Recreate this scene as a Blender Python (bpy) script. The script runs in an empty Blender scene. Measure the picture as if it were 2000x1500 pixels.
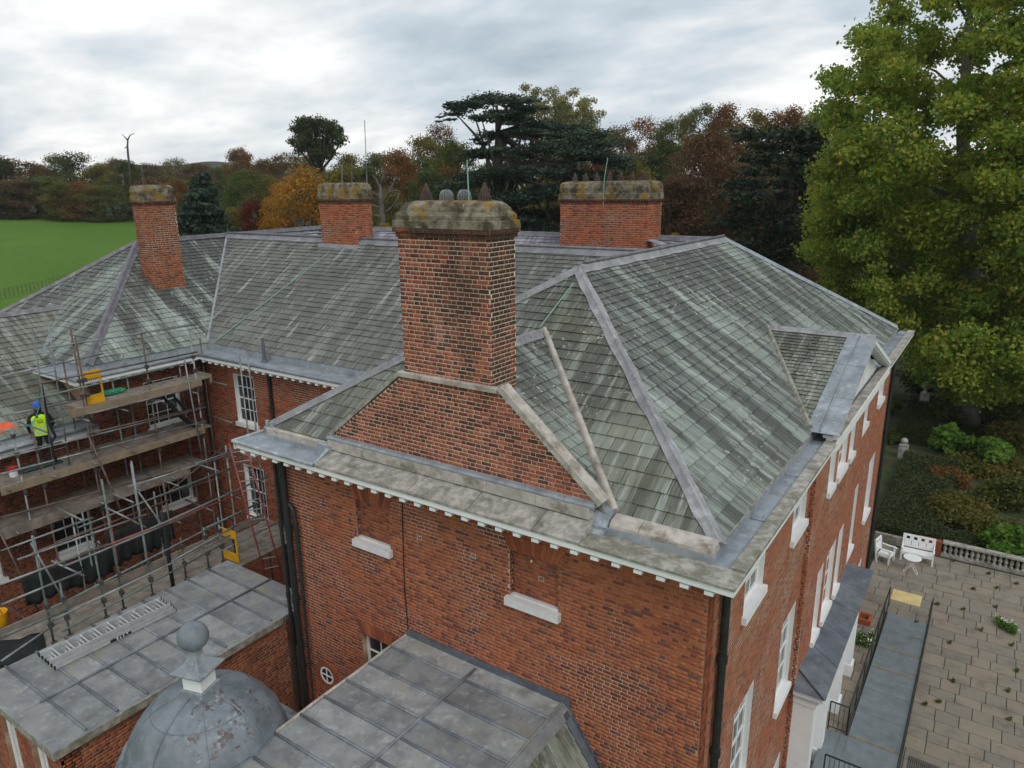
import bpy, math, random
import numpy as np
from mathutils import Matrix, Vector
random.seed(7); rng = np.random.default_rng(7)
R = math.radians
scene = bpy.context.scene
col = scene.collection

# ------------------------------------------------------------------ camera
CAMZ = 16.1; FPX = 1410.0
def cam_axes(y, p, r):
    f = np.array([math.sin(y)*math.cos(p), math.cos(y)*math.cos(p), -math.sin(p)])
    rt = np.array([math.cos(y), -math.sin(y), 0.0]); dn = np.cross(f, rt)
    r1 = rt*math.cos(r)+dn*math.sin(r); d1 = np.cross(f, r1)
    return np.array([r1, d1, f])
CM = cam_axes(R(-34.3), R(15.38), R(0.68))
cam_data = bpy.data.cameras.new('camera'); cam = bpy.data.objects.new('camera', cam_data); col.objects.link(cam)
cam_data.sensor_fit = 'HORIZONTAL'; cam_data.sensor_width = 36.0; cam_data.lens = 36.0*FPX/2000.0
cam_data.clip_start = 0.1; cam_data.clip_end = 6000
mw = Matrix.Identity(4)
for i in range(3):
    mw[i][0] = CM[0][i]; mw[i][1] = -CM[1][i]; mw[i][2] = -CM[2][i]
mw[2][3] = CAMZ
cam.matrix_world = mw
scene.camera = cam
# photograph pixel (2000 x 1500) -> point on a plane of known position
C0 = np.array([0, 0, CAMZ])
def ray(px, py): return np.array([(px-1000)/FPX, (py-750)/FPX, 1.0]) @ CM
def onx(px, py, v): d = ray(px, py); return C0+d*(v/d[0])
def ony(px, py, v): d = ray(px, py); return C0+d*(v/d[1])
def onz(px, py, v): d = ray(px, py); return C0+d*((v-CAMZ)/d[2])
def onplane(px, py, p0, n):
    d = ray(px, py); n = np.array(n, float); return C0+d*(((np.array(p0)-C0) @ n)/(d @ n))
def at_dist(px, py, dist):
    d = ray(px, py); return C0+d*(dist/math.hypot(d[0], d[1]))
def project(P):
    c = (np.asarray(P)-C0) @ CM.T
    return 1000+FPX*c[..., 0]/c[..., 2], 750+FPX*c[..., 1]/c[..., 2], c[..., 2]

# ------------------------------------------------------------------ sky, sun, exposure
SUN_EL, SUN_AZ = 46.0, 122.0     # azimuth measured from +Y towards +X
world = bpy.data.worlds.new('World'); scene.world = world; world.use_nodes = True
wt = world.node_tree; wt.nodes.clear()
def wn(t, **k):
    n = wt.nodes.new(t)
    for a, b in k.items(): setattr(n, a, b)
    return n
sky = wn('ShaderNodeTexSky', sky_type='NISHITA'); sky.sun_disc = False
sky.sun_elevation = R(SUN_EL); sky.sun_rotation = R(SUN_AZ); sky.air_density = 1.0; sky.dust_density = 2.0
tc = wn('ShaderNodeTexCoord'); sep = wn('ShaderNodeSeparateXYZ'); wt.links.new(tc.outputs['Generated'], sep.inputs[0])
def wmath(op, a, b=None, c=None):
    n = wn('ShaderNodeMath', operation=op)
    for i, v in enumerate((a, b, c)):
        if v is None: continue
        if isinstance(v, (int, float)): n.inputs[i].default_value = v
        else: wt.links.new(v, n.inputs[i])
    return n.outputs[0]
zc = wmath('ADD', wmath('MAXIMUM', sep.outputs[2], 0.0), 0.22)
comb = wn('ShaderNodeCombineXYZ')
wt.links.new(wmath('DIVIDE', sep.outputs[0], zc), comb.inputs[0]); wt.links.new(wmath('DIVIDE', sep.outputs[1], zc), comb.inputs[1])
mp = wn('ShaderNodeMapping'); mp.inputs['Rotation'].default_value = (0, 0, R(35)); mp.inputs['Scale'].default_value = (0.95, 1.35, 1)
mp.inputs['Location'].default_value = (1.3, 0.4, 0)
wt.links.new(comb.outputs[0], mp.inputs[0])
n1 = wn('ShaderNodeTexNoise'); n1.inputs['Scale'].default_value = 0.75; n1.inputs['Detail'].default_value = 6; n1.inputs['Roughness'].default_value = 0.52; n1.inputs['Distortion'].default_value = 0.35
n2 = wn('ShaderNodeTexNoise'); n2.inputs['Scale'].default_value = 2.6; n2.inputs['Detail'].default_value = 5; n2.inputs['Roughness'].default_value = 0.55
wt.links.new(mp.outputs[0], n1.inputs['Vector']); wt.links.new(mp.outputs[0], n2.inputs['Vector'])
cl = wmath('ADD', wmath('MULTIPLY', n1.outputs[0], 0.72), wmath('MULTIPLY', n2.outputs[0], 0.28))
ramp = wn('ShaderNodeValToRGB'); wt.links.new(cl, ramp.inputs[0])
SKYK = 11.5
cr = ramp.color_ramp; cr.elements[0].position = 0.33; cr.elements[0].color = (0.33, 0.41, 0.48, 1)
cr.elements[1].position = 0.64; cr.elements[1].color = (1.08, 1.06, 1.03, 1)
e = cr.elements.new(0.46); e.color = (0.55, 0.615, 0.665, 1)
e = cr.elements.new(0.54); e.color = (0.77, 0.79, 0.80, 1)
scl = wn('ShaderNodeVectorMath', operation='SCALE'); wt.links.new(ramp.outputs[0], scl.inputs[0]); scl.inputs['Scale'].default_value = SKYK
mixw = wn('ShaderNodeMix', data_type='RGBA'); mixw.inputs[0].default_value = 0.93
wt.links.new(sky.outputs[0], mixw.inputs[6]); wt.links.new(scl.outputs[0], mixw.inputs[7])
bg = wn('ShaderNodeBackground'); bg.inputs[1].default_value = 0.09
out = wn('ShaderNodeOutputWorld'); wt.links.new(mixw.outputs[2], bg.inputs[0]); wt.links.new(bg.outputs[0], out.inputs[0])
sl = bpy.data.lights.new('sun', 'SUN'); sl.energy = 1.0; sl.angle = R(30); sl.color = (1.0, 0.96, 0.9)
sun = bpy.data.objects.new('sun', sl); col.objects.link(sun); sun.location = (20, 0, 60)
sd = Vector((math.sin(R(SUN_AZ))*math.cos(R(SUN_EL)), math.cos(R(SUN_AZ))*math.cos(R(SUN_EL)), math.sin(R(SUN_EL))))
sun.rotation_euler = (-sd).to_track_quat('-Z', 'Y').to_euler()
scene.view_settings.view_transform = 'Standard'; scene.view_settings.look = 'None'
scene.view_settings.exposure = 0.2; scene.view_settings.gamma = 1.0
scene.render.engine = 'CYCLES'; scene.cycles.max_bounces = 5; scene.cycles.diffuse_bounces = 2; scene.cycles.transparent_max_bounces = 6

# ------------------------------------------------------------------ materials
MATS = {}
class NT:
    def __init__(s, name):
        s.m = bpy.data.materials.new(name); s.m.use_nodes = True; s.t = s.m.node_tree
        s.b = s.t.nodes['Principled BSDF']; MATS[name] = s.m
    def n(s, t, **k):
        n = s.t.nodes.new(t)
        for a, b in k.items(): setattr(n, a, b)
        return n
    def l(s, a, b): s.t.links.new(a, b)
    def put(s, v, sock):
        if isinstance(v, (int, float)): sock.default_value = v
        elif isinstance(v, tuple): sock.default_value = v if len(v) == len(sock.default_value) else (*v, 1)
        else: s.l(v, sock)
    def math(s, op, a, b=0.0, c=0.0, clamp=False):
        n = s.n('ShaderNodeMath', operation=op); n.use_clamp = clamp
        for i, v in enumerate((a, b, c)): s.put(v, n.inputs[i])
        return n.outputs[0]
    def mix(s, f, a, b, mode='MIX'):
        n = s.n('ShaderNodeMix', data_type='RGBA', blend_type=mode)
        s.put(f, n.inputs[0]); s.put(a, n.inputs[6]); s.put(b, n.inputs[7]); return n.outputs[2]
    def pos(s):
        return s.n('ShaderNodeNewGeometry').outputs['Position']
    def noise(s, scale, detail=4, rough=0.55, vec=None, stretch=None, dist=0.0):
        v = vec if vec is not None else s.pos()
        if stretch:
            m = s.n('ShaderNodeMapping'); m.inputs['Scale'].default_value = stretch; s.l(v, m.inputs[0]); v = m.outputs[0]
        n = s.n('ShaderNodeTexNoise'); n.inputs['Scale'].default_value = scale; n.inputs['Detail'].default_value = detail
        n.inputs['Roughness'].default_value = rough; n.inputs['Distortion'].default_value = dist; s.l(v, n.inputs['Vector']); return n.outputs[0]
    def band(s, v, lo, hi):
        n = s.n('ShaderNodeMapRange'); n.interpolation_type = 'SMOOTHSTEP'
        s.put(v, n.inputs[0]); n.inputs[1].default_value = lo; n.inputs[2].default_value = hi; return n.outputs[0]
    def ramp(s, f, stops, const=False):
        n = s.n('ShaderNodeValToRGB'); r = n.color_ramp
        if const: r.interpolation = 'CONSTANT'
        r.elements[0].position = stops[0][0]; r.elements[0].color = (*stops[0][1], 1)
        r.elements[1].position = stops[-1][0]; r.elements[1].color = (*stops[-1][1], 1)
        for p, c in stops[1:-1]:
            e = r.elements.new(p); e.color = (*c, 1)
        s.put(f, n.inputs[0]); return n.outputs[0]
    def rnd(s):          # piece value: face attribute on joined pieces, object random on single ones
        a = s.n('ShaderNodeAttribute', attribute_name='rnd').outputs['Fac']
        o = s.n('ShaderNodeObjectInfo').outputs['Random']
        return s.math('FRACT', s.math('ADD', a, o))
    def finish(s, colour, rough=0.8, metal=0.0, bump=None, spec=0.5, normal_dist=0.02):
        s.put(colour, s.b.inputs['Base Color']); s.put(rough, s.b.inputs['Roughness']); s.put(metal, s.b.inputs['Metallic'])
        s.b.inputs['Specular IOR Level'].default_value = spec
        if bump is not None:
            n = s.n('ShaderNodeBump'); n.inputs['Strength'].default_value = bump[1]; n.inputs['Distance'].default_value = normal_dist
            s.l(bump[0], n.inputs['Height']); s.l(n.outputs[0], s.b.inputs['Normal'])
        return s.m
def simple(name, c, rough=0.7, var=0.15, scale=6.0, metal=0.0, bump=0.0, dirt=None, spec=0.4, stretch=None):
    k = NT(name); f = k.noise(scale, 5, 0.6, stretch=stretch)
    lo = tuple(x*(1-var) for x in c); hi = tuple(min(1, x*(1+var)) for x in c)
    cc = k.mix(k.band(f, 0.3, 0.7), lo, hi)
    if dirt:
        dc, ds, d0, d1 = dirt[:4]; st = dirt[4] if len(dirt) > 4 else None
        cc = k.mix(k.band(k.noise(ds, 6, 0.65, stretch=st), d0, d1), cc, dc)
    return k.finish(cc, rough, metal, (f, bump) if bump else None, spec)

def brick_mat(name, reds, soot=None, pale=0.0, wash=0.0):
    k = NT(name); f = k.rnd()
    c = k.ramp(f, reds, True)
    c = k.mix(0.35, c, k.mix(k.band(k.noise(14, 5, 0.7), 0.3, 0.7), (0.45, 0.45, 0.45), (1.35, 1.3, 1.25)), 'MULTIPLY')
    big = k.noise(0.55, 4, 0.6)
    c = k.mix(k.band(big, 0.42, 0.68), c, k.mix(1.0, c, (0.62, 0.56, 0.56), 'MULTIPLY'))
    if soot:
        m = k.band(k.noise(soot[0], 5, 0.62, stretch=(1, 1, 0.6)), soot[1], soot[2])
        c = k.mix(k.math('MULTIPLY', m, soot[3]), c, (0.05, 0.034, 0.026))
    if pale:
        m = k.band(k.noise(1.6, 5, 0.65, stretch=(1.3, 1.3, 0.45)), 0.60, 0.76)
        c = k.mix(k.math('MULTIPLY', m, pale), c, (0.42, 0.33, 0.29))
    if wash:
        m = k.band(k.noise(0.9, 4, 0.6), 0.35, 0.7)
        c = k.mix(k.math('MULTIPLY', m, wash), c, (0.33, 0.10, 0.05))
    return k.finish(c, 0.9, 0, (k.noise(60, 3), 0.25), 0.25, 0.004)
RED = [(0.0, (0.36, 0.115, 0.052)), (0.18, (0.40, 0.125, 0.056)), (0.36, (0.31, 0.09, 0.045)), (0.5, (0.43, 0.14, 0.064)), (0.62, (0.22, 0.066, 0.042)),
       (0.74, (0.38, 0.115, 0.055)), (0.83, (0.16, 0.056, 0.044)), (0.91, (0.11, 0.066, 0.064)), (0.945, (0.28, 0.08, 0.045)), (1.0, (0.28, 0.08, 0.045))]
CHR = [(0.0, (0.36, 0.11, 0.065)), (0.14, (0.29, 0.085, 0.052)), (0.30, (0.41, 0.135, 0.078)), (0.44, (0.22, 0.07, 0.048)), (0.56, (0.15, 0.055, 0.042)),
       (0.68, (0.33, 0.10, 0.058)), (0.84, (0.13, 0.055, 0.042)), (0.90, (0.31, 0.10, 0.062)), (0.965, (0.085, 0.048, 0.04)), (1.0, (0.085, 0.048, 0.04))]
ORG = [(0.0, (0.31, 0.105, 0.05)), (0.2, (0.25, 0.08, 0.042)), (0.4, (0.36, 0.13, 0.065)), (0.6, (0.20, 0.068, 0.042)), (0.75, (0.29, 0.105, 0.06)), (0.9, (0.16, 0.06, 0.045)), (1.0, (0.16, 0.06, 0.045))]
brick_mat('brick_red', RED, wash=0.45)
brick_mat('brick_chimney', CHR, soot=(1.1, 0.47, 0.66, 0.75), pale=0.5)
brick_mat('brick_sooty', CHR, soot=(1.3, 0.25, 0.5, 0.85), pale=0.1)
brick_mat('brick_gable', CHR, soot=(0.9, 0.58, 0.8, 0.4), pale=0.35)
brick_mat('brick_far', RED, soot=(0.8, 0.52, 0.75, 0.7), wash=0.4)
brick_mat('brick_orange', ORG, pale=0.2)
RED_SHADED = [(p, tuple(v*0.6 for v in c)) for p, c in RED]  # same reds dimmed: courtyard shade painted into the brick colour
brick_mat('brick_shaded', RED_SHADED)
simple('mortar', (0.60, 0.49, 0.39), 0.95, 0.12, 9.0, bump=0.2, dirt=((0.42, 0.32, 0.24), 0.8, 0.5, 0.75))
simple('mortar_red', (0.33, 0.19, 0.12), 0.95, 0.25, 3.0, dirt=((0.56, 0.44, 0.34), 0.55, 0.47, 0.62))
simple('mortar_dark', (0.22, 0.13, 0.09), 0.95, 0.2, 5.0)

def slate_mat(name, base, streak_dark, moss, lich=0.0, amount=0.75, purple=False):
    k = NT(name); g = k.n('ShaderNodeNewGeometry')
    sn = k.n('ShaderNodeSeparateXYZ'); k.l(g.outputs['True Normal'], sn.inputs[0]); sp = k.n('ShaderNodeSeparateXYZ'); k.l(g.outputs['Position'], sp.inputs[0])
    sel = k.math('GREATER_THAN', k.math('ABSOLUTE', sn.outputs[0]), k.math('ABSOLUTE', sn.outputs[1]))
    across = k.math('ADD', k.math('MULTIPLY', sel, sp.outputs[1]), k.math('MULTIPLY', k.math('SUBTRACT', 1.0, sel), sp.outputs[0]))
    cv = k.n('ShaderNodeCombineXYZ'); k.l(across, cv.inputs[0]); k.l(k.math('MULTIPLY', sp.outputs[2], 0.16), cv.inputs[1]); k.l(k.math('MULTIPLY', sel, 37.0), cv.inputs[2])
    c = k.ramp(k.rnd(), base)
    c = k.mix(0.5, c, k.mix(k.noise(9, 5, 0.7), (0.8, 0.8, 0.8), (1.85, 1.85, 1.85)), 'MULTIPLY')
    s1 = k.noise(1.7, 6, 0.68, cv.outputs[0], dist=0.2); s2 = k.noise(9.0, 5, 0.65, cv.outputs[0]); big = k.noise(0.32, 3, 0.5)
    sv = k.math('ADD', k.math('MULTIPLY', s1, 0.62), k.math('ADD', k.math('MULTIPLY', s2, 0.3), k.math('MULTIPLY', big, 0.28)))
    m = k.band(sv, 0.535, 0.635)
    c = k.mix(k.math('MULTIPLY', m, amount), c, streak_dark)
    pale = k.band(k.noise(4.2, 6, 0.7, cv.outputs[0]), 0.53, 0.68)
    c = k.mix(k.math('MULTIPLY', pale, 0.55), c, (0.47, 0.51, 0.48) if not purple else (0.42, 0.41, 0.46))
    mo = k.band(k.noise(0.7, 5, 0.65), 0.5, 0.72)
    c = k.mix(k.math('MULTIPLY', mo, 0.45), c, moss)
    if lich:
        li = k.band(k.noise(7.5, 3, 0.8), 0.60, 0.68)
        lm = k.band(k.noise(0.35, 2, 0.5), 0.48, 0.62)
        c = k.mix(k.math('MULTIPLY', k.math('MULTIPLY', li, lm), lich), c, (0.55, 0.56, 0.52))
    return k.finish(c, 0.62, 0, (k.noise(25, 4), 0.3), 0.4, 0.006)
SLB = [(0.0, (0.185, 0.215, 0.19)), (0.3, (0.24, 0.275, 0.25)), (0.6, (0.165, 0.188, 0.168)), (1.0, (0.215, 0.24, 0.21))]
SLG = [(0.0, (0.165, 0.18, 0.147)), (0.3, (0.205, 0.222, 0.187)), (0.6, (0.14, 0.15, 0.122)), (1.0, (0.18, 0.19, 0.155))]
SLK = [(0.0, (0.135, 0.138, 0.127)), (0.3, (0.17, 0.175, 0.16)), (0.6, (0.115, 0.117, 0.107)), (1.0, (0.148, 0.15, 0.135))]
SLP = [(0.0, (0.22, 0.21, 0.25)), (0.3, (0.30, 0.29, 0.33)), (0.6, (0.17, 0.165, 0.20)), (1.0, (0.26, 0.255, 0.285))]
slate_mat('slate_green', SLB, (0.05, 0.051, 0.047), (0.12, 0.125, 0.09), 1.0, 0.88)
slate_mat('slate_mossy', SLG, (0.055, 0.053, 0.043), (0.125, 0.125, 0.08), 0.8, 0.75)
slate_mat('slate_dark', SLK, (0.06, 0.057, 0.052), (0.11, 0.105, 0.085), 0.5, 0.5)
slate_mat('slate_purple', SLP, (0.07, 0.065, 0.08), (0.15, 0.15, 0.15), 0.3, 0.6, True)
simple('slate_bed', (0.03, 0.03, 0.028), 0.95)
def lead_mat(name, c, stains, pale=(0.48, 0.53, 0.58), algae=0.5, rough=0.5):
    k = NT(name); f = k.noise(2.2, 6, 0.65)
    cc = k.mix(k.band(f, 0.3, 0.7), tuple(x*0.72 for x in c), tuple(x*1.28 for x in c))
    cc = k.mix(k.math('MULTIPLY', k.band(k.noise(4.5, 6, 0.7), 0.52, 0.7), 0.55), cc, pale)
    if algae: cc = k.mix(k.math('MULTIPLY', k.band(k.noise(1.1, 5, 0.7), 0.54, 0.7), algae), cc, (0.19, 0.175, 0.09))
    if stains: cc = k.mix(k.math('MULTIPLY', k.band(k.noise(5.0, 6, 0.75, stretch=(1.6, 0.7, 0.5)), 0.60, 0.66), stains), cc, (0.13, 0.10, 0.10))
    sep = k.rnd(); cc = k.mix(0.6, cc, k.mix(sep, (0.65, 0.66, 0.69), (1.38, 1.35, 1.3)), 'MULTIPLY')
    return k.finish(cc, rough, 0.0, (k.noise(3.5, 4), 0.25), 0.5, 0.02)
lead_mat('lead', (0.25, 0.28, 0.31), 0.35, algae=0.25)
lead_mat('lead_flat', (0.225, 0.235, 0.24), 0.35, pale=(0.44, 0.46, 0.47), algae=0.6)
lead_mat('lead_dome', (0.155, 0.185, 0.21), 0.0, pale=(0.25, 0.29, 0.32), algae=0.12, rough=0.5)
lead_mat('lead_stain', (0.165, 0.195, 0.22), 0.0, algae=0.1)
kk = MATS['lead_stain'].node_tree; bs_ = kk.nodes['Principled BSDF']; src = bs_.inputs['Base Color'].links[0].from_socket
nz = kk.nodes.new('ShaderNodeTexNoise'); nz.inputs['Scale'].default_value = 5.5; nz.inputs['Detail'].default_value = 7; nz.inputs['Roughness'].default_value = 0.72
mr = kk.nodes.new('ShaderNodeMapRange'); mr.inputs[1].default_value = 0.53; mr.inputs[2].default_value = 0.58; mx = kk.nodes.new('ShaderNodeMix'); mx.data_type = 'RGBA'; gp = kk.nodes.new('ShaderNodeNewGeometry')
kk.links.new(gp.outputs['Position'], nz.inputs['Vector']); kk.links.new(nz.outputs[0], mr.inputs[0]); kk.links.new(mr.outputs[0], mx.inputs[0]); kk.links.new(src, mx.inputs[6]); mx.inputs[7].default_value = (0.10, 0.075, 0.075, 1); kk.links.new(mx.outputs[2], bs_.inputs['Base Color'])
lead_mat('lead_hip', (0.22, 0.225, 0.24), 0.85, pale=(0.44, 0.46, 0.49), algae=0.15, rough=0.55)
lead_mat('lead_ridge', (0.13, 0.125, 0.145), 0.3, pale=(0.3, 0.3, 0.33), algae=0.1, rough=0.55)
lead_mat('lead_gutter', (0.30, 0.34, 0.375), 0.5, pale=(0.55, 0.6, 0.65), algae=0.3)
lead_mat('lead_dark', (0.10, 0.115, 0.14), 0.5, pale=(0.2, 0.22, 0.25), algae=0.1)
simple('stone', (0.34, 0.318, 0.29), 0.9, 0.3, 7.0, bump=0.4, dirt=((0.15, 0.142, 0.12), 2.6, 0.44, 0.7))
lead_mat('lead_roll', (0.15, 0.17, 0.195), 0.3, pale=(0.28, 0.31, 0.34), algae=0.2)
simple('stone_pale', (0.42, 0.385, 0.345), 0.9, 0.2, 4.0, bump=0.3, dirt=((0.20, 0.175, 0.14), 2.2, 0.5, 0.68))
simple('stone_moss', (0.29, 0.28, 0.245), 0.9, 0.35, 8.0, bump=0.4, dirt=((0.16, 0.155, 0.11), 3.0, 0.42, 0.68))
k = NT('chimney_cap'); f = k.noise(3.2, 6, 0.7)
c = k.mix(k.band(f, 0.38, 0.68), (0.06, 0.05, 0.034), (0.27, 0.24, 0.18))
c = k.mix(k.math('MULTIPLY', k.band(k.noise(2.1, 6, 0.72), 0.5, 0.62), 0.8), c, (0.24, 0.15, 0.02))
c = k.mix(k.math('MULTIPLY', k.band(k.noise(7, 5, 0.75), 0.60, 0.68), 0.8), c, (0.055, 0.05, 0.04))
c = k.mix(k.math('MULTIPLY', k.band(k.noise(11, 3, 0.7), 0.66, 0.72), 0.8), c, (0.55, 0.53, 0.47))
k.finish(c, 0.95, 0, (f, 0.7), 0.2, 0.03)
simple('white_paint', (0.80, 0.81, 0.81), 0.45, 0.04, 2.0, dirt=((0.58, 0.58, 0.56), 3.0, 0.62, 0.8))
simple('white_stone', (0.66, 0.66, 0.66), 0.7, 0.08, 3.0, dirt=((0.45, 0.44, 0.42), 2.4, 0.55, 0.75))
simple('grey_dentil', (0.55, 0.55, 0.55), 0.7, 0.1, 3.0)
k = NT('glass'); k.finish(k.mix(k.noise(1.3, 3), (0.012, 0.014, 0.016), (0.05, 0.055, 0.06)), 0.06, 0, None, 0.6)
simple('black_iron', (0.022, 0.025, 0.026), 0.45, 0.3, 8.0)
simple('galvanised', (0.20, 0.22, 0.225), 0.5, 0.45, 2.2, metal=0.3, dirt=((0.16, 0.12, 0.09), 3.0, 0.55, 0.7))
simple('tube_rust', (0.13, 0.085, 0.07), 0.6, 0.3, 5.0, metal=0.3)
simple('tube_green', (0.13, 0.175, 0.165), 0.55, 0.25, 5.0, metal=0.3)
simple('tube_red', (0.22, 0.055, 0.05), 0.55, 0.3, 4.0)
simple('coupler', (0.10, 0.10, 0.10), 0.55, 0.4, 15.0, metal=0.6)
simple('board', (0.20, 0.175, 0.145), 0.85, 0.3, 3.5, dirt=((0.14, 0.115, 0.09), 1.6, 0.5, 0.72), bump=0.2)
simple('board_new', (0.24, 0.19, 0.13), 0.8, 0.2, 3.0, dirt=((0.25, 0.18, 0.11), 2.0, 0.5, 0.75))
simple('yellow', (0.72, 0.37, 0.01), 0.45, 0.08, 4.0)
simple('aluminium', (0.62, 0.64, 0.65), 0.35, 0.1, 6.0, metal=0.6)
simple('rubber', (0.015, 0.015, 0.016), 0.7)
simple('net_dark', (0.012, 0.016, 0.016), 0.9, 0.4, 5.0)
simple('netting', (0.06, 0.06, 0.055), 0.9, 0.4, 3.0)
simple('copper_green', (0.22, 0.42, 0.34), 0.6, 0.15, 8.0)
simple('terracotta', (0.07, 0.048, 0.042), 0.85, 0.4, 14.0)
simple('wire_mesh', (0.22, 0.24, 0.25), 0.5, 0.2, 30.0, metal=0.4)
simple('ramp_grey', (0.17, 0.20, 0.215), 0.75, 0.12, 3.0, dirt=((0.10, 0.115, 0.12), 1.4, 0.5, 0.8))
simple('tactile_yellow', (0.62, 0.50, 0.24), 0.8, 0.1, 4.0)
simple('ochre_strip', (0.26, 0.20, 0.10), 0.8, 0.2, 5.0)
simple('red_plastic', (0.35, 0.03, 0.02), 0.4)
simple('hivis', (0.50, 0.80, 0.01), 0.6, 0.05, 4.0)
simple('reflective', (0.50, 0.56, 0.53), 0.35)
simple('black_cloth', (0.012, 0.012, 0.015), 0.85)
simple('navy_cloth', (0.018, 0.026, 0.034), 0.85)
simple('skin', (0.36, 0.19, 0.135), 0.6)
simple('blue_helmet', (0.015, 0.10, 0.52), 0.3)
simple('green_rope', (0.03, 0.30, 0.17), 0.7)
simple('orange_plastic', (0.75, 0.10, 0.03), 0.5)
simple('dark_green_sheet', (0.025, 0.05, 0.048), 0.7)
simple('dark_slot', (0.015, 0.015, 0.014), 0.9)
k = NT('flagstone'); c = k.ramp(k.rnd(), [(0, (0.23, 0.205, 0.165)), (0.3, (0.26, 0.228, 0.18)), (0.6, (0.205, 0.19, 0.158)), (0.8, (0.275, 0.228, 0.175)), (1, (0.22, 0.2, 0.162))])
c = k.mix(k.math('MULTIPLY', k.band(k.noise(1.3, 6, 0.7), 0.45, 0.75), 0.7), c, (0.10, 0.096, 0.078))
c = k.mix(k.math('MULTIPLY', k.band(k.noise(4.5, 5, 0.75), 0.64, 0.72), 0.6), c, (0.36, 0.35, 0.31))
k.finish(c, 0.9, 0, (k.noise(12, 5), 0.35), 0.25, 0.01)
simple('joint_soil', (0.035, 0.035, 0.022), 0.95, 0.3, 5.0, dirt=((0.04, 0.07, 0.02), 2.5, 0.52, 0.66))
k = NT('grass'); gpos = k.pos()
c = k.mix(k.band(k.noise(0.05, 4, 0.6), 0.3, 0.7), (0.075, 0.15, 0.02), (0.10, 0.19, 0.03))
c = k.mix(k.math('MULTIPLY', k.band(k.noise(0.9, 6, 0.75), 0.4, 0.7), 0.5), c, (0.06, 0.12, 0.018))
k.finish(c, 0.95, 0, (k.noise(1.5, 6), 0.6), 0.1, 0.15)
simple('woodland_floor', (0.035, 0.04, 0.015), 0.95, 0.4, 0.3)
simple('garden_soil', (0.05, 0.05, 0.025), 0.95, 0.4, 1.2, dirt=((0.045, 0.075, 0.018), 0.8, 0.45, 0.6))
simple('bark', (0.085, 0.07, 0.055), 0.95, 0.4, 3.0, bump=0.5)
simple('bark_pale', (0.20, 0.185, 0.15), 0.9, 0.35, 1.5, bump=0.3)
simple('bark_dead', (0.095, 0.085, 0.078), 0.9, 0.3, 2.0)
def leaf_mat(name, cols, trans=0.45, var=0.5):
    k = NT(name); f = k.rnd(); cols = [tuple(v*1.12 for v in c) for c in cols]
    c = k.ramp(f, [(i/(len(cols)-1), x) for i, x in enumerate(cols)])
    k.put(c, k.b.inputs['Base Color']); k.b.inputs['Roughness'].default_value = 0.6; k.b.inputs['Specular IOR Level'].default_value = 0.2
    tr = k.n('ShaderNodeBsdfTranslucent'); k.l(k.mix(0.5, c, (0.9, 1.0, 0.5), 'MULTIPLY'), tr.inputs[0])
    ms = k.n('ShaderNodeMixShader'); ms.inputs[0].default_value = trans
    o = k.t.nodes['Material Output']; k.l(k.b.outputs[0], ms.inputs[1]); k.l(tr.outputs[0], ms.inputs[2]); k.l(ms.outputs[0], o.inputs[0])
    return k.m
leaf_mat('leaf_plane', [(0.13, 0.20, 0.034), (0.20, 0.28, 0.045), (0.28, 0.36, 0.06), (0.34, 0.37, 0.055), (0.23, 0.31, 0.05), (0.42, 0.34, 0.045)], 0.55)
leaf_mat('leaf_dark', [(0.034, 0.05, 0.018), (0.05, 0.07, 0.022), (0.07, 0.085, 0.026), (0.095, 0.095, 0.03)])
leaf_mat('leaf_mid', [(0.05, 0.08, 0.02), (0.075, 0.105, 0.024), (0.105, 0.13, 0.028), (0.14, 0.135, 0.03)])
leaf_mat('leaf_olive', [(0.085, 0.09, 0.024), (0.125, 0.12, 0.028), (0.165, 0.14, 0.03), (0.21, 0.155, 0.032)])
leaf_mat('leaf_brown', [(0.085, 0.06, 0.026), (0.125, 0.08, 0.03), (0.17, 0.095, 0.034), (0.105, 0.085, 0.03)])
leaf_mat('leaf_rust', [(0.13, 0.065, 0.026), (0.19, 0.09, 0.028), (0.25, 0.115, 0.028), (0.14, 0.10, 0.03)])
leaf_mat('leaf_orange', [(0.28, 0.13, 0.016), (0.38, 0.17, 0.02), (0.46, 0.22, 0.026), (0.22, 0.14, 0.025)])
leaf_mat('leaf_red', [(0.10, 0.022, 0.014), (0.15, 0.03, 0.016), (0.12, 0.045, 0.018)])
leaf_mat('leaf_copper', [(0.08, 0.046, 0.028), (0.115, 0.062, 0.03), (0.145, 0.078, 0.034), (0.09, 0.058, 0.028)])
leaf_mat('leaf_cedar', [(0.024, 0.042, 0.03), (0.036, 0.056, 0.038), (0.05, 0.072, 0.046), (0.042, 0.064, 0.04)], 0.2)
leaf_mat('leaf_pine', [(0.02, 0.032, 0.02), (0.03, 0.045, 0.024), (0.042, 0.058, 0.028)], 0.15)
leaf_mat('leaf_hedge', [(0.022, 0.034, 0.012), (0.034, 0.05, 0.016), (0.05, 0.065, 0.022), (0.06, 0.055, 0.03)], 0.2)
leaf_mat('leaf_bright', [(0.08, 0.17, 0.025), (0.11, 0.22, 0.03), (0.15, 0.26, 0.04), (0.07, 0.14, 0.025)])
leaf_mat('leaf_pale', [(0.20, 0.20, 0.08), (0.26, 0.25, 0.10), (0.30, 0.27, 0.11), (0.16, 0.17, 0.06)], 0.5)
leaf_mat('leaf_yellow', [(0.25, 0.17, 0.01), (0.32, 0.22, 0.012), (0.14, 0.13, 0.016)])
leaf_mat('petal_white', [(0.75, 0.74, 0.7), (0.85, 0.84, 0.8)], 0.2)
leaf_mat('petal_orange', [(0.6, 0.25, 0.05), (0.7, 0.4, 0.15)], 0.2)

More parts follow.
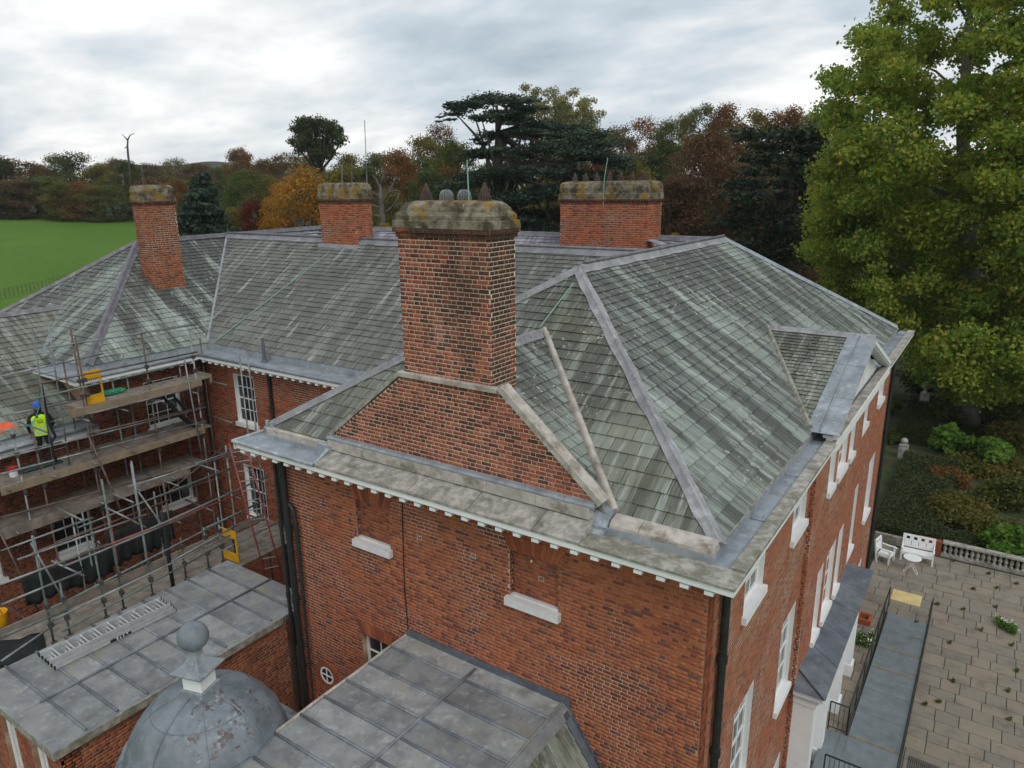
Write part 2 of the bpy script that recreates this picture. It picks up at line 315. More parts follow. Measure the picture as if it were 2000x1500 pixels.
# ------------------------------------------------------------------ mesh helpers
def npmesh(name, V, F4, rnd=None, smooth=False):
    """V (n,3), F4 (m,4) quads -> mesh"""
    V = np.asarray(V, np.float32); F4 = np.asarray(F4, np.int32); m = len(F4)
    me = bpy.data.meshes.new(name); me.vertices.add(len(V)); me.vertices.foreach_set('co', V.ravel())
    me.loops.add(4*m); me.loops.foreach_set('vertex_index', F4.ravel())
    me.polygons.add(m); me.polygons.foreach_set('loop_start', np.arange(0, 4*m, 4, dtype=np.int32))
    me.polygons.foreach_set('loop_total', np.full(m, 4, np.int32))
    if smooth: me.polygons.foreach_set('use_smooth', np.ones(m, bool))
    if rnd is not None:
        a = me.attributes.new('rnd', 'FLOAT', 'FACE'); a.data.foreach_set('value', np.asarray(rnd, np.float32))
    me.update(calc_edges=True); return me
def link(name, me, mat=None, parent=None, kind=None):
    o = bpy.data.objects.new(name, me); col.objects.link(o)
    if mat and not me.materials: me.materials.append(MATS[mat])
    if parent is not None:
        o.parent = parent
        if parent.type == 'EMPTY' or parent.location.length > 0: o.matrix_parent_inverse = PINV.get(parent.name, Matrix.Identity(4))
    if kind: o['kind'] = kind
    return o
PINV = {}
def tag(o, label, cat=None, group=None):
    o['label'] = label
    if cat: o['category'] = cat
    if group: o['group'] = group
    return o
def thing(name, label, cat, loc=(0, 0, 0), group=None):
    o = bpy.data.objects.new(name, None); col.objects.link(o); o.location = loc; o.empty_display_size = 0.2
    PINV[o.name] = Matrix.Translation(-Vector(loc)); return tag(o, label, cat, group)
class MB:
    def __init__(s): s.v = []; s.f = []
    def add(s, vs, fs):
        b = len(s.v); s.v += [tuple(map(float, p)) for p in vs]; s.f += [tuple(b+i for i in f) for f in fs]; return s
    def box(s, x0, x1, y0, y1, z0, z1):
        return s.add([(x0,y0,z0),(x1,y0,z0),(x1,y1,z0),(x0,y1,z0),(x0,y0,z1),(x1,y0,z1),(x1,y1,z1),(x0,y1,z1)],
                     [(0,3,2,1),(4,5,6,7),(0,1,5,4),(1,2,6,5),(2,3,7,6),(3,0,4,7)])
    def bevbox(s, x0, x1, y0, y1, z0, z1, b=0.02):   # chamfered top
        return s.loft([[(x0,y0,z0),(x1,y0,z0),(x1,y1,z0),(x0,y1,z0)], [(x0,y0,z1-b),(x1,y0,z1-b),(x1,y1,z1-b),(x0,y1,z1-b)],
                       [(x0+b,y0+b,z1),(x1-b,y0+b,z1),(x1-b,y1-b,z1),(x0+b,y1-b,z1)]])
    def obox(s, o, ux, uy, uz):        # corner + three edge vectors
        o, ux, uy, uz = (np.array(a, float) for a in (o, ux, uy, uz))
        P = [o, o+ux, o+ux+uy, o+uy]; return s.add(P+[p+uz for p in P], [(0,3,2,1),(4,5,6,7),(0,1,5,4),(1,2,6,5),(2,3,7,6),(3,0,4,7)])
    def loft(s, rings, cap=True, closed=True):
        n = len(rings[0]); vs = [p for r in rings for p in r]; fs = []
        for i in range(len(rings)-1):
            for j in range(n if closed else n-1):
                k = (j+1) % n; fs.append((i*n+j, i*n+k, (i+1)*n+k, (i+1)*n+j))
        if cap and closed: fs.append(tuple(range(n-1, -1, -1))); fs.append(tuple((len(rings)-1)*n+j for j in range(n)))
        return s.add(vs, fs)
    def tube(s, p, q, r, n=8, r2=None):
        return s.path([p, q], [r, r if r2 is None else r2], n)
    def path(s, pts, rad, n=8):
        pts = [np.array(p, float) for p in pts]; rings = []; ref = None
        if isinstance(rad, (int, float)): rad = [rad]*len(pts)
        for i, p in enumerate(pts):
            t = pts[min(i+1, len(pts)-1)]-pts[max(i-1, 0)]; t = t/(np.linalg.norm(t)+1e-9)
            if ref is None: ref = np.array([0, 0, 1.0]) if abs(t[2]) < 0.9 else np.array([1.0, 0, 0])
            a = np.cross(t, ref); a /= np.linalg.norm(a)+1e-9; b = np.cross(t, a); ref = -b if False else ref
            rings.append([p+rad[i]*(math.cos(2*math.pi*j/n)*a+math.sin(2*math.pi*j/n)*b) for j in range(n)])
        return s.loft(rings)
    def lathe(s, c, prof, n=24, a0=0.0):
        rings = [[(c[0]+r*math.cos(a0+2*math.pi*j/n), c[1]+r*math.sin(a0+2*math.pi*j/n), c[2]+z) for j in range(n)] for r, z in prof]
        return s.loft(rings)
    def prism(s, poly, d):              # planar polygon + extrusion vector
        n = len(poly); d = np.array(d, float); P = [np.array(p, float) for p in poly]
        return s.add(P+[p+d for p in P], [tuple(range(n-1, -1, -1)), tuple(range(n, 2*n))]+[(i, (i+1) % n, n+(i+1) % n, n+i) for i in range(n)])
    def quad(s, a, b, c, d): return s.add([a, b, c, d], [(0, 1, 2, 3)])
    def poly(s, P): return s.add(P, [tuple(range(len(P)))])
    def mesh(s, name, smooth=False):
        me = bpy.data.meshes.new(name); me.from_pydata(s.v, [], s.f)
        import bmesh
        bm = bmesh.new(); bm.from_mesh(me); bmesh.ops.recalc_face_normals(bm, faces=bm.faces); bm.to_mesh(me); bm.free()
        if smooth:
            me.polygons.foreach_set('use_smooth', [True]*len(me.polygons))
        return me
    def build(s, name, mat, parent=None, kind=None, smooth=False):
        return link(name, s.mesh(name, smooth), mat, parent, kind)
def smooth_by_angle(o, deg=40):
    me = o.data; me.polygons.foreach_set('use_smooth', [True]*len(me.polygons)); me.set_sharp_from_angle(angle=R(deg)); return o

# ------------------------------------------------------------------ bricks: geometry for every brick; the largest in view become single objects
BRICKS = []      # (parent, material, frame, u0, u1, v0, v1, projected size)
CO, BL = 0.078, 0.335
def brick_face(parent, mat, o, u, n, rows, proud=0.005, jn=None):
    """o origin, u horizontal unit vector, n outward unit normal; rows: list of (v, [(u0,u1) intervals]) for each course"""
    o, u, n = (np.array(a, float) for a in (o, u, n)); L = []; jn = jn or (0.0050 if mat == 'brick_red' else 0.0056)
    for i, (v, ivs) in enumerate(rows):
        off = (i % 2)*0.1675+0.02*math.sin(i*1.7)
        for a, b in ivs:
            x = math.floor((a-off)/BL)*BL+off; cuts = []
            while x < b:
                cuts += [(x, x+0.2225), (x+0.2225, x+BL)]; x += BL
            for c, d in cuts:
                c, d = max(c, a), min(d, b)
                if d-c < 0.045: continue
                L.append((c+jn, d-jn, v+jn*1.15, v+CO-jn*1.15))
    L = np.array(L); 
    if not len(L): return
    ctr = o+np.outer((L[:, 0]+L[:, 1])/2, u)+np.outer((L[:, 2]+L[:, 3])/2, [0, 0, 1])
    d = C0-ctr; dist = np.linalg.norm(d, axis=1); cosv = (d @ n)/dist
    px, py, pz = project(ctr)
    vis = (px > 5) & (px < 1995) & (py > 5) & (py < 1495) & (pz > 0) & (cosv > 0)
    size = np.where(vis, (L[:, 1]-L[:, 0])*CO*cosv/dist**2, 0)
    BRICKS.append([parent, mat, o, u, n, L, size, proud, ctr])
def rows_rect(u0, u1, z0, z1, holes=(), bounds=None):
    """courses between z0 and z1; holes = (u0,u1,z0,z1); bounds(z)->(lo,hi)"""
    rows = []; z = z0
    while z < z1-0.03:
        lo, hi = (u0, u1) if bounds is None else bounds(z+CO/2)
        ivs = [(lo, hi)] if hi-lo > 0.05 else []
        for a, b, c, d in holes:
            if z+CO*0.5 > c and z+CO*0.5 < d:
                nxt = []
                for p, q in ivs:
                    if b <= p or a >= q: nxt.append((p, q)); continue
                    if a > p: nxt.append((p, a))
                    if b < q: nxt.append((b, q))
                ivs = nxt
        rows.append((z, ivs)); z += CO
    return rows
UB = MB().box(-0.5, 0.5, -0.5, 0.5, -0.5, 0.5).mesh('brick')
def flush_bricks(max_single=300, forbid=None):
    allv = np.concatenate([b[6] for b in BRICKS]); thr = np.sort(allv)[-max_single] if len(allv) > max_single else 0
    for parent, mat, o, u, n, L, size, proud, ctr in BRICKS:
        single = (size >= thr) & (size > 0)
        z = np.array([0, 0, 1.0])
        for i in np.nonzero(single)[0]:
            a, b, c, d = L[i]; me = UB_M.get(mat)
            if me is None: me = UB.copy(); me.materials.append(MATS[mat]); UB_M[mat] = me
            ob = link('brick', me, None, parent)
            m = Matrix.Identity(4); w = b-a; h = d-c; t = proud*2
            jit = (random.random()-0.5)*0.003
            ce = o+u*(a+b)/2+z*(c+d)/2+n*(jit)
            fl = 1 if np.dot(np.cross(u, n), z) > 0 else -1
            for r in range(3): m[r][0] = fl*u[r]*w; m[r][1] = n[r]*t; m[r][2] = z[r]*h; m[r][3] = ce[r]
            ob.matrix_basis = m
        S = L[~single]
        if not len(S): continue
        k = len(S); pr = proud+rng.uniform(-0.002, 0.002, k)
        # 8 corners: back ring (on the mortar plane), front ring (slightly smaller)
        V = np.empty((k, 8, 3))
        for j, (iu, iv) in enumerate(((0, 2), (1, 2), (1, 3), (0, 3))):
            base = o+np.outer(S[:, iu], u)+np.outer(S[:, iv], z)
            V[:, j] = base-n*0.004
            su = (0.003 if iu == 0 else -0.003); sv = (0.003 if iv == 2 else -0.003)
            V[:, 4+j] = base+np.outer(pr, n)+u*su+z*sv
        F = np.array([(4, 5, 6, 7), (0, 1, 5, 4), (1, 2, 6, 5), (2, 3, 7, 6), (3, 0, 4, 7)])
        if np.dot(np.cross(u, z), n) < 0: F = F[:, ::-1]
        FF = (np.arange(k)*8)[:, None, None]+F[None]
        me = npmesh('brickwork', V.reshape(-1, 3), FF.reshape(-1, 4), np.repeat(rng.random(k), 5))
        link('brickwork', me, mat, parent, 'stuff')
UB_M = {}

# ------------------------------------------------------------------ slates
SLATES = []
def clip_poly(poly, a, b):          # keep left of a->b
    out = []
    for i in range(len(poly)):
        p, q = poly[i], poly[(i+1) % len(poly)]
        sp = (b[0]-a[0])*(p[1]-a[1])-(b[1]-a[1])*(p[0]-a[0]); sq = (b[0]-a[0])*(q[1]-a[1])-(b[1]-a[1])*(q[0]-a[0])
        if sp >= 0: out.append(p)
        if (sp >= 0) != (sq >= 0):
            t = sp/(sp-sq); out.append((p[0]+(q[0]-p[0])*t, p[1]+(q[1]-p[1])*t))
    return out
def slate_roof(parent, mat, P, gauge=(0.30, 0.17), width=(0.42, 0.24), overhang=0.06):
    """P: convex roof polygon in 3D, the first edge is the eave, counter-clockwise seen from above"""
    P = [np.array(p, float) for p in P]; o = P[0]; u = P[1]-P[0]; u[2] = 0; u /= np.linalg.norm(u)
    nrm = np.zeros(3)
    for i in range(1, len(P)-1): nrm += np.cross(P[i]-P[0], P[i+1]-P[0])
    nrm /= np.linalg.norm(nrm)
    if nrm[2] < 0: nrm = -nrm
    v = np.cross(nrm, u)
    if v[2] < 0: v = -v
    poly = [((p-o) @ u, (p-o) @ v) for p in P]
    area = sum(poly[i][0]*poly[(i+1) % len(poly)][1]-poly[(i+1) % len(poly)][0]*poly[i][1] for i in range(len(poly)))
    if area < 0: poly = poly[::-1]
    umin = min(p[0] for p in poly); umax = max(p[0] for p in poly); vmax = max(p[1] for p in poly)
    y = -overhang; row = 0; polys = []; full = []
    clipper = [(p[0], p[1]-overhang if p[1] < 0.01 else p[1]) for p in poly]
    while y < vmax-0.04:
        t = max(0, y/vmax); g = gauge[0]+(gauge[1]-gauge[0])*t; w0 = width[0]+(width[1]-width[0])*t
        x = umin-random.random()*w0
        while x < umax:
            w = w0*random.uniform(0.72, 1.25); q = [(x+0.006, y), (x+w-0.006, y+random.uniform(-0.006, 0.006)), (x+w-0.006, y+g*1.12), (x+0.006, y+g*1.12)]
            c = q
            for i in range(len(clipper)):
                c = clip_poly(c, clipper[i], clipper[(i+1) % len(clipper)])
                if not c: break
            if c and len(c) >= 3:
                polys.append((c, y, g)); full.append(len(c) == 4 and abs(c[0][0]-q[0][0]) < 1e-6 and abs(c[2][1]-q[2][1]) < 1e-6 and abs(c[1][0]-q[1][0]) < 1e-6)
            x += w
        y += g; row += 1
    cs = np.array([(sum(a[0] for a in c[0])/len(c[0]), sum(a[1] for a in c[0])/len(c[0])) for c in polys])
    ctr = o+np.outer(cs[:, 0], u)+np.outer(cs[:, 1], v)
    d = C0-ctr; dist = np.linalg.norm(d, axis=1); cosv = (d @ nrm)/dist; px, py, pz = project(ctr)
    vis = (px > 5) & (px < 1995) & (py > 5) & (py < 1495) & (pz > 0) & (cosv > 0.02) & np.array(full)
    wd = np.array([max(a[0] for a in c[0])-min(a[0] for a in c[0]) for c in polys])
    size = np.where(vis, wd*np.array([c[2] for c in polys])*cosv/dist**2, 0)
    SLATES.append([parent, mat, o, u, v, nrm, polys, size])
US = MB().add([(-.5,-.5,0),(.5,-.5,0),(.5,.5,0),(-.5,.5,0),(-.5,-.5,-1),(.5,-.5,-1),(.5,.5,-1),(-.5,.5,-1)],
              [(0,1,2,3),(4,5,1,0),(5,6,2,1),(7,4,0,3),(4,7,6,5),(6,7,3,2)]).mesh('slate')
US_M = {}
def flush_slates(max_single=300):
    thr = {}
    for root in {s[0].parent or s[0] for s in SLATES}:
        a = np.concatenate([s[7] for s in SLATES if (s[0].parent or s[0]) == root]); thr[root.name] = np.sort(a)[-max_single] if len(a) > max_single else 1e-12
    for parent, mat, o, u, v, nrm, polys, size in SLATES:
        t0 = thr[(parent.parent or parent).name]; V = []; F = []; rn = []
        for (c, y, g), s in zip(polys, size):
            lift = random.uniform(0.018, 0.034); r = random.random(); tilt = random.uniform(-0.006, 0.006)
            if s >= t0 and s > 0:
                w = c[1][0]-c[0][0]; h = c[2][1]-c[1][1]
                ob_m = US_M.get(mat)
                if ob_m is None: ob_m = US.copy(); ob_m.materials.append(MATS[mat]); US_M[mat] = ob_m
                ob = link('slate', ob_m, None, parent)
                yv = v*h-nrm*lift; up = np.cross(u, yv); up = up/np.linalg.norm(up)
                fl = 1
                if up[2] < 0: up = -up; fl = -1
                ce = o+u*(c[0][0]+w/2)+v*(y+h/2)+nrm*(lift/2+0.012)
                m = Matrix.Identity(4)
                for k in range(3): m[k][0] = fl*u[k]*w; m[k][1] = yv[k]; m[k][2] = up[k]*0.013; m[k][3] = ce[k]
                ob.matrix_basis = m; continue
            b = len(V); n = len(c); u0 = c[0][0]
            top = [o+u*p[0]+v*p[1]+nrm*(0.012+lift*max(0, 1-(p[1]-y)/(g*1.12))+tilt*(p[0]-u0)*4) for p in c]
            bot = [p-nrm*0.014 for p in top]
            V += top+bot; F.append(tuple(range(b, b+n))); rn.append(r)
            for i in range(n):
                k = (i+1) % n; F.append((b+n+i, b+n+k, b+k, b+i)); rn.append(r)
        if not F: continue
        me = bpy.data.meshes.new('slating'); me.from_pydata(V, [], F)
        a = me.attributes.new('rnd', 'FLOAT', 'FACE'); a.data.foreach_set('value', np.array(rn, np.float32))
        link('slating', me, mat, parent, 'stuff')
def lead_cap(name, p, q, n1, n2, parent, mat='lead_hip', w=0.17, r=0.045, roll_mat=None, lift=0.05, wob=0.02):
    """dressed lead over a hip or ridge: wings on both slopes and a roll on top"""
    p, q = np.array(p, float), np.array(q, float); t = (q-p); L = np.linalg.norm(t); t /= L
    N = max(3, int(L/0.35)); m = MB(); sec = []
    up = np.array(n1, float)/np.linalg.norm(n1)+np.array(n2, float)/np.linalg.norm(n2); up /= np.linalg.norm(up)
    ds = []
    for n in (n1, n2):
        n = np.array(n, float); n /= np.linalg.norm(n); d = np.cross(n, t); d /= np.linalg.norm(d)
        if d[2] > 0: d = -d
        if abs(d[2]) < 1e-3: d = np.cross(n, t)
        ds.append((d, n))
    for i in range(N+1):
        c = p+t*L*i/N; ring = []
        (d1, a1), (d2, a2) = ds
        w1 = w*(1+random.uniform(-wob, wob)*5); w2 = w*(1+random.uniform(-wob, wob)*5)
        ring += [c+d1*w1+a1*(lift*0.75), c+d1*w1+a1*(lift+random.uniform(0, 0.008)), c+d1*r*1.15+a1*(lift+0.004)]
        for k in range(5):
            th = math.pi*(k+0.5)/5; side = (d1-d2); side /= np.linalg.norm(side)
            ring.append(c+up*(lift+r*1.05*math.sin(th)+0.012)+side*r*math.cos(th))
        ring += [c+d2*r*1.15+a2*(lift+0.004), c+d2*w2+a2*(lift+random.uniform(0, 0.008)), c+d2*w2+a2*(lift*0.75)]
        sec.append(ring)
    m.loft(sec); o = m.build(name, mat, parent); return smooth_by_angle(o, 50)

# ================================================================== THE HOUSE
house = thing('country_house', 'large red brick country house with slate hipped roofs and tall chimneys', 'house', (-8, 20, 0))
X_, Y_, Z_ = np.eye(3)
def wall(parent, name, o, u, n, u0, u1, z0, z1, holes=(), mat='brick_red', mort='mortar_red', thick=0.35, bounds=None, bricks=True, zb=None, proud=0.005, jn=None):
    """mortar slab with real openings + brick courses in front of it"""
    o, u, n = (np.array(a, float) for a in (o, u, n)); m = MB()
    us = sorted({u0, u1}|{h[0] for h in holes}|{h[1] for h in holes}); zs = sorted({z0, z1}|{h[2] for h in holes}|{h[3] for h in holes})
    us = [a for a in us if u0 <= a <= u1]; zs = [a for a in zs if z0 <= a <= z1]
    for i in range(len(us)-1):
        run = None
        for j in range(len(zs)-1):
            cu, cz = (us[i]+us[i+1])/2, (zs[j]+zs[j+1])/2
            solid = not any(a < cu < b and c < cz < d for a, b, c, d in holes)
            if solid and run is None: run = zs[j]
            if run is not None and (not solid or j == len(zs)-2):
                top = zs[j+1] if solid else zs[j]
                m.obox(o+u*us[i]-n*thick+Z_*run, u*(us[i+1]-us[i]), n*thick, Z_*(top-run)); run = None
    w = m.build(name, mort, parent)
    if bricks: brick_face(w, mat, o, u, n, rows_rect(u0, u1, z0 if zb is None else zb, z1, holes, bounds), proud, jn)
    return w
PANE_ME = {}
def window(parent, o, u, n, u0, u1, z0, z1, cols=3, rows=4, depth=0.13, sill=True, reveal=None, sill_mat='white_paint', name='window', out=0.07):
    """sash window set into an opening: frame, glazing bars, separate panes, sill"""
    o, u, n = (np.array(a, float) for a in (o, u, n)); m = MB(); fw = 0.055
    q = o-n*depth
    def bar(a, b, c, d, t0=-0.05, t1=0.0): m.obox(q+u*a+Z_*c+n*t0, u*(b-a), n*(t1-t0), Z_*(d-c))
    bar(u0, u0+fw, z0, z1); bar(u1-fw, u1, z0, z1); bar(u0+fw, u1-fw, z1-fw, z1); bar(u0+fw, u1-fw, z0, z0+fw*1.3)
    if reveal:
        for a, b in ((u0+0.002, u0+0.022), (u1-0.022, u1-0.002)): m.obox(q+u*a+Z_*z0, u*(b-a), n*(depth+0.004), Z_*(z1-z0))
        m.obox(q+u*(u0+0.022)+Z_*(z1-0.022), u*(u1-u0-0.044), n*(depth+0.004), Z_*0.02)
    iw = (u1-u0-2*fw); ih = (z1-z0-2.3*fw); b = 0.024; zz0 = z0+1.3*fw
    mid = rows//2
    for i in range(1, cols): bar(u0+fw+iw*i/cols-b/2, u0+fw+iw*i/cols+b/2, zz0, z1-fw, -0.045, -0.012)
    for j in range(1, rows):
        bb = 0.05 if j == mid else b; bar(u0+fw, u1-fw, zz0+ih*j/rows-bb/2, zz0+ih*j/rows+bb/2, -0.042, -0.008)
    w = m.build(name, 'white_paint', parent)
    for i in range(cols):
        for j in range(rows):
            p = MB(); a = u0+fw+iw*i/cols+b/2; c = zz0+ih*j/rows+b/2
            tilt = random.uniform(-0.004, 0.004)
            p.obox(q+u*a+Z_*c-n*(0.032-tilt), u*(iw/cols-b), -n*(0.006), Z_*(ih/rows-b)); p.build('pane', 'glass', w)
    if sill:
        s = MB(); s.obox(o+u*(u0+0.001)+Z_*(z0-0.13)-n*depth, u*(u1-u0-0.002), n*(depth+0.001), Z_*0.145); s.obox(o+u*(u0-0.07)+Z_*(z0-0.14)+n*0.001, u*(u1-u0+0.14), n*out, Z_*0.15); s.build('sill', sill_mat, w)
    return w

# ---- end wall (south), facade (east), with openings
YS, XE, XW, YN = 9.8, -3.07, -13.2, 30.3
niche = [(-11.0, -9.75, 8.93, 10.1), (-6.83, -5.76, 8.87, 10.02)]
n1a = ony(693, 973, YS); n1b = ony(765, 1080, YS); niche[0] = (n1a[0], n1b[0]-0.02, 8.78, float(n1a[2]))
n2a = ony(995, 1070, YS); n2b = ony(1092, 1225, YS); niche[1] = (n2a[0], n2b[0]-0.02, 8.72, float(n2a[2])-0.02)
stair = (-10.85, -9.62, 4.6, 6.42)
holes_s = [(a-0.0, b, c, d) for a, b, c, d in niche]+[stair]
endwall = wall(house, 'wall', (0, YS, 0), X_, -Y_, XW, XE, 0.0, 10.40, holes_s, mort='mortar_red')
for a, b, c, d in niche:
    m = MB().box(a, b, YS+0.10, YS+0.3, c, d); pn = m.build('niche', 'mortar_dark', house)
    brick_face(pn, 'brick_red', (0, YS+0.10, 0), X_, -Y_, rows_rect(a, b, c, d))
    brick_face(endwall, 'brick_red', (a, 0, 0), Y_, X_, rows_rect(YS+0.001, YS+0.1, c, d))
    s = MB().box(a-0.06, b+0.06, YS-0.12, YS+0.02, c-0.13, c+0.03); s.box(a-0.0, b+0.0, YS+0.02, YS+0.097, c-0.0, c+0.06); s.build('sill', 'white_stone', house)
    # rubbed brick flat arch over the niche: splayed voussoirs
    for i in range(11):
        t0, t1 = i/11, (i+1)/11; lo0, lo1 = a+(b-a)*t0, a+(b-a)*t1; hi0, hi1 = a-0.16+(b-a+0.32)*t0, a-0.16+(b-a+0.32)*t1
        MB().prism([(lo0+0.004, YS, d+0.004), (lo1-0.004, YS, d+0.004), (hi1-0.004, YS, min(d+0.3, 10.39)), (hi0+0.004, YS, min(d+0.3, 10.39))], (0, -0.017, 0)).build('voussoir', 'brick_red', house)
window(house, (0, YS, 0), X_, -Y_, *stair, 3, 4, 0.12, sill=False)
a, b, c, d = stair
for i in range(11):
    t0, t1 = i/11, (i+1)/11; lo0, lo1 = a+(b-a)*t0, a+(b-a)*t1; hi0, hi1 = a-0.16+(b-a+0.32)*t0, a-0.16+(b-a+0.32)*t1
    MB().prism([(lo0+0.004, YS, d+0.004), (lo1-0.004, YS, d+0.004), (hi1-0.004, YS, d+0.3), (hi0+0.004, YS, d+0.3)], (0, -0.017, 0)).build('voussoir', 'brick_red', house)
be = ony(640, 1318, YS)
m = MB(); ring = [(be[0]+0.36*math.cos(t), be[2]+0.36*math.sin(t)) for t in np.linspace(0, 2*math.pi, 25)[:-1]]
for i in range(24):
    t0, t1 = 2*math.pi*i/24+0.02, 2*math.pi*(i+1)/24-0.02
    m.prism([(be[0]+r*math.cos(t), YS, be[2]+r*math.sin(t)) for r, t in ((0.23, t0), (0.37, t0), (0.37, t1), (0.23, t1))], (0, -0.03, 0))
oc = m.build('round_window', 'brick_red', house)
m = MB()
for i in range(24):
    t0, t1 = 2*math.pi*i/24, 2*math.pi*(i+1)/24
    m.prism([(be[0]+r*math.cos(t), YS-0.018, be[2]+r*math.sin(t)) for r, t in ((0.18, t0), (0.23, t0), (0.23, t1), (0.18, t1))], (0, -0.008, 0))
m.box(be[0]-0.012, be[0]+0.012, YS-0.03, YS-0.017, be[2]-0.19, be[2]+0.19); m.box(be[0]-0.19, be[0]-0.0125, YS-0.03, YS-0.017, be[2]-0.012, be[2]+0.012); m.box(be[0]+0.0125, be[0]+0.19, YS-0.03, YS-0.017, be[2]-0.012, be[2]+0.012)
m.build('frame', 'white_paint', oc)
MB().poly([(be[0]+0.2*math.cos(t), YS-0.016, be[2]+0.2*math.sin(t)) for t in np.linspace(0, 2*math.pi, 25)[:-1]]).build('pane', 'glass', oc)
# small outlined bricks (old putlog holes pointed in white)
for px, py in ((820, 1051), (925, 1086), (1052, 1135)):
    p = ony(px, py, YS); m = MB()
    ds = 0.10 if px == 1052 else 0.0
    for a, b, c, d in ((-0.06, 0.06, 0.035, 0.047), (-0.06, 0.06, -0.047, -0.035), (-0.06, -0.048, -0.035, 0.035), (0.048, 0.06, -0.035, 0.035)):
        m.box(p[0]+a, p[0]+b, YS-0.018+ds, YS+0.0+ds, p[2]+c, p[2]+d)
    m.build('pointing', 'stone_pale', house)
p = ony(1039, 1095, YS+0.1); MB().tube(p+[0, 0.02, 0], p+[0.05, -0.1, 0.05], 0.025).build('vent_stub', 'tactile_yellow', house)
# thin cable down the wall
MB().path([ony(785, 968, YS-0.03), ony(787, 1050, YS-0.03), ony(790, 1150, YS-0.03), ony(797, 1228, YS-0.03)], 0.011, 6).build('cable', 'rubber', house)
# facade
tz = (8.5, 9.95); mz = (4.05, 6.35); gz = (0.55, 1.95)
def mirror(a, b): return (40.4-b, 40.4-a)
wy = [(11.85, 13.1), (15.3, 16.55)]; wy += [mirror(*wy[1]), mirror(*wy[0])]
by = [(18.45, 19.15), (19.6, 20.8), (21.25, 21.95)]
fh = []
for a, b in wy: fh += [(a, b, *tz), (a, b, *mz), (a, b, *gz)]
facade = wall(house, 'wall', (XE, 0, 0), Y_, X_, YS+0.003, YN, 0.0, 10.40, [h for h in fh], mort='mortar_red', proud=0.002, jn=0.0085)
for h in fh: window(house, (XE, 0, 0), Y_, X_, *h, 3, 4, 0.11, True, True, out=0.09)
XB = -2.95; YB0, YB1 = 16.9, 23.5
bh = []
for a, b in by: bh += [(a, b, *tz), (a, b, mz[0]+0.1, mz[1]-0.15)]
bay = wall(house, 'wall', (XB, 0, 0), Y_, X_, YB0, YB1, 0.0, 10.40, bh, mort='mortar_red', thick=0.117, proud=0.002, jn=0.0085)
for yy, sgn in ((YB0, -1), (YB1, 1)):
    brick_face(bay, 'brick_red', (0, yy, 0), X_, Y_*sgn, rows_rect(XE+0.012, XB, 0, 10.4))
for h in bh: window(house, (XB, 0, 0), Y_, X_, *h, 2 if h[1]-h[0] < 1 else 3, 4, 0.09, True, True, out=0.09)
# plain returns on the sides nobody sees from here
m = MB(); m.box(XW, XW+0.3, YS+0.36, 14.5, 0, 10.4); m.box(XW, XE-0.36, YN-0.3, YN, 0, 10.4); m.build('wall', 'mortar_red', house)

# ---- cornice on the end wall and the facade
CE = YS-0.6; XC = XE+0.54; ZC = 10.56
m = MB(); m.box(-13.85, XC, CE, CE+0.055, 10.44, 10.545); m.box(-13.85, XC-0.08, CE+0.055, YS-0.0, 10.405, 10.44); m.build('cornice', 'white_paint', house)
m = MB(); m.box(XC-0.055, XC, CE+0.056, YN+0.5, 10.44, 10.545); m.box(XE, XC-0.055, CE+0.056, YN+0.5, 10.402, 10.438); m.build('cornice', 'white_paint', house)
x = -13.75
while x < XC-0.12:
    MB().box(x, x+0.135, CE+0.02, YS-0.02, 10.345, 10.404).build('dentil', 'white_paint', house); x += 0.372
m = MB(); m.box(-13.95, -13.9, CE, 11.8, 10.40, 10.545); m.build('cornice', 'white_paint', house)
# stone weathering over the end-wall cornice: separate stones
js = [-11.22, -10.1, -8.69, -7.27, -5.9, -5.02]
for i in range(5):
    a, b = js[i]+0.006, js[i+1]-0.006; dz = random.uniform(-0.008, 0.008)
    MB().prism([(a, CE-0.02, 10.548), (a, CE-0.02, 10.60+dz), (a, CE+0.12, 10.645+dz), (a, 9.71, 10.78+dz), (a, 9.71, 10.55)], (b-a, 0, 0)).build('coping_stone', 'stone', house)
xs = np.linspace(-11.3, -5.08, 7)
for i in range(6): MB().box(xs[i]+0.004, xs[i+1]-0.004, 9.64, YS-0.001, 10.79, 10.985).build('upstand_stone', 'stone_pale', house)
m = MB(); m.path([(-11.35, 9.70, 11.01), (-9, 9.70, 11.012), (-7, 9.70, 11.01), (-5.02, 9.70, 11.005)], 0.045, 10); m.box(-11.33, -5.04, 9.71, YS-0.014, 10.986, 11.06); smooth_by_angle(m.build('lead_roll', 'lead', house))
# left lead gutter bed and its rolled edge, right stone bed, upstands
m = MB(); m.box(-13.95, -11.25, CE-0.03, 9.86, 10.548, 10.575); m.box(-13.95, -13.3, 9.861, 12.6, 10.548, 10.575); m.build('gutter_bed', 'lead', house)
m = MB(); m.path([(-13.95, CE-0.01, 10.585), (-11.25, CE-0.01, 10.585)], 0.045, 10); m.path([(-13.95, CE-0.01, 10.585), (-13.95, 12.4, 10.585)], 0.045, 10); m.path([(-11.24, CE, 10.60), (-11.27, 9.66, 10.80)], 0.035, 8); smooth_by_angle(m.build('lead_roll', 'lead', house))
MB().box(-13.55, -11.35, 9.80, 9.93, 10.58, 10.80).build('kerb_stone', 'stone_pale', house)
m = MB(); m.box(-13.5, -11.36, 9.785, 9.799, 10.576, 10.66); m.box(-11.6, -11.2, 9.60, 9.80, 10.58, 10.87); m.build('flashing', 'lead', house)
m = MB(); m.box(-5.01, XC+0.02, CE-0.03, 9.70, 10.548, 10.585); m.build('gutter_bed', 'stone_moss', house)
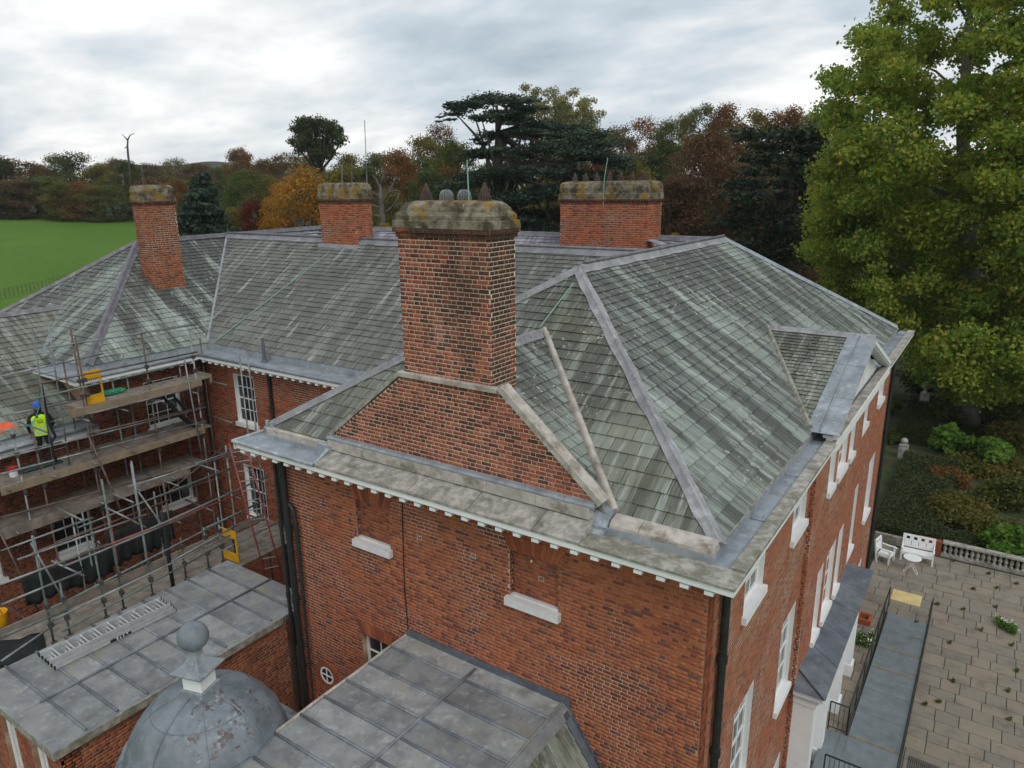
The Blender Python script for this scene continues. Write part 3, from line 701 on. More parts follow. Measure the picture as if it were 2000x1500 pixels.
m = MB(); m.box(-4.95, -3.02, 9.70, 9.745, 10.55, 10.70); m.box(-3.065, -3.02, 9.746, 30.2, 10.50, 10.70); m.prism([(-5.02, 9.60, 10.59), (-5.02, 9.66, 10.66), (-5.02, 9.95, 10.84), (-5.02, 9.95, 10.59)], (0.22, 0, 0)); m.build('upstand', 'lead', house)
for a, b in ((-4.75, -4.25), (-4.24, -3.02)):
    MB().prism([(a, 9.72, 10.705), (a, 9.73, 10.76), (a, 9.80, 10.82), (a, 10.0, 10.86), (a, 10.2, 10.705)], (b-a, 0, 0)).build('kerb_stone', 'stone_pale', house)
yb = 9.75
while yb < 30.2:
    y2 = min(yb+2.1, 30.2); MB().prism([(-3.03, yb+0.005, 10.705), (-3.04, yb+0.005, 10.77), (-3.12, yb+0.005, 10.83), (-3.25, yb+0.005, 10.705)], (0, y2-yb-0.01, 0)).build('kerb_stone', 'stone', house); yb = y2
MB().box(-3.02, XC-0.22, 9.71, 30.9, 10.53, 10.555).build('gutter_lining', 'lead_gutter', house)
yb = 9.71
while yb < 30.8:
    y2 = min(yb+1.7, 30.85); MB().bevbox(XC-0.22, XC+0.02, yb+0.004, y2-0.004, 10.548, 10.625, 0.012).build('coping_stone', 'stone_moss' if yb < 13 else 'stone', house); yb = y2
for y in np.arange(11.6, 30, 2.3):
    MB().box(-3.02, XC-0.23, y, y+0.03, 10.556, 10.575).build('lead_step', 'lead', house)

# ---- gable wall, band, copings
def gb(z):
    zl = (z-11.03)/(12.63-11.03); zr = (z-11.06)/(12.66-11.06)
    return -11.33+zl*(11.33-9.2), -5.03-zr*(6.98-5.03)
GP = [(-11.33, YS, 10.95), (-5.03, YS, 10.95), (-5.03, YS, 11.06), (-6.98, YS, 12.66), (-9.2, YS, 12.64), (-11.33, YS, 11.03)]
gab = MB().prism(GP, (0, 0.25, 0)).build('gable', 'mortar', house)
brick_face(gab, 'brick_gable', (0, YS, 0), X_, -Y_, rows_rect(-11.33, -5.03, 11.06, 12.66, (), gb))
MB().bevbox(-9.26, -6.98, YS-0.07, YS+0.06, 12.635, 12.73, 0.015).build('string_course', 'stone_pale', house)
rs = np.linspace(0, 1, 5)
P0, P1 = np.array([-6.93, 0, 12.74]), np.array([-4.93, 0, 11.05])
t = (P1-P0)/np.linalg.norm(P1-P0); nn = np.array([-t[2], 0, t[0]]); nn = nn if nn[2] > 0 else -nn
for i in range(3):
    A, B = P0+(P1-P0)*i/3, P0+(P1-P0)*(i+1)/3
    MB().obox(A+Y_*(YS-0.05)-nn*0.06, (B-A)*0.995, Y_*0.26, nn*0.11).build('coping_stone', 'stone_pale', house)
Q0, Q1 = np.array([-9.24, 0, 12.72]), np.array([-11.42, 0, 11.02])
t2 = (Q1-Q0)/np.linalg.norm(Q1-Q0); n2_ = np.array([t2[2], 0, -t2[0]]); n2_ = n2_ if n2_[2] > 0 else -n2_
for i in range(3):
    A, B = Q0+(Q1-Q0)*i/3, Q0+(Q1-Q0)*(i+1)/3
    MB().obox(A+Y_*(YS-0.04)-n2_*0.05, (B-A)*0.995, Y_*0.16, n2_*0.08).build('coping_stone', 'stone', house)
m = MB(); m.box(-7.118, -7.06, 9.95, 10.62, 12.0, 12.5); m.build('flashing', 'lead', house)

# ---- roofs
RZ, EZ = 14.2, 10.8
A_ = np.array([-3.08, 10.05, EZ]); B_ = np.array([-13.6, 10.05, EZ]); AP = np.array([-8.13, 14.69, RZ]); AN = np.array([-8.13, 25.0, RZ])
CN = np.array([-3.08, 30.05, EZ]); DN = np.array([-13.6, 30.05, EZ])
bz = MB(); bz.poly([A_, CN, AN, AP]); bz.poly([B_, A_, AP]); bz.poly([B_, AP, AN, DN]); bz.poly([CN, DN, AN])
LAe = [np.array(p, float) for p in ((-23.4, 10.7, EZ), (-23.4, 14.9, EZ), (-28.2, 19.5, 14.12), (-28.2, 15.5, 14.12))]
bz.poly(LAe); bz.poly([(-33, 10.7, EZ), LAe[0], LAe[3]]); bz.poly([(-33, 10.7, EZ), LAe[3], (-28.2, 25, 14.12), (-33, 25, EZ)])
BS = [np.array(p, float) for p in ((-23.4, 14.9, EZ), (-13.6, 14.9, EZ), (-8.2, 19.5, 14.12), (-28.2, 19.5, 14.12))]
bz.poly(BS); bz.poly([(-28.2, 19.5, 14.12), (-8.2, 19.5, 14.12), (-8.2, 22.2, 12.2), (-28.2, 22.2, 12.2)])
NS = [np.array(p, float) for p in ((-28.2, 22.2, 12.2), (-8.13, 22.2, 12.2), (-8.13, 25.0, RZ), (-28.2, 25.0, RZ))]
bz.poly(NS); bz.poly([(-28.2, 25, RZ), (-8.13, 25, RZ), (-8.13, 30.05, EZ), (-33, 30.05, EZ)])
WI = [(-25.3, 22.2, 12.2), (-28.2, 25.0, RZ), (-28.2, 19.5, 14.12)]; bz.poly(WI)
roof = bz.build('roof', 'slate_bed', house)
slate_roof(roof, 'slate_purple', [(-25.3, 22.19, 12.2), (-25.3, 22.25, 12.2), (-28.2, 25.0, 14.16), (-28.2, 19.5, 14.16)], gauge=(0.25, 0.2), width=(0.3, 0.26))
MB().box(-13.1, -3.2, 10.2, 29.9, 10.41, 10.5).build('ceiling', 'lead_dark', house)
MB().prism([(-5.12, 9.66, 10.5), (-5.12, 9.66, 10.72), (-5.12, 9.95, 10.93), (-5.12, 10.3, 10.93), (-5.12, 10.3, 10.5)], (0.34, 0, 0)).build('saddle', 'lead', house)
slate_roof(roof, 'slate_green', [A_, CN, AN, AP])
slate_roof(roof, 'slate_mossy', [B_, A_, AP], gauge=(0.32, 0.19), width=(0.46, 0.28))
GR = [np.array(p, float) for p in ((-4.85, 9.86, 10.81), (-4.85, 10.1, 10.81), (-8.13, 13.16, 13.0), (-8.13, 9.86, 13.0))]
g_ = MB(); g_.poly(GR); g_.poly([(-11.41, 9.86, 10.81), (-11.41, 10.1, 10.81), GR[2], GR[3]]); g_.build('gable_roof', 'slate_bed', roof)
slate_roof(roof, 'slate_green', [p+np.array([0, 0, 0.0]) for p in GR], gauge=(0.24, 0.18), width=(0.32, 0.26))
slate_roof(roof, 'slate_green', LAe, gauge=(0.27, 0.17), width=(0.4, 0.26))
slate_roof(roof, 'slate_green', [(-33, 10.7, EZ), LAe[0], LAe[3]], gauge=(0.27, 0.17), width=(0.4, 0.26))
slate_roof(roof, 'slate_dark', BS, gauge=(0.27, 0.17), width=(0.4, 0.26))
slate_roof(roof, 'slate_purple', NS, gauge=(0.25, 0.2), width=(0.3, 0.26))
nE = np.cross(CN-A_, AP-A_); nE = nE if nE[2] > 0 else -nE
nS = np.cross(A_-B_, AP-B_); nS = nS if nS[2] > 0 else -nS
nW = nE*np.array([-1, 1, 1]); nN = nS*np.array([1, -1, 1])
lead_cap('hip', A_+(A_-AP)*0.012, AP, nE, nS, roof, w=0.13, r=0.038, wob=0.035)
lead_cap('hip', B_, AP, nW, nS, roof, w=0.13)
lead_cap('hip', CN, AN, nE, nN, roof, w=0.2, mat='lead')
lead_cap('ridge', AP, AN, nE, nW, roof, w=0.16, r=0.055, mat='lead_hip')
m = MB(); m.path([AP+[0, 0.3, 0.15], AN+[0, -0.1, 0.15]], 0.05, 8); m.build('ridge_roll', 'lead_ridge', roof, smooth=True)
lead_cap('ridge', (-28.2, 15.5, 14.12), (-28.2, 25, 14.2), (1, 0, 1.4), (-1, 0, 1.4), roof, w=0.16, mat='lead_ridge')
nL = np.array([0.69, 0, 1.0]); nH = np.array([0, -0.69, 1.0])
lead_cap('hip', LAe[0], LAe[3], nL, nH, roof, w=0.15, mat='lead_ridge')
lead_cap('hip', (-33, 10.7, EZ), LAe[3], (-0.69, 0, 1), nH, roof, w=0.15, mat='lead_ridge')
lead_cap('valley', LAe[1], LAe[2], nL, (0, -0.72, 1), roof, w=0.13, r=0.03, mat='lead')
lead_cap('ridge', (-28.2, 19.5, 14.12), (-8.3, 19.5, 14.12), (0, -0.72, 1), (0, 0.72, 1), roof, w=0.18, mat='lead_hip')
m = MB(); m.path([(-28.2, 19.5, 14.26), (-8.5, 19.5, 14.26)], 0.05, 8); m.build('ridge_roll', 'lead_ridge', roof, smooth=True)
lead_cap('ridge', (-28.2, 25, RZ), (-8.3, 25, RZ), (0, -0.72, 1), (0, 0.72, 1), roof, w=0.18, mat='lead_ridge')
lead_cap('valley', (-8.13, 13.2, 13.03), (-4.8, 10.02, 10.84), (0.67, 0, 1), nS, roof, w=0.07, r=0.065, mat='stone_pale', lift=0.04)
lead_cap('ridge', (-8.13, 10.6, 13.0), (-8.13, 13.25, 13.0), (0.67, 0, 1), (-0.67, 0, 1), roof, w=0.16, mat='lead_hip')
# copper conductor tape down the hip face
m = MB(); a = onplane(1122, 560, AP, nS); b = onplane(1057, 645, AP, nS); m.path([a+[0, -0.05, 0.08], (a+b)/2+[0, -0.05, 0.09], b+[0, -0.05, 0.08]], 0.012, 6); m.build('conductor', 'copper_green', roof)
nB = np.array([0, -0.722, 1.0])
m = MB(); a = onplane(640, 500, BS[0], nB); b = onplane(425, 668, BS[0], nB); m.path([a+[0, -.04, .07], b+[0, -.04, .07]], 0.012, 6); m.build('conductor', 'copper_green', roof)

# ---- pediment over the bay
PY, PZ = 20.2, 12.2; PF = XC+0.04
yA, yB_ = 16.15, 24.25; ZP = 10.78
def on_e(z): return -3.08-(z-EZ)/(RZ-EZ)*5.05
bk = on_e(PZ)-0.05
m = MB(); m.poly([(-3.0, yA, ZP), (PF, yA, ZP), (PF, PY, PZ), (bk, PY, PZ)]); m.poly([(PF, yB_, ZP), (-3.0, yB_, ZP), (bk, PY, PZ), (PF, PY, PZ)])
ped = m.build('pediment', 'slate_bed', house)
slate_roof(ped, 'slate_mossy', [(-3.25, yA, ZP), (-3.12, yA, ZP), (-3.12, PY, PZ), (bk, PY, PZ)], gauge=(0.17, 0.15), width=(0.24, 0.22), overhang=0.0)
nP = np.array([0, -(PZ-ZP)/(PY-yA), 1.0]); nP /= np.linalg.norm(nP); nQ = nP*[1, -1, 1]
sv = np.array([0, PY-yA, PZ-ZP]); 
for i in range(3):
    for a, b in ((-3.15, -2.86), (-2.86, PF+0.03)):
        o = np.array([a+0.004, yA-0.05, ZP])+sv*i/3+nP*0.02
        MB().obox(o, X_*(b-a-0.008), sv/3*0.994, nP*(0.014+0.004*i)).build('lead_sheet', 'lead', ped)
    MB().box(0, 0, 0, 0, 0, 0) if False else None
m = MB(); m.path([np.array([-2.86, yA, ZP])+nP*0.05, np.array([-2.86, PY, PZ])+nP*0.05], 0.03, 8); m.build('lead_roll', 'lead', ped, smooth=True)
lead_cap('ridge', (bk-0.1, PY, PZ), (PF, PY, PZ), nP, nQ, ped, w=0.13, mat='lead_hip')
lead_cap('valley', (-3.1, yA+0.05, ZP+0.06), (bk-0.03, PY, PZ+0.04), nP, nE, ped, w=0.08, r=0.05, mat='stone_moss', lift=0.04)
MB().prism([(XB+0.15, yA+0.5, 10.63), (XB+0.15, yB_-0.5, 10.63), (XB+0.15, PY, PZ-0.14)], (-0.25, 0, 0)).build('tympanum', 'white_stone', ped)
for s in (-1, 1):
    y0 = PY+s*(PY-yA); d = np.array([0, PY-y0, PZ-ZP]); nq = nP if s < 0 else nQ
    for k, (xa, xb, lo, hi, mt) in enumerate(((PF-0.10, PF, -0.11, 0.0, 'white_paint'), (PF-0.24, PF-0.10, -0.18, -0.03, 'white_stone'), (XB+0.15, PF-0.24, -0.10, -0.03, 'white_stone'))):
        MB().obox(np.array([xa, y0, ZP])+nq*lo, X_*(xb-xa-0.002), d, nq*(hi-lo)).build('raking_cornice', mt, ped)
    for i in range(10):
        c = np.array([XB+0.16, y0, ZP])+d*(i+0.6)/10.6
        MB().obox(c+nq*-0.17, X_*0.28, d*0.035, nq*0.068).build('dentil', 'grey_dentil', ped)
MB().box(XC-0.02, PF, yA, yB_, 10.40, 10.62).build('cornice', 'white_paint', ped)

# ---- chimneys
def chimney(label, x0, x1, y0, y1, z0, z1, ztop, mat, mort, faces='SE', big=False):
    c = MB().box(x0, x1, y0, y1, z0, z1).build('chimney', mort, house); c['label'] = label
    if 'S' in faces: brick_face(c, mat, (0, y0, 0), X_, -Y_, rows_rect(x0-0.012, x1+0.012, z0, z1))
    if 'E' in faces: brick_face(c, 'brick_sooty' if big else mat, (x1, 0, 0), Y_, X_, rows_rect(y0, y1, z0, z1))
    brick_face(c, mat, (x0, 0, 0), Y_, -X_, rows_rect(y0, y1, z0, z1)); brick_face(c, mat, (0, y1, 0), X_, Y_, rows_rect(x0, x1, z0, z1))
    h = ztop-z1
    for i, ov in enumerate((0.035, 0.07)):
        for j in range(int((x1-x0+2*ov)/0.235)+1):
            pass
        cc_ = MB().box(x0-ov, x1+ov, y0-ov, y1+ov, z1+i*CO+0.001, z1+(i+1)*CO-0.001).build('corbel_course', 'mortar_dark', c)
        brick_face(c, 'brick_sooty', (0, y0-ov, 0), X_, -Y_, [(z1+i*CO, [(x0-ov, x1+ov)])]); brick_face(c, 'brick_sooty', (x1+ov, 0, 0), Y_, X_, [(z1+i*CO, [(y0-ov, y1+ov)])])
    zz = z1+2*CO; hh = ztop-zz
    prof = [(0.085, 0), (0.085, 0.28), (0.045, 0.30), (0.055, 0.46), (0.03, 0.56), (0.0, 0.60), (-0.02, 0.74), (-0.06, 0.86), (-0.12, 0.95), (-0.2, 0.99), (-0.28, 1.0)] if big else [(0.06, 0), (0.06, 0.3), (0.04, 0.32), (0.05, 0.62), (0.035, 0.72), (0.02, 0.85), (-0.03, 0.95), (-0.12, 0.99), (-0.2, 1.0)]
    rings = []; lim = min(x1-x0, y1-y0)/2-0.08
    for ov, t in prof:
        ov = max(ov, -lim); n = 6; pts = []
        cr = 0.02 if t < 0.28 else 0.09+max(0, -ov)*0.3
        cr = min(cr, (min(x1-x0, y1-y0)/2+ov)*0.9)
        for cx, cy, a0 in ((x1+ov-cr, y1+ov-cr, 0), (x0-ov+cr, y1+ov-cr, 90), (x0-ov+cr, y0-ov+cr, 180), (x1+ov-cr, y0-ov+cr, 270)):
            for a in np.linspace(a0, a0+90, n): pts.append((cx+cr*math.cos(R(a)), cy+cr*math.sin(R(a)), zz+hh*t))
        rings.append(pts)
    cap = MB().loft(rings).build('cap', 'chimney_cap', c)
    sub = cap.modifiers.new('s', 'SUBSURF'); sub.subdivision_type = 'SIMPLE'; sub.levels = sub.render_levels = 2
    tx = bpy.data.textures.get('cap_rough') or bpy.data.textures.new('cap_rough', 'CLOUDS'); tx.noise_scale = 0.12
    d = cap.modifiers.new('d', 'DISPLACE'); d.texture = tx; d.strength = 0.022; d.mid_level = 0.5; d.texture_coords = 'GLOBAL'
    smooth_by_angle(cap, 35); return c, ztop
def cone_cowl(c, x, y, z, r=0.13, h=0.28):
    m = MB(); n = 14
    for i in range(n):
        a = 2*math.pi*i/n; m.tube((x+r*math.cos(a), y+r*math.sin(a), z-0.03), (x+0.025*math.cos(a), y+0.025*math.sin(a), z+h*0.88), 0.013, 5)
    m.lathe((x, y, z), [(r*0.8, -0.03), (r*0.62, 0.05), (0.02, h*0.85)], 10); m.lathe((x, y, z), [(r+0.015, -0.04), (r+0.015, 0.0)], 14); m.lathe((x, y, z), [(0.015, h*0.82), (0.035, h*0.9), (0.028, h*0.98), (0.008, h*1.08)], 8)
    m.build('cowl', 'terracotta', c)
def mesh_guard(c, x, y, z, r=0.125, h=0.18):
    m = MB()
    for i in range(12):
        a = math.pi*i/12; pts = []
        for t in np.linspace(-1, 1, 11):
            k = math.copysign(abs(math.sin(t*math.pi/2))**0.75, t); pts.append((x+r*math.cos(a)*k, y+r*math.sin(a)*k, z-0.02+(h+0.02)*max(0, math.cos(t*math.pi/2))**0.6))
        m.path(pts, 0.005, 4)
    for k in range(1, 6):
        zz = h*k/6; rr = r*math.sqrt(max(0.02, 1-(zz/h)**2.6)); P = [(x+rr*math.cos(a), y+rr*math.sin(a), z+zz) for a in np.linspace(0, 2*math.pi, 17)]; m.path(P, 0.004, 4)
    m.build('mesh_guard', 'wire_mesh', c)
c1, zt = chimney('tall near chimney with lichen-covered stone cap above the gable', -9.15, -7.12, 9.82, 10.58, 12.3, 15.24, 15.86, 'brick_chimney', 'mortar', big=True)
for px in (833, 947):
    p = ony(px, 391, 10.2); cone_cowl(c1, p[0], 10.2, zt)
for px in (872, 907):
    p = ony(px, 391, 10.2); mesh_guard(c1, p[0], 10.2, zt)
p = ony(916, 391, 10.1); m = MB().tube((p[0], 10.1, zt-0.05), (p[0]-0.02, 10.1, zt+0.66), 0.011, 6); m.build('lightning_rod', 'copper_green', c1)
# left wing chimney
zl1 = float(onx(300, 392, -25.86)[2]); zl2 = float(onx(300, 361, -25.86)[2])
c2, zt2 = chimney('slim orange brick chimney on the left wing', -26.66, -25.86, 14.66, 15.84, 12.0, zl1-0.16, zl2, 'brick_orange', 'mortar_red')
p = onx(280, 361, -26.2); MB().tube((p[0], p[1], zt2-0.05), onx(276, 318, -26.2), 0.012, 6).build('lightning_rod', 'galvanised', c2)
for dy in (0.35, 0.8): cone_cowl(c2, -26.25, 14.66+dy, zt2, 0.1, 0.2)
# middle chimney on the back range
yM = 19.3; xa, xb = float(ony(629, 470, yM)[0]), float(ony(697, 470, yM)[0]); yb2 = float(onx(728, 440, xb)[1])
zm1 = float(ony(660, 388, yM)[2]); zm2 = float(ony(660, 357, yM)[2])
c3, zt3 = chimney('square red chimney rising from the back ridge', xa, xb, yM, min(yb2, 21.0), 13.2, zm1-0.16, zm2, 'brick_far', 'mortar_red')
MB().box(xa-0.12, xb+0.12, yM-0.14, yM-0.001, 13.62, 14.02).build('flashing', 'lead', c3)
for px, y2, y1 in ((668, 320, 357), (687, 316, 357), (717, 235, 362)):
    p = ony(px, y1, yM+0.4); q = ony(px-(5 if px == 717 else 0), y2, yM+0.4); MB().tube(p-[0, 0, 0.1], q, 0.014, 6).build('aerial', 'galvanised', c3)
# far right chimney
yF = 24.0; xa, xb = float(ony(1094, 450, yF)[0]), float(ony(1264, 450, yF)[0]); yb3 = float(onx(1291, 430, xb)[1])
zf1 = float(ony(1150, 388, yF)[2]); zf2 = float(ony(1150, 354, yF)[2])
c4, zt4 = chimney('broad red chimney behind the near roof ridge with a row of cowls', xa, xb, yF, min(yb3, 26), 12.4, zf1-0.16, zf2, 'brick_far', 'mortar_red')
for px in (1123, 1144, 1166, 1190, 1213, 1235, 1258):
    p = ony(px, 352, yF+0.4); cone_cowl(c4, p[0], yF+0.4, zt4, 0.13, 0.3)
m = MB(); m.path([ony(1178, 402, yF-0.05), ony(1179, 385, yF-0.05), ony(1180, 352, yF-0.1), ony(1187, 308, yF-0.1)], 0.014, 6); m.build('lightning_rod', 'copper_green', c4)
m = MB(); m.obox(ony(1264, 470, yF-0.1), (0.55, 0, -0.15), (0, 0.5, 0), (0, 0, 0.03)); m.build('flashing', 'lead', c4)

# ---- courtyard: back range wall (faces south), left wing wall (faces east), cornices and gutters
YC, XL = 14.55, -23.2
cw = (-21.6, -20.5, 8.2, 9.95)
cwin = [cw, (-21.6, -20.5, 4.6, 6.6), (-18.6, -17.5, 4.6, 6.6), (-15.6, -14.5, 4.6, 6.6)]
wall(house, 'wall', (0, YC, 0), X_, -Y_, XL, XW, 0, 10.4, cwin, mort='mortar_red', mat='brick_red')
for h in cwin: window(house, (0, YC, 0), X_, -Y_, *h, 2, 4, 0.10, True, True)
lw = [(12.25, 13.45, 8.3, 9.9), (12.25, 13.45, 5.3, 7.0)]
wall(house, 'wall', (XL, 0, 0), Y_, X_, 10.5, YC+0.2, 0, 10.4, lw, mort='mortar_dark', mat='brick_shaded')  # dimmed brick and dark mortar carry the courtyard shade on this wall
for h in lw: window(house, (XL, 0, 0), Y_, X_, *h, 3, 4, 0.12, True, True)
MB().box(-33, XL-0.36, 10.5, 10.8, 0, 10.4).build('wall', 'mortar_red', house)
# cornices with dentils and lead gutters
m = MB(); m.box(XL+0.5, -13.9, YC-0.5, YC-0.45, 10.42, 10.53); m.box(XL+0.5, -13.9, YC-0.449, YC-0.013, 10.38, 10.42); m.build('cornice', 'white_paint', house)
m = MB(); m.box(XL+0.45, XL+0.5, 9.98, YC-0.5, 10.42, 10.53); m.box(XL+0.013, XL+0.449, 9.98, YC-0.5, 10.38, 10.42); m.box(-33, XL+0.449, 9.98, 10.03, 10.42, 10.53); m.box(-33, XL, 10.031, 10.49, 10.38, 10.42); m.build('cornice', 'white_paint', house)
for i, x in enumerate(np.arange(XL+0.6, -14, 0.36)): MB().box(x, x+0.13, YC-0.47, YC-0.03, 10.32, 10.379).build('dentil', 'white_paint', house)
for i, y in enumerate(np.arange(10.1, YC-0.6, 0.36)): MB().box(XL+0.03, XL+0.47, y, y+0.13, 10.32, 10.379).build('dentil', 'white_paint', house)
m = MB(); m.box(XL-0.2, -13.6, YC-0.52, YC+0.33, 10.531, 10.555); m.box(XL-0.2, XL+0.52, 9.95, YC-0.521, 10.531, 10.555); m.box(-33, XL-0.2, 9.95, 10.7, 10.531, 10.555); m.build('gutter_bed', 'lead', house)
m = MB(); m.box(XL-0.2, -13.6, YC+0.30, YC+0.34, 10.556, 10.80); m.box(XL-0.21, XL-0.17, 10.72, YC+0.29, 10.556, 10.80); m.box(-33, XL-0.22, 10.68, 10.72, 10.556, 10.80); m.build('upstand', 'lead', house)
m = MB(); m.path([(XL+0.5, YC-0.5, 10.57), (-13.7, YC-0.5, 10.57)], 0.05, 8); m.path([(XL+0.5, 9.96, 10.57), (XL+0.5, YC-0.5, 10.57)], 0.05, 8); m.path([(-33, 9.96, 10.57), (XL+0.5, 9.96, 10.57)], 0.05, 8); m.build('lead_roll', 'lead', house, smooth=True)
# soil vent pipe on the back gutter
p = ony(517, 708, YC+0.1); m = MB().tube((p[0], YC+0.1, 10.54), (p[0]-0.02, YC+0.12, 11.35), 0.055, 10); m.lathe((p[0], YC+0.1, 10.56), [(0.12, 0), (0.07, 0.08), (0.06, 0.2)], 12); m.build('vent_pipe', 'lead_dark', house)
# two stub vents at the near left corner
for px, py, s in ((533, 852, 1.0), (524, 842, 0.8)):
    p = onz(px, py, 10.58); m = MB(); m.lathe((p[0], p[1], 10.575), [(0.07*s, 0), (0.06*s, 0.10*s), (0.12*s, 0.13*s), (0.10*s, 0.16*s), (0.06*s, 0.17*s), (0.055*s, 0.34*s)], 12); smooth_by_angle(m.build('stub_vent', 'lead', house))
# downpipes
def downpipe(x, y, z0, z1, r, off, mat='black_iron', hopper=True):
    m = MB(); m.path([(x+off[0]*0.0, y, z1), (x, y, z1-0.15)], r, 10); m.tube((x, y, z1-0.15), (x, y, z0), r, 10)
    z = z1-1.9
    while z > z0: m.tube((x, y, z-0.07), (x, y, z+0.07), r*1.3, 10); z -= 1.85
    o = m.build('downpipe', mat, house); smooth_by_angle(o); return o
downpipe(XW+0.28, YS-0.13, 0, 10.4, 0.075, (0, 0)); downpipe(XW-0.02, YS-0.10, 0, 10.4, 0.045, (0, 0))
m = MB(); xx = XW+0.28; m.path([(xx+0.02, YS-0.12, 9.1), (xx+0.09, YS-0.1, 9.12), (xx+0.2, YS-0.09, 8.95), (xx+0.23, YS-0.08, 8.5), (xx+0.23, YS-0.08, 0.2)], 0.05, 8); m.build('downpipe', 'black_iron', house, smooth=True)
for dx in (0.28, -0.02): 
    m = MB(); m.lathe((XW+dx, YS-0.12, 10.2), [(0.06, 0), (0.14, 0.12), (0.14, 0.2)], 8); m.build('hopper', 'white_paint', house)
downpipe(XE+0.10, YS+0.62, 0, 10.42, 0.07, (0, 0)); downpipe(XE+0.09, YN-0.12, 0, 10.42, 0.06, (0, 0))
for px in (527,):
    p = ony(px, 760, YC-0.08); downpipe(p[0], YC-0.08, 0, 10.38, 0.06, (0, 0))
downpipe(XL+0.09, YC-0.18, 0, 10.38, 0.06, (0, 0))

# ---- hood over the garden door, pilasters, doors
hood_z = 4.0
o1 = onz(1592, 1372, 3.78); o2 = onz(1690, 1110, 3.78); xo = -2.2
ya, yb = float(o1[1])+0.2, float(o2[1])
i1, i2 = np.array([XB, ya+0.55, hood_z]), np.array([XB, yb-0.4, hood_z]); q1, q2 = np.array([xo, ya, 3.76]), np.array([xo, yb, 3.76])
hd = MB(); hd.poly([q1, q2, i2, i1]); hd.poly([(XB, ya, 3.76), q1, i1]); hd.poly([q2, (XB, yb, 3.76), i2]); hd.poly([(XB, ya, 3.76), (XB, yb, 3.76), q2, q1]); hood = hd.build('hood', 'lead_dark', house)
N = 5
for i in range(N):
    a = q1+(q2-q1)*i/N; b = q1+(q2-q1)*(i+1)/N; c = i1+(i2-i1)*(i+1)/N; d = i1+(i2-i1)*i/N; up = np.array([0, 0, 0.02])
    MB().prism([a+up*0.2+[0.02, 0.01, 0], b+up*0.2+[0.02, -0.01, 0], c+up*0.2-[0, 0.01, 0], d+up*0.2+[0, 0.01, 0]], (0, 0, 0.02)).build('lead_sheet', 'lead_dark', hood)
MB().path([q1+[0, 0, 0.04], i1+[0, 0, 0.04]], 0.025, 8).build('lead_roll', 'lead_dark', hood)
m = MB(); m.box(XB, xo-0.04, ya+0.05, yb-0.05, 3.60, 3.757); m.box(XB, xo-0.14, ya+0.15, yb-0.15, 3.46, 3.60); m.build('cornice', 'white_stone', hood)
for y in (ya+0.22, 19.0, 21.4, yb-0.62):
    m = MB(); m.box(XB, xo-0.24, y, y+0.4, 0.45, 3.46); m.box(XB, xo-0.19, y-0.04, y+0.44, 3.30, 3.459); m.box(XB, xo-0.19, y-0.04, y+0.44, 0.0, 0.449); m.build('pilaster', 'white_paint', hood)
m = MB(); m.box(XB-0.02, XB+0.05, ya+0.65, 18.98, 0.1, 3.2); m.box(XB-0.02, XB+0.05, 19.42, 21.38, 0.1, 3.2); m.box(XB-0.02, XB+0.05, 21.82, yb-0.64, 0.1, 3.2); m.build('door_panel', 'white_paint', hood)

# ---- lower range running towards the camera on the far left
low = thing('service_range', 'lower brick range with grey-green slate roof behind the scaffold at the left edge', 'building', (-28, 4, 0))
m = MB(); m.poly([(-23.3, -4, 9.2), (-23.3, 12.45, 9.2), (-28.4, 12.45, 11.97), (-28.4, -4, 11.97)]); m.poly([(-28.4, -4, 11.97), (-28.4, 12.4, 11.97), (-33.5, 10, 9.2), (-33.5, -4, 9.2)])
lroof = m.build('roof', 'slate_bed', low)
slate_roof(lroof, 'slate_mossy', [(-23.3, 4, 9.2), (-23.3, 12.45, 9.2), (-28.4, 12.45, 11.97), (-28.4, 4, 11.97)], gauge=(0.34, 0.26), width=(0.45, 0.36))
lead_cap('ridge', (-28.4, -2, 11.97), (-28.4, 12.5, 11.97), (0.54, 0, 1), (-0.54, 0, 1), lroof, w=0.16, mat='lead_ridge')
lead_cap('valley', (-28.5, 12.55, 12.02), (-26.4, 10.72, 10.86), (0.54, 0, 1), nH, lroof, w=0.14, r=0.02, mat='lead')
def lowwin(px0, py0, px1, py1):
    a, b = onx(px0, py0, XL), onx(px1, py1, XL); return (float(a[1]), float(b[1]), float(min(a[2], b[2])), float(max(a[2], b[2])))
lwh = [(8.75, 9.95, 5.1, 6.7), (6.1, 7.3, 5.1, 6.7), (8.9, 9.9, 0.8, 3.0), (6.1, 7.3, 0.8, 3.0)]
wall(low, 'wall', (XL, 0, 0), Y_, X_, 3.5, 10.48, 0, 8.9, lwh, mort='mortar_dark', mat='brick_shaded')  # shade painted in here too, matching the left wing wall
for h in lwh: window(low, (XL, 0, 0), Y_, X_, *h, 3, 4, 0.12, True)
m = MB(); m.box(-23.35, XL+0.42, 3.5, 10.45, 8.901, 9.0); m.box(-23.36, -23.3, 3.5, 10.45, 9.0, 9.2); m.build('gutter_bed', 'lead', low)
m = MB(); m.path([(XL+0.42, 3.5, 9.02), (XL+0.42, 10.4, 9.02)], 0.05, 8); m.build('lead_roll', 'lead', low, smooth=True)
MB().box(XL+0.013, XL+0.40, 3.5, 10.45, 8.78, 8.90).build('cornice', 'white_stone', low)

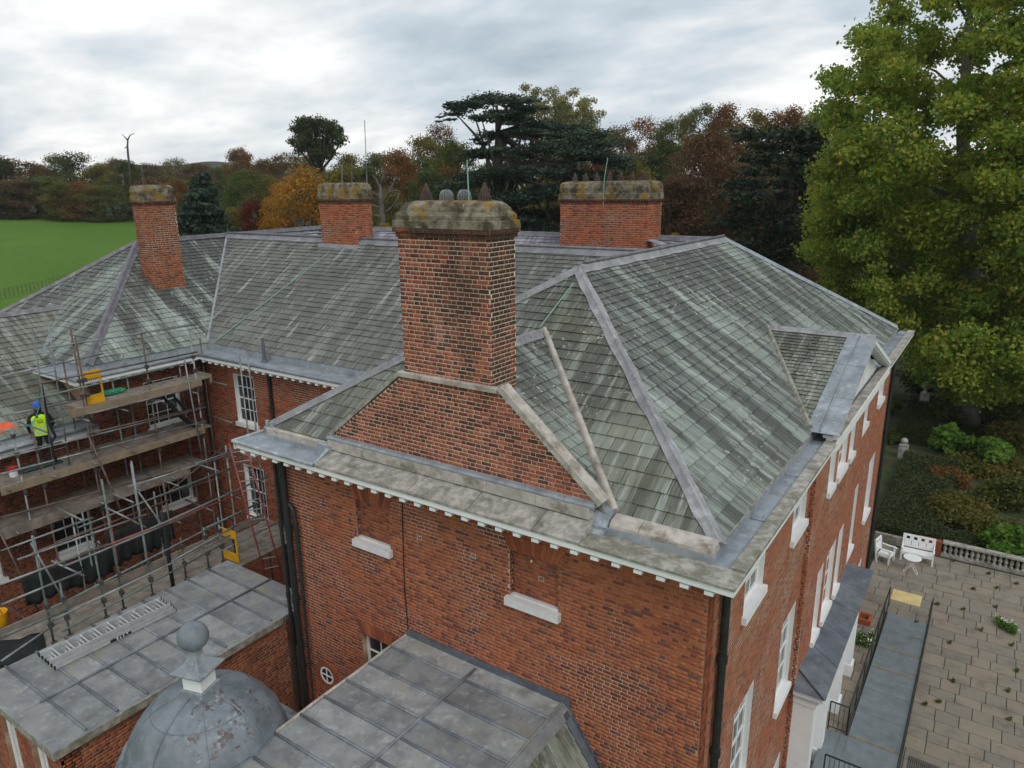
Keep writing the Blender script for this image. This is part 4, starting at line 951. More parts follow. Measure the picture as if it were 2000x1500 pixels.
# ================================================================== low wing with the flat lead roof (ladder lies on it)
FZ = 6.0
lowb = thing('flat_roofed_wing', 'low brick wing with flat lead-sheet roof and raised rolls, carrying a ladder', 'building', (-15, 7, 0))
fx0, fx1, fy0, fy1 = -17.0, -13.35, 4.45, 10.6
c_ = onz(105, 1470, FZ); fx1 = float(c_[0]); fy0 = float(c_[1])
wall(lowb, 'wall', (fx1-0.12, 0, 0), Y_, X_, fy0+0.12, YS-0.02, 0, FZ-0.16, (), mort='mortar_red', mat='brick_orange')
for a, b in ((fx0+0.2, fx0+0.75), (fx0+1.45, fx0+2.1), (fx1-0.75, fx1-0.12)):
    wall(lowb, 'pier', (0, fy0+0.12, 0), X_, -Y_, a, b, 0, FZ-0.16, (), mort='mortar_red', mat='brick_orange')
for x in (fx0+1.0, fx0+2.4):
    m = MB(); m.box(x, x+0.14, fy0+0.13, fy0+0.28, 0, FZ-0.17); m.box(x+0.17, x+0.25, fy0+0.16, fy0+0.28, 0, FZ-0.17); m.build('post', 'white_stone', lowb)
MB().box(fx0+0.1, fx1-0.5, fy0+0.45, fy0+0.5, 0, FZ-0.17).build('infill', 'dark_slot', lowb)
m = MB(); m.box(fx0, fx1, fy0, fy1, FZ-0.15, FZ-0.012); m.build('roof_deck', 'lead_dark', lowb)
m = MB(); m.box(fx1-0.01, fx1+0.03, fy0-0.03, YS-0.2, FZ-0.17, FZ+0.005); m.box(fx0, fx1-0.01, fy0-0.03, fy0+0.01, FZ-0.17, FZ+0.005); m.build('fascia', 'stone_moss', lowb)
xm = float(onz(141, 1340, FZ)[0]); NB = 10; dy = (fy1-fy0)/NB
for i in range(NB):
    for a, b in ((fx0, xm), (xm, fx1+0.02)):
        y0 = fy0-0.02+i*dy if i else fy0-0.03
        MB().box(a+0.006, b-0.006, y0+0.006, fy0+(i+1)*dy-0.008, FZ-0.011, FZ+random.uniform(0.0, 0.01)).build('lead_sheet', 'lead_flat', lowb)
    if i:
        for a, b in ((fx0, xm-0.03), (xm+0.03, fx1-0.08)):
            m = MB(); m.path([(a, fy0+i*dy, FZ+0.022), (b, fy0+i*dy, FZ+0.022)], 0.028, 8); m.build('lead_roll', 'lead_roll', lowb, smooth=True)
m = MB(); m.path([(xm, fy0+0.5, FZ+0.024), (xm, fy1, FZ+0.024)], 0.03, 8); m.build('lead_roll', 'lead_roll', lowb, smooth=True)
# aluminium ladder lying on the flat roof: three nested sections
a = onz(100, 1312, FZ+0.06); b = onz(345, 1193, FZ+0.06)
lad = thing('extension_ladder', 'folded aluminium extension ladder lying on the flat lead roof', 'ladder', tuple(map(float, a)))
t = (b-a); t[2] = 0; L = np.linalg.norm(t); t /= L; s = np.array([-t[1], t[0], 0])
a = np.array([a[0], a[1], FZ+0.052])
for k in range(3):
    w = 0.46; z = 0.098*k; sh = 0.03*k
    for sd in (0, 1):
        m = MB(); o = a+s*(sd*w)-s*sh*0+Z_*z+t*(0.05*(2-k)); m.obox(o, t*(L-0.12), s*0.028, Z_*0.086); m.build('stile', 'aluminium', lad)
        m = MB(); m.obox(o-t*0.03, t*0.03, s*0.03, Z_*0.088); m.obox(o+t*(L-0.12), t*0.02, s*0.03, Z_*0.088); m.build('end_cap', 'rubber', lad)
    for r in range(9):
        c = a+t*(0.2+r*(L-0.4)/8.2+0.03*k)+Z_*(z+0.035)
        MB().tube(c+s*0.02, c+s*(w+0.01), 0.018, 8).build('rung', 'aluminium', lad)
        MB().box(0,0,0,0,0,0) if False else None
# lettering on the stile: LYTE, read from the other side
LET = {'L': [((0, 1), (0, 0)), ((0, 0), (.6, 0))], 'Y': [((0, 1), (.32, .5)), ((.64, 1), (.32, .5)), ((.32, .5), (.32, 0))], 'T': [((0, 1), (.64, 1)), ((.32, 1), (.32, 0))], 'E': [((0, 1), (0, 0)), ((0, 1), (.6, 1)), ((0, .5), (.5, .5)), ((0, 0), (.6, 0))]}
pt = a+t*(L*0.58)-s*0.004+Z_*0.062; m = MB()
for i, ch in enumerate('LYTE'):
    for (x0, y0), (x1, y1) in LET[ch]: m.tube(pt-t*(0.075*i+0.06*x0)-Z_*0.052*y0, pt-t*(0.075*i+0.06*x1)-Z_*0.052*y1, 0.006, 4)
m.build('lettering', 'white_paint', lad)
MB().obox(a+t*(L*0.44)-s*0.0015, t*(L*0.17), s*0.001, Z_*0.068).build('name_plate', 'black_iron', lad)

# ================================================================== annex with the lead roof, slate skirt and dome
AZ = 6.9
ann = thing('lead_roofed_annex', 'brick annex with sloping lead panel roof against the end wall', 'building', (-7.5, 7, 0))
ax0, ax1, ay0 = -9.43, -5.62, 3.2
MB().box(ax0+0.05, ax1-0.02, ay0, YS-0.016, 0, AZ-0.05).build('wall', 'mortar_red', ann)
MB().box(ax0, ax1, ay0, YS-0.014, AZ-0.05, AZ-0.004).build('roof_deck', 'lead_dark', ann)
ys = [YS-0.02]; 
for px, py in ((769, 1267), (725.5, 1300), (700, 1342)): ys.append(float(onz(px, py, AZ)[1]))
while ys[-1] > ay0+0.5: ys.append(ys[-1]-0.56)
xmid = float(onz(905, 1330, AZ)[0])
for i in range(len(ys)-1):
    for a, b in ((ax0, xmid), (xmid, ax1)):
        MB().box(a+0.006, b-0.006, ys[i+1]+0.006, ys[i]-0.006, AZ-0.003, AZ+random.uniform(0.004, 0.012)).build('lead_sheet', 'lead_flat', ann)
    if i:
        for a, b in ((ax0, xmid-0.03), (xmid+0.03, ax1)):
            MB().path([(a, ys[i], AZ+0.024), (b, ys[i], AZ+0.024)], 0.027, 8).build('lead_roll', 'lead_roll', ann, smooth=True)
MB().path([(xmid, ays, AZ+0.026) for ays in np.linspace(ay0, YS-0.15, 8)], 0.029, 8).build('lead_roll', 'lead_roll', ann, smooth=True)
m = MB(); m.box(ax0, ax1+0.15, YS-0.05, YS-0.0135, AZ, AZ+0.16); m.build('flashing', 'lead_dark', ann)
P_ = [(ax0-0.02, y, AZ+0.02+0.012*math.sin(y*9)) for y in np.linspace(ay0, YS-0.06, 14)]; MB().path(P_, 0.03, 8).build('lead_edge', 'stone_pale', ann)
wl = ony(1163, 1495, YS-0.03); sx, sz = float(wl[0]), float(wl[2])
sd_ = np.array([sx-ax1, 0, sz-AZ]); sd2 = sd_*1.6
MB().poly([(ax1, ay0, AZ-0.03), (ax1, YS-0.02, AZ-0.03), (ax1+sd2[0], YS-0.02, AZ-0.03+sd2[2]), (ax1+sd2[0], ay0, AZ-0.03+sd2[2])]).build('slate_slope', 'slate_bed', ann)
slate_roof(ann.children[-1], 'slate_mossy', [(ax1+sd2[0], ay0, AZ+sd2[2]-0.02), (ax1+sd2[0], YS-0.2, AZ+sd2[2]-0.02), (ax1+0.12*sd_[0], YS-0.2, AZ+0.12*sd_[2]-0.02), (ax1+0.12*sd_[0], ay0, AZ+0.12*sd_[2]-0.02)], gauge=(0.24, 0.24), width=(0.27, 0.27))
ns_ = np.cross(Y_, sd_); ns_ = ns_/np.linalg.norm(ns_); ns_ = ns_ if ns_[2] > 0 else -ns_
m = MB(); m.obox(np.array([ax1, ay0, AZ])+ns_*0.02, sd_*0.2, Y_*(YS-0.02-ay0), ns_*0.03); m.path([(ax1, ay0, AZ+0.01), (ax1, YS-0.05, AZ+0.01)], 0.03, 8); m.build('lead_apron', 'lead_flat', ann)
m = MB(); m.obox(np.array([ax1, YS-0.21, AZ])+ns_*0.03+sd_*0.1, sd2*0.9, Y_*0.17, ns_*0.02); m.build('flashing', 'lead_dark', ann)
u_ = sd_/np.linalg.norm(sd_)
for i in range(16):
    c = np.array([ax1, YS-0.022, AZ])+u_*(0.05+i*0.16); MB().prism([c, c+u_*0.16, c+u_*0.16+Z_*0.05+X_*0.03, c+Z_*0.17+X_*0.04], (0, 0.008, 0)).build('step_flashing', 'lead_dark', ann)
# dome
dc = ony(392, 1345, 5.75); DX, DY, DT = float(dc[0]), 5.75, float(dc[2])
dome = thing('lead_dome', 'round lead-clad dome topped by a ball finial on a white block', 'dome', (DX, DY, 5))
DR = 1.36; DB = DT-1.32
m = MB(); prof = [(DR+0.02, -0.25), (DR+0.02, 0.0)]+[(DR*math.cos(t)**0.92, 1.32*math.sin(t)**1.0) for t in np.linspace(0.02, math.pi/2-0.06, 18)]
m.lathe((DX, DY, DB), prof, 48); d_ = m.build('dome_shell', 'lead_dome', dome); smooth_by_angle(d_, 60)
for i in range(8):
    a = 2*math.pi*i/8+0.25
    MB().path([(DX+DR*1.003*math.cos(t)**0.92*math.cos(a), DY+DR*1.003*math.cos(t)**0.92*math.sin(a), DB+1.32*math.sin(t)+0.004) for t in np.linspace(0.02, 1.40, 14)], 0.013, 6).build('seam', 'lead_dark' if False else 'lead_dome', dome, smooth=True)
for tt in (0.95, 0.42):
    rr = DR*math.cos(tt)**0.92; MB().path([(DX+rr*1.002*math.cos(a), DY+rr*1.002*math.sin(a), DB+1.32*math.sin(tt)) for a in np.linspace(0, 2*math.pi, 49)], 0.010, 6).build('seam', 'lead_dome', dome, smooth=True)
# stains: peeled brownish paint patches are in the stained lead sheet of the crown ring (east side)
m = MB(); rings = []
for t in np.linspace(0.60, 1.36, 9): rings.append([(DX+DR*1.0025*math.cos(t)**0.92*math.cos(a), DY+DR*1.0025*math.cos(t)**0.92*math.sin(a), DB+1.32*math.sin(t)+0.003) for a in np.linspace(-0.9, 0.95, 15)])
m.loft(rings, cap=False, closed=False); m.build('weathered_sheet', 'lead_stain', dome, smooth=True)
r45 = math.pi/4+0.3
def sq(h, z): return [(DX+h*1.414*math.cos(r45+math.pi/2*i), DY+h*1.414*math.sin(r45+math.pi/2*i), z) for i in range(4)]
MB().loft([sq(0.235, DT-0.14), sq(0.235, DT+0.08), sq(0.205, DT+0.09)]).build('lead_collar', 'lead', dome)
MB().loft([sq(0.185, DT+0.02), sq(0.185, DT+0.44)]).build('pedestal', 'white_paint', dome)
bz_ = float(ony(378, 1243, 5.75)[2])
rings = [sq(0.31, DT+0.42), sq(0.315, DT+0.45), sq(0.235, DT+0.50), sq(0.14, DT+0.58), sq(0.085, DT+0.68), sq(0.07, bz_-0.2)]
smooth_by_angle(MB().loft(rings).build('flared_cap', 'lead', dome), 30)
BR = 0.255
smooth_by_angle(MB().lathe((DX, DY, bz_), [(0.07, -BR-0.03)]+[(max(0.004, BR*math.sin(t)), -BR*math.cos(t)) for t in np.linspace(0.28, math.pi-0.01, 16)], 32).build('ball', 'lead_dome', dome), 80)
# lead flats round the dome, on brick
m = MB(); oc8 = [(DX+1.75*math.cos(a), DY+1.75*math.sin(a)) for a in np.arange(8)*math.pi/4+math.pi/8]
m.loft([[(x, y, DB-0.24) for x, y in oc8], [(x, y, DB-0.12) for x, y in oc8]]); m.build('base_sheet', 'lead_stain', dome)
m = MB(); m.loft([[(DX+(x-DX)*0.95, DY+(y-DY)*0.95, 0) for x, y in oc8], [(DX+(x-DX)*0.95, DY+(y-DY)*0.95, DB-0.241) for x, y in oc8]]); m.build('drum', 'brick_orange', dome)
m = MB(); m.box(ax0-0.8, ax0-0.03, 4.6, 7.05, AZ-0.75, AZ-0.55); m.build('link_roof', 'lead_stain', dome)

# ================================================================== scaffold
scf = thing('scaffold', 'steel tube scaffold with timber decks along the left courtyard wall', 'scaffold', (-21, 10, 0))
TR = 0.026
def pole(p, q, mat='galvanised', r=TR): MB().tube(p, q, r, 8).build('pole', mat, scf, smooth=True)
def coup(p):
    p = np.array(p); MB().box(p[0]-0.05, p[0]+0.05, p[1]-0.05, p[1]+0.05, p[2]-0.055, p[2]+0.055).build('coupler', 'coupler', scf)
XO, XI = -21.75, -22.85
def rail(px0, py0, px1, py1, x=XO, mat='galvanised', ext=0.0):
    a, b = onx(px0, py0, x), onx(px1, py1, x); z = (a[2]+b[2])/2; dz = (b[2]-a[2])*0.5
    pole((x+0.05, a[1]-ext, z-dz), (x+0.05, b[1]+ext, z+dz), mat)
def std(px, py, z0, x=XO, mat='galvanised', top=None):
    a = onx(px, py, x); pole((x, a[1], z0), (x+0.01, a[1], float(a[2]) if top is None else top), mat); return (float(a[1]), float(a[2]))
# standards of the tall part (outer and inner row)
yo = [std(276, 651, 0.0, XO, 'tube_rust'), std(137, 640, 0.0, XO, 'tube_rust'), std(370, 645, 0.0, XO, 'galvanised'), std(22, 836, 0.0, XO), std(65, 847, 0.0, XO, 'tube_rust'), std(146, 655, 0, XO-0.12, 'tube_rust')]
for px, py, mt in ((240, 690, 'tube_green'), (345, 680, 'galvanised'), (390, 660, 'tube_rust'), (215, 720, 'galvanised'), (122, 700, 'tube_rust')): std(px, py, 0.0, XI, mt)
# ledgers and guard rails of the tall part
for a in ((92, 679, 384, 633), (53, 753, 384, 687), (56, 780, 372, 707), (171, 808, 386, 755), (168, 847, 386, 796), (0, 925, 400, 822), (0, 895, 400, 795), (0, 1010, 395, 905), (0, 890, 120, 862)):
    rail(*a, mat=random.choice(['galvanised', 'galvanised', 'tube_green', 'tube_rust']))
for a in ((0, 735, 200, 690), (0, 812, 160, 780), (250, 985, 470, 920)): rail(*a, x=XI)
# short cross tubes (transoms)
for z in (9.62, 8.28, 7.0, 5.4):
    for y in np.arange(7.3, 14.3, 1.15): pole((XL+0.06, y+random.uniform(-.1, .1), z), (XO+0.28, y, z), random.choice(['galvanised', 'tube_rust', 'tube_green']))
# braces
def brace(px0, py0, px1, py1, x, mat='tube_rust', dx=0.0):
    pole(onx(px0, py0, x), onx(px1, py1, x+dx), mat)
for a in ((171, 847, 286, 1108), (330, 960, 440, 870), (0, 1040, 86, 1216), (190, 890, 262, 1060)): brace(*a, XO+0.12)
brace(360, 700, 398, 910, XO+0.1, 'galvanised')
# decks: separate boards, toe boards
def deck(x0, x1, y0, y1, z, mat='board', n=None, bl=3.9):
    n = n or int((x1-x0)/0.235)
    for i in range(n):
        w = (x1-x0)/n; y = y0
        while y < y1-0.05:
            y2 = min(y1, y+(bl if y > y0 else bl*random.uniform(0.5, 1))); MB().box(x0+i*w+0.006, x0+(i+1)*w-0.006, y+0.005, y2-0.005, z-0.038+random.uniform(0, 0.006), z+random.uniform(0, 0.004)).build('deck_board', mat, scf); y = y2
def toe(px0, py0, px1, py1, x, h=0.225, mat='board_new'):
    a, b = onx(px0, py0, x), onx(px1, py1, x); z = float(min(a[2], b[2])); n = max(1, round((b[1]-a[1])/3.0))
    for i in range(n):
        y0, y1 = a[1]+(b[1]-a[1])*i/n, a[1]+(b[1]-a[1])*(i+1)/n
        MB().box(x, x+0.038, y0+0.004, y1-0.004, z, z+h).build('toe_board', mat, scf)
    return z
zu = toe(140, 812, 394, 752, XO+0.03); deck(XL+0.55, XO, 9.45, 13.8, zu+0.19, 'board')
zmid = toe(0, 958, 400, 845, XO+0.03); deck(XL+0.15, XO, 5.5, 13.6, zmid+0.17, 'board')
zl = toe(0, 1025, 372, 925, XO+0.03, 0.3, 'board'); deck(XL+0.2, XO, 5.5, 13.3, zl+0.2, 'board')
deck(XL+0.2, XO+0.4, 5.5, 13.8, 3.6, 'board')
MB().box(XO-0.02, XO+0.02, 13.75, 13.79, zu, zu+0.2).build('toe_board', 'board_new', scf)
m = MB(); m.box(XL+0.6, XO, 13.8, 13.84, zu+0.05, zu+0.28); m.build('toe_board', 'board_new', scf)
m = MB(); m.box(XO-0.35, XO+0.03, 9.36, 9.4, zu-0.05, zu+0.3); m.build('toe_board', 'board_new', scf)
# sagging debris netting bundles
for px0, py0, px1, py1 in ((315, 770, 400, 838), (340, 775, 395, 800)):
    a, b = onx(px0, py0, XO-0.3), onx(px1, py1, XO-0.3); P = [a+(b-a)*t-Z_*0.25*math.sin(math.pi*t) for t in np.linspace(0, 1, 8)]
    MB().path(P, [0.03+0.05*math.sin(math.pi*t) for t in np.linspace(0, 1, 8)], 8).build('netting', 'net_dark', scf, smooth=True)
# front lower platform beside the flat roof
XP = -17.45
deck(-18.9, -17.03, 4.2, 13.4, 5.62, 'board', 8)
for y0, y1 in ((4.2, 7.6), (7.6, 11), (11, 13.3)): MB().box(-18.98, -18.94, y0, y1-0.01, 5.62, 5.86).build('toe_board', 'board', scf)
fr = []
for px, py, mt in ((198, 936, 'tube_green'), (178, 1042, 'tube_green'), (116, 1136, 'tube_green'), (62, 1046, 'tube_green'), (397, 1030, 'galvanised'), (425, 1010, 'galvanised'), (453, 1025, 'tube_rust'), (352, 1050, 'tube_rust'), (256, 900, 'galvanised')):
    fr.append(std(px, py, 5.6, XP, mt))
for a, mt in (((32, 1092, 284, 1004), 'galvanised'), ((120, 1106, 380, 1000), 'galvanised'), ((0, 1180, 156, 1116), 'galvanised'), ((208, 1064, 476, 960), 'tube_red'), ((0, 1140, 210, 1062), 'galvanised'), ((332, 1096, 484, 1012), 'galvanised'), ((120, 1232, 436, 1060), 'tube_green'),
          ((90, 1192, 505, 980), 'tube_green'), ((100, 1210, 520, 1010), 'galvanised'), ((0, 1242, 130, 1190), 'tube_green'), ((430, 1075, 540, 1020), 'galvanised'), ((400, 1030, 520, 975), 'tube_green'), ((250, 1050, 520, 930), 'tube_green'), ((0, 1290, 110, 1215), 'galvanised')):
    rail(*a, x=XP, mat=mt)
# middle row of standards and ledgers between the two
XM = -19.9
for px, py, mt in ((255, 905, 'galvanised'), (318, 940, 'tube_rust'), (210, 990, 'tube_red'), (160, 1000, 'tube_green'), (418, 900, 'galvanised'), (440, 870, 'galvanised'), (300, 960, 'tube_green'), (140, 1010, 'galvanised'), (483, 690, 'galvanised'), (467, 695, 'galvanised')): std(px, py, 0.0, XM, mt)
for a, mt in (((60, 1080, 330, 975), 'tube_rust'), ((250, 950, 470, 880), 'galvanised'), ((150, 1030, 470, 905), 'tube_green'), ((0, 1075, 180, 1010), 'galvanised'), ((380, 905, 455, 880), 'galvanised')): rail(*a, x=XM, mat=mt)
for y in np.arange(5, 13.4, 1.4):
    pole((XO-0.1, y, 5.5), (XP+0.1, y, 5.5), 'tube_rust'); 
    if y > 7: pole((XM, y+0.5, 7.4), (XO-0.1, y+0.5, 7.4), 'galvanised')
for a in ((100, 1095, 165, 1125), (205, 990, 285, 1030), (60, 1060, 130, 1180), (270, 960, 320, 1030)): brace(*a, XM+0.2, 'galvanised', 0.6)
# couplers where tubes cross
for y, zt_ in yo:
    for z in (zu-0.1, zu+0.55, zu+1.0, zmid-0.1, zmid+0.5, zmid+1.0, zl-0.1):
        if z < zt_: coup((XO+0.02, y, z))
for y, zt_ in fr:
    for z in (5.75, 6.25, 6.75):
        if z < zt_: coup((XP+0.03, y, z))
# debris netting hung below the worker's deck
# dark tarpaulin folded over the guard rail between the rows
def sheet(name, P, Q, n=10, sag=0.1, mat='net_dark', parent=scf, drop=1.0):
    P, Q = np.array(P), np.array(Q); rows = []
    for i in range(n+1):
        c = P+(Q-P)*i/n; wob = 0.06*math.sin(i*2.1); rows.append([c+X_*0.07*math.sin(i*1.7+j*0.5)*(0.2+j/7)-Z_*drop*(j/6)*(1+0.05*math.sin(i*0.5)+0.02*math.sin(i*2.3)) for j in range(7)])
    m = MB(); m.loft(rows, cap=False, closed=False); o = m.build(name, mat, parent, smooth=True); s = o.modifiers.new('t', 'SOLIDIFY'); s.thickness = 0.012; return o
sheet('tarpaulin', onx(205, 1045, XM), onx(335, 995, XM), drop=1.0, n=24); sheet('tarpaulin', onx(40, 1130, XM), onx(215, 1070, XM), drop=0.8, n=24)
a = onx(316, 1000, XP); MB().path([a, a-Z_*0.5+Y_*0.02, a-Z_*1.0, (a[0], a[1], 5.66)], [0.04, 0.07, 0.06, 0.05], 8).build('netting', 'net_dark', scf, smooth=True)
# yellow loading gates
def gate(label, p, ydir, w, h, mat='yellow'):
    g = thing('ladder_gate', label, 'gate', tuple(map(float, p)), 'yellow ladder gates'); p = np.array(p, float); u = np.array(ydir, float)
    nn = np.cross(u, Z_)
    for a, b, c, d in ((0, 0.05, 0, h), (w-0.05, w, 0, h), (0.05, w-0.05, 0, h*0.27), (0.05, w-0.05, h*0.76, h)): MB().obox(p+u*a+Z_*c, u*(b-a-0.002), nn*0.035, Z_*(d-c-0.002)).build('gate_panel', mat, g)
    m = MB()
    for i in range(1, 8): m.obox(p+u*(0.05+(w-0.1)*i/8)+Z_*h*0.27+nn*0.014, u*0.006, nn*0.006, Z_*h*0.49)
    for i in range(1, 9): m.obox(p+u*0.05+Z_*(h*0.27+h*0.49*i/9)+nn*0.013, u*(w-0.1), nn*0.004, Z_*0.006)
    m.build('mesh_infill', 'black_iron', g); return g
p = onz(436, 1087, 5.66); p2 = onz(468, 1099, 5.66)
gate('yellow gate standing on the lower boards beside the red ladder', p, (p2-p)/np.linalg.norm(p2-p), float(np.linalg.norm(p2-p)), 0.98)
p = onx(166, 785, XO-0.2); p2 = onx(197, 778, XO-0.2); u = np.array([0, 1.0, 0])
gate('yellow gate on the top deck beside the coil of green rope', (p[0], p[1], zu+0.195), u, float(p2[1]-p[1])+0.1, 1.0)
# ladders
def ladder(label, p, q, side, w, mat, rung_mat='galvanised', n=None):
    p, q, side = (np.array(v, float) for v in (p, q, side)); side = side/np.linalg.norm(side)
    l = thing('pole_ladder', label, 'ladder', tuple(p)); L = np.linalg.norm(q-p)
    for s in (0, w): MB().tube(p+side*s, q+side*s, 0.024, 8).build('stile', mat, l, smooth=True)
    n = n or int(L/0.27)
    for i in range(1, n): c = p+(q-p)*i/n; MB().tube(c, c+side*w, 0.012, 6).build('rung', rung_mat, l)
    return l
q = onx(448, 868, -18.6); p = onz(522, 1150, 3.5)
q = onz(447, 865, 9.3); p = onz(520, 1130, 5.66)
ladder('red-railed access ladder rising from the lower boards to the house corner', p, q, (0.55, 0.85, 0), 0.42, 'tube_red')
a = onx(105, 872, XO-0.05); b = onx(97, 628, XO-0.05)
ladder('tall ladder with orange tips behind the worker, through the top deck', (XO-0.3, a[1], zmid+0.175), (XO-0.12, a[1]+0.05, float(b[2])), (0, 1, 0), 0.42, 'galvanised')
# small things on the scaffold
m = MB(); p = onz(225, 768, zu+0.2); pts = []
for i in range(200):
    t = i*0.42; r = 0.14+0.06*math.sin(i*0.37); pts.append((p[0]+r*0.9*math.cos(t), p[1]-0.05+r*2.0*math.sin(t)*1.0, zu+0.205+0.05*random.random()+0.0004*i))
tag(MB().path(pts, 0.012, 5).build('rope_coil', 'green_rope'), 'coil of green rope on the top scaffold deck', 'rope')
p = onz(3, 1222, 5.66); m = MB(); m.lathe((p[0]-0.05, p[1], 5.66), [(0.14, 0), (0.15, 0.02), (0.19, 0.34), (0.205, 0.345), (0.205, 0.37), (0.18, 0.37), (0.14, 0.05)], 20); bk_ = thing('bucket', 'yellow bucket on the lower scaffold boards at the left edge', 'bucket', (float(p[0]), float(p[1]), 5.66)); smooth_by_angle(m.build('tub', 'yellow', bk_)); MB().path([(p[0]-0.05-0.2*math.cos(t), p[1]+0.02, 6.0+0.17*math.sin(t)) for t in np.linspace(0, math.pi, 9)], 0.008, 6).build('handle', 'rubber', bk_)
p = onz(28, 930, zmid+0.175); ex = thing('tool_tub', 'small red and white tub on the scaffold deck left of the worker', 'tub', (float(p[0]), float(p[1]), zmid+0.175)); MB().lathe((p[0], p[1], zmid+0.175), [(0.11, 0), (0.12, 0.18)], 14).build('body', 'white_stone', ex); MB().lathe((p[0], p[1], zmid+0.355), [(0.13, 0), (0.13, 0.10), (0.05, 0.13)], 14).build('lid', 'red_plastic', ex)
rows = []; P0 = onz(0, 1265, 5.68); P1 = onz(85, 1238, 5.68); P2 = onz(5, 1315, 5.68)
for i in range(9):
    r_ = []
    for j in range(6):
        c = P0-[0.8, 0.8, 0]+(P1-P0+[0.8, 0.8, 0])*i/8+(P2-P0)*j/5; r_.append((c[0], c[1], 5.70+0.05*math.sin(i*1.9+j*1.1)+0.03*random.random()))
    rows.append(r_)
o = MB().loft(rows, cap=False, closed=False).build('rubber_sheet', 'net_dark', smooth=True); s = o.modifiers.new('t', 'SOLIDIFY'); s.thickness = 0.015; tag(o, 'crumpled black sheet lying beside the flat lead roof', 'sheet')
o = onplane(5, 832, (-23.3, 0, 9.2), (0.54, 0, 1)); tag(MB().obox(np.array(o)-[0.1, 0.5, -0.03], (0.35, 0.1, -0.19), (0, 0.7, 0), (0.02, 0, 0.05)).build('orange_cloth', 'orange_plastic'), 'bright orange cloth on the slates at the left edge', 'cloth')
p = onz(75, 912, zmid+0.175)
o = MB().loft([[(p[0]-0.35+0.1*j, p[1]-0.5+0.12*i, zmid+0.2+0.10*math.sin(j*0.5)*math.sin(i*0.35)+0.02*random.random()) for j in range(7)] for i in range(10)], cap=False, closed=False).build('ground_sheet', 'dark_green_sheet', smooth=True)
s = o.modifiers.new('t', 'SOLIDIFY'); s.thickness = 0.01; tag(o, 'dark green folded sheet at the feet of the worker', 'sheet')

# ================================================================== ground
def terrain(x, y):
    u = -0.92*x+0.39*y
    h = 0.0915*np.maximum(0, u-48)
    h = np.where(u > 172, 0.0915*124+0.012*(u-172), h)
    far = np.hypot(x, y)
    return h+np.where(far > 60, 0.5*np.sin(x*0.03)*np.cos(y*0.027)*np.minimum(1, (far-60)/60), 0)-0.03
gx = np.concatenate([np.linspace(-2000, -420, 18), np.linspace(-400, 200, 121), np.linspace(230, 1500, 14)])
gy = np.concatenate([np.linspace(-900, -120, 10), np.linspace(-100, 420, 105), np.linspace(450, 2000, 20)])
GX, GY = np.meshgrid(gx, gy); V = np.stack([GX, GY, terrain(GX, GY)], -1).reshape(-1, 3)
nx, ny = len(gx), len(gy); idx = np.arange(nx*ny).reshape(ny, nx)
F = np.stack([idx[:-1, :-1], idx[:-1, 1:], idx[1:, 1:], idx[1:, :-1]], -1).reshape(-1, 4)
ground = link('ground', npmesh('ground', V, F, smooth=True), 'grass'); ground['kind'] = 'structure'
def gz_at(x, y): return float(terrain(np.array(x), np.array(y)))
# distant wooded hill on the horizon
pts = []; n = 60
xs_ = np.linspace(250, 640, n); rows = []
for k, (dd, hh) in enumerate(((880, -6), (920, 1), (1000, 1.0), (1100, -20))):
    r_ = []
    for i, px in enumerate(xs_):
        p = at_dist(px, 400, dd); top = at_dist(px, 318+9*abs((px-450)/200)**2+3*math.sin(px*0.041), dd)[2]
        r_.append((p[0], p[1], top if hh == 1 or hh == 1.0 else hh))
    rows.append(r_)
o = MB().loft(rows, cap=False, closed=False).build('hill', 'woodland_floor', smooth=True); o['kind'] = 'structure'

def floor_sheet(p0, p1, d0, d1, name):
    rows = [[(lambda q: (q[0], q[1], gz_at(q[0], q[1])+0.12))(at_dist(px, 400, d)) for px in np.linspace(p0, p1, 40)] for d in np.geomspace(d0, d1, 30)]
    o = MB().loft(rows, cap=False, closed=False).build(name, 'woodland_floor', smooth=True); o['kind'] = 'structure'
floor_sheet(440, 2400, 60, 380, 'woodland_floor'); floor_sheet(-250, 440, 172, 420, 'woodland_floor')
# courtyard and garden beds
o = MB().quad((-23.2, -6, 0.004), (-9.5, -6, 0.004), (-9.5, 14.5, 0.004), (-23.2, 14.5, 0.004)).build('courtyard', 'mortar_dark'); o['kind'] = 'structure'
o = MB().quad((-14, 34.9, 0.004), (30, 34.9, 0.004), (30, 75, 0.004), (-14, 75, 0.004)).build('garden_bed', 'garden_soil'); o['kind'] = 'structure'

# ---- terrace of separate flagstones
ter = MB().quad((-3.6, 3, 0.006), (12, 3, 0.006), (12, 34.9, 0.006), (-3.6, 34.9, 0.006)).build('terrace', 'joint_soil'); ter['kind'] = 'structure'
FLM = MB().bevbox(-0.5, 0.5, -0.5, 0.5, -0.5, 0.5, 0.02).mesh('flagstone'); FLM.materials.append(MATS['flagstone'])
y = 11.0; row = 0
while y < 34.3:
    d = random.choice([0.5, 0.58, 0.66, 0.74, 0.62]); x = XB+0.05-random.random()*0.4
    while x < 5.6:
        w = random.choice([0.55, 0.72, 0.9, 1.1, 0.64]); x0 = max(x, XE+0.03); x1 = min(x+w, 5.6)
        px, py, pz = project(np.array([(x0+x1)/2, y+d/2, 0]))
        if x1-x0 > 0.12 and -60 < px < 2060 and py < 1560:
            o = link('flagstone', FLM, None, ter); o.location = ((x0+x1)/2, y+d/2, 0.012+random.uniform(-0.004, 0.004)); o.scale = (x1-x0-0.022, d-0.022, 0.03); o.rotation_euler = (random.uniform(-.004, .004), random.uniform(-.004, .004), 0)
        x += w
    y += d; row += 1
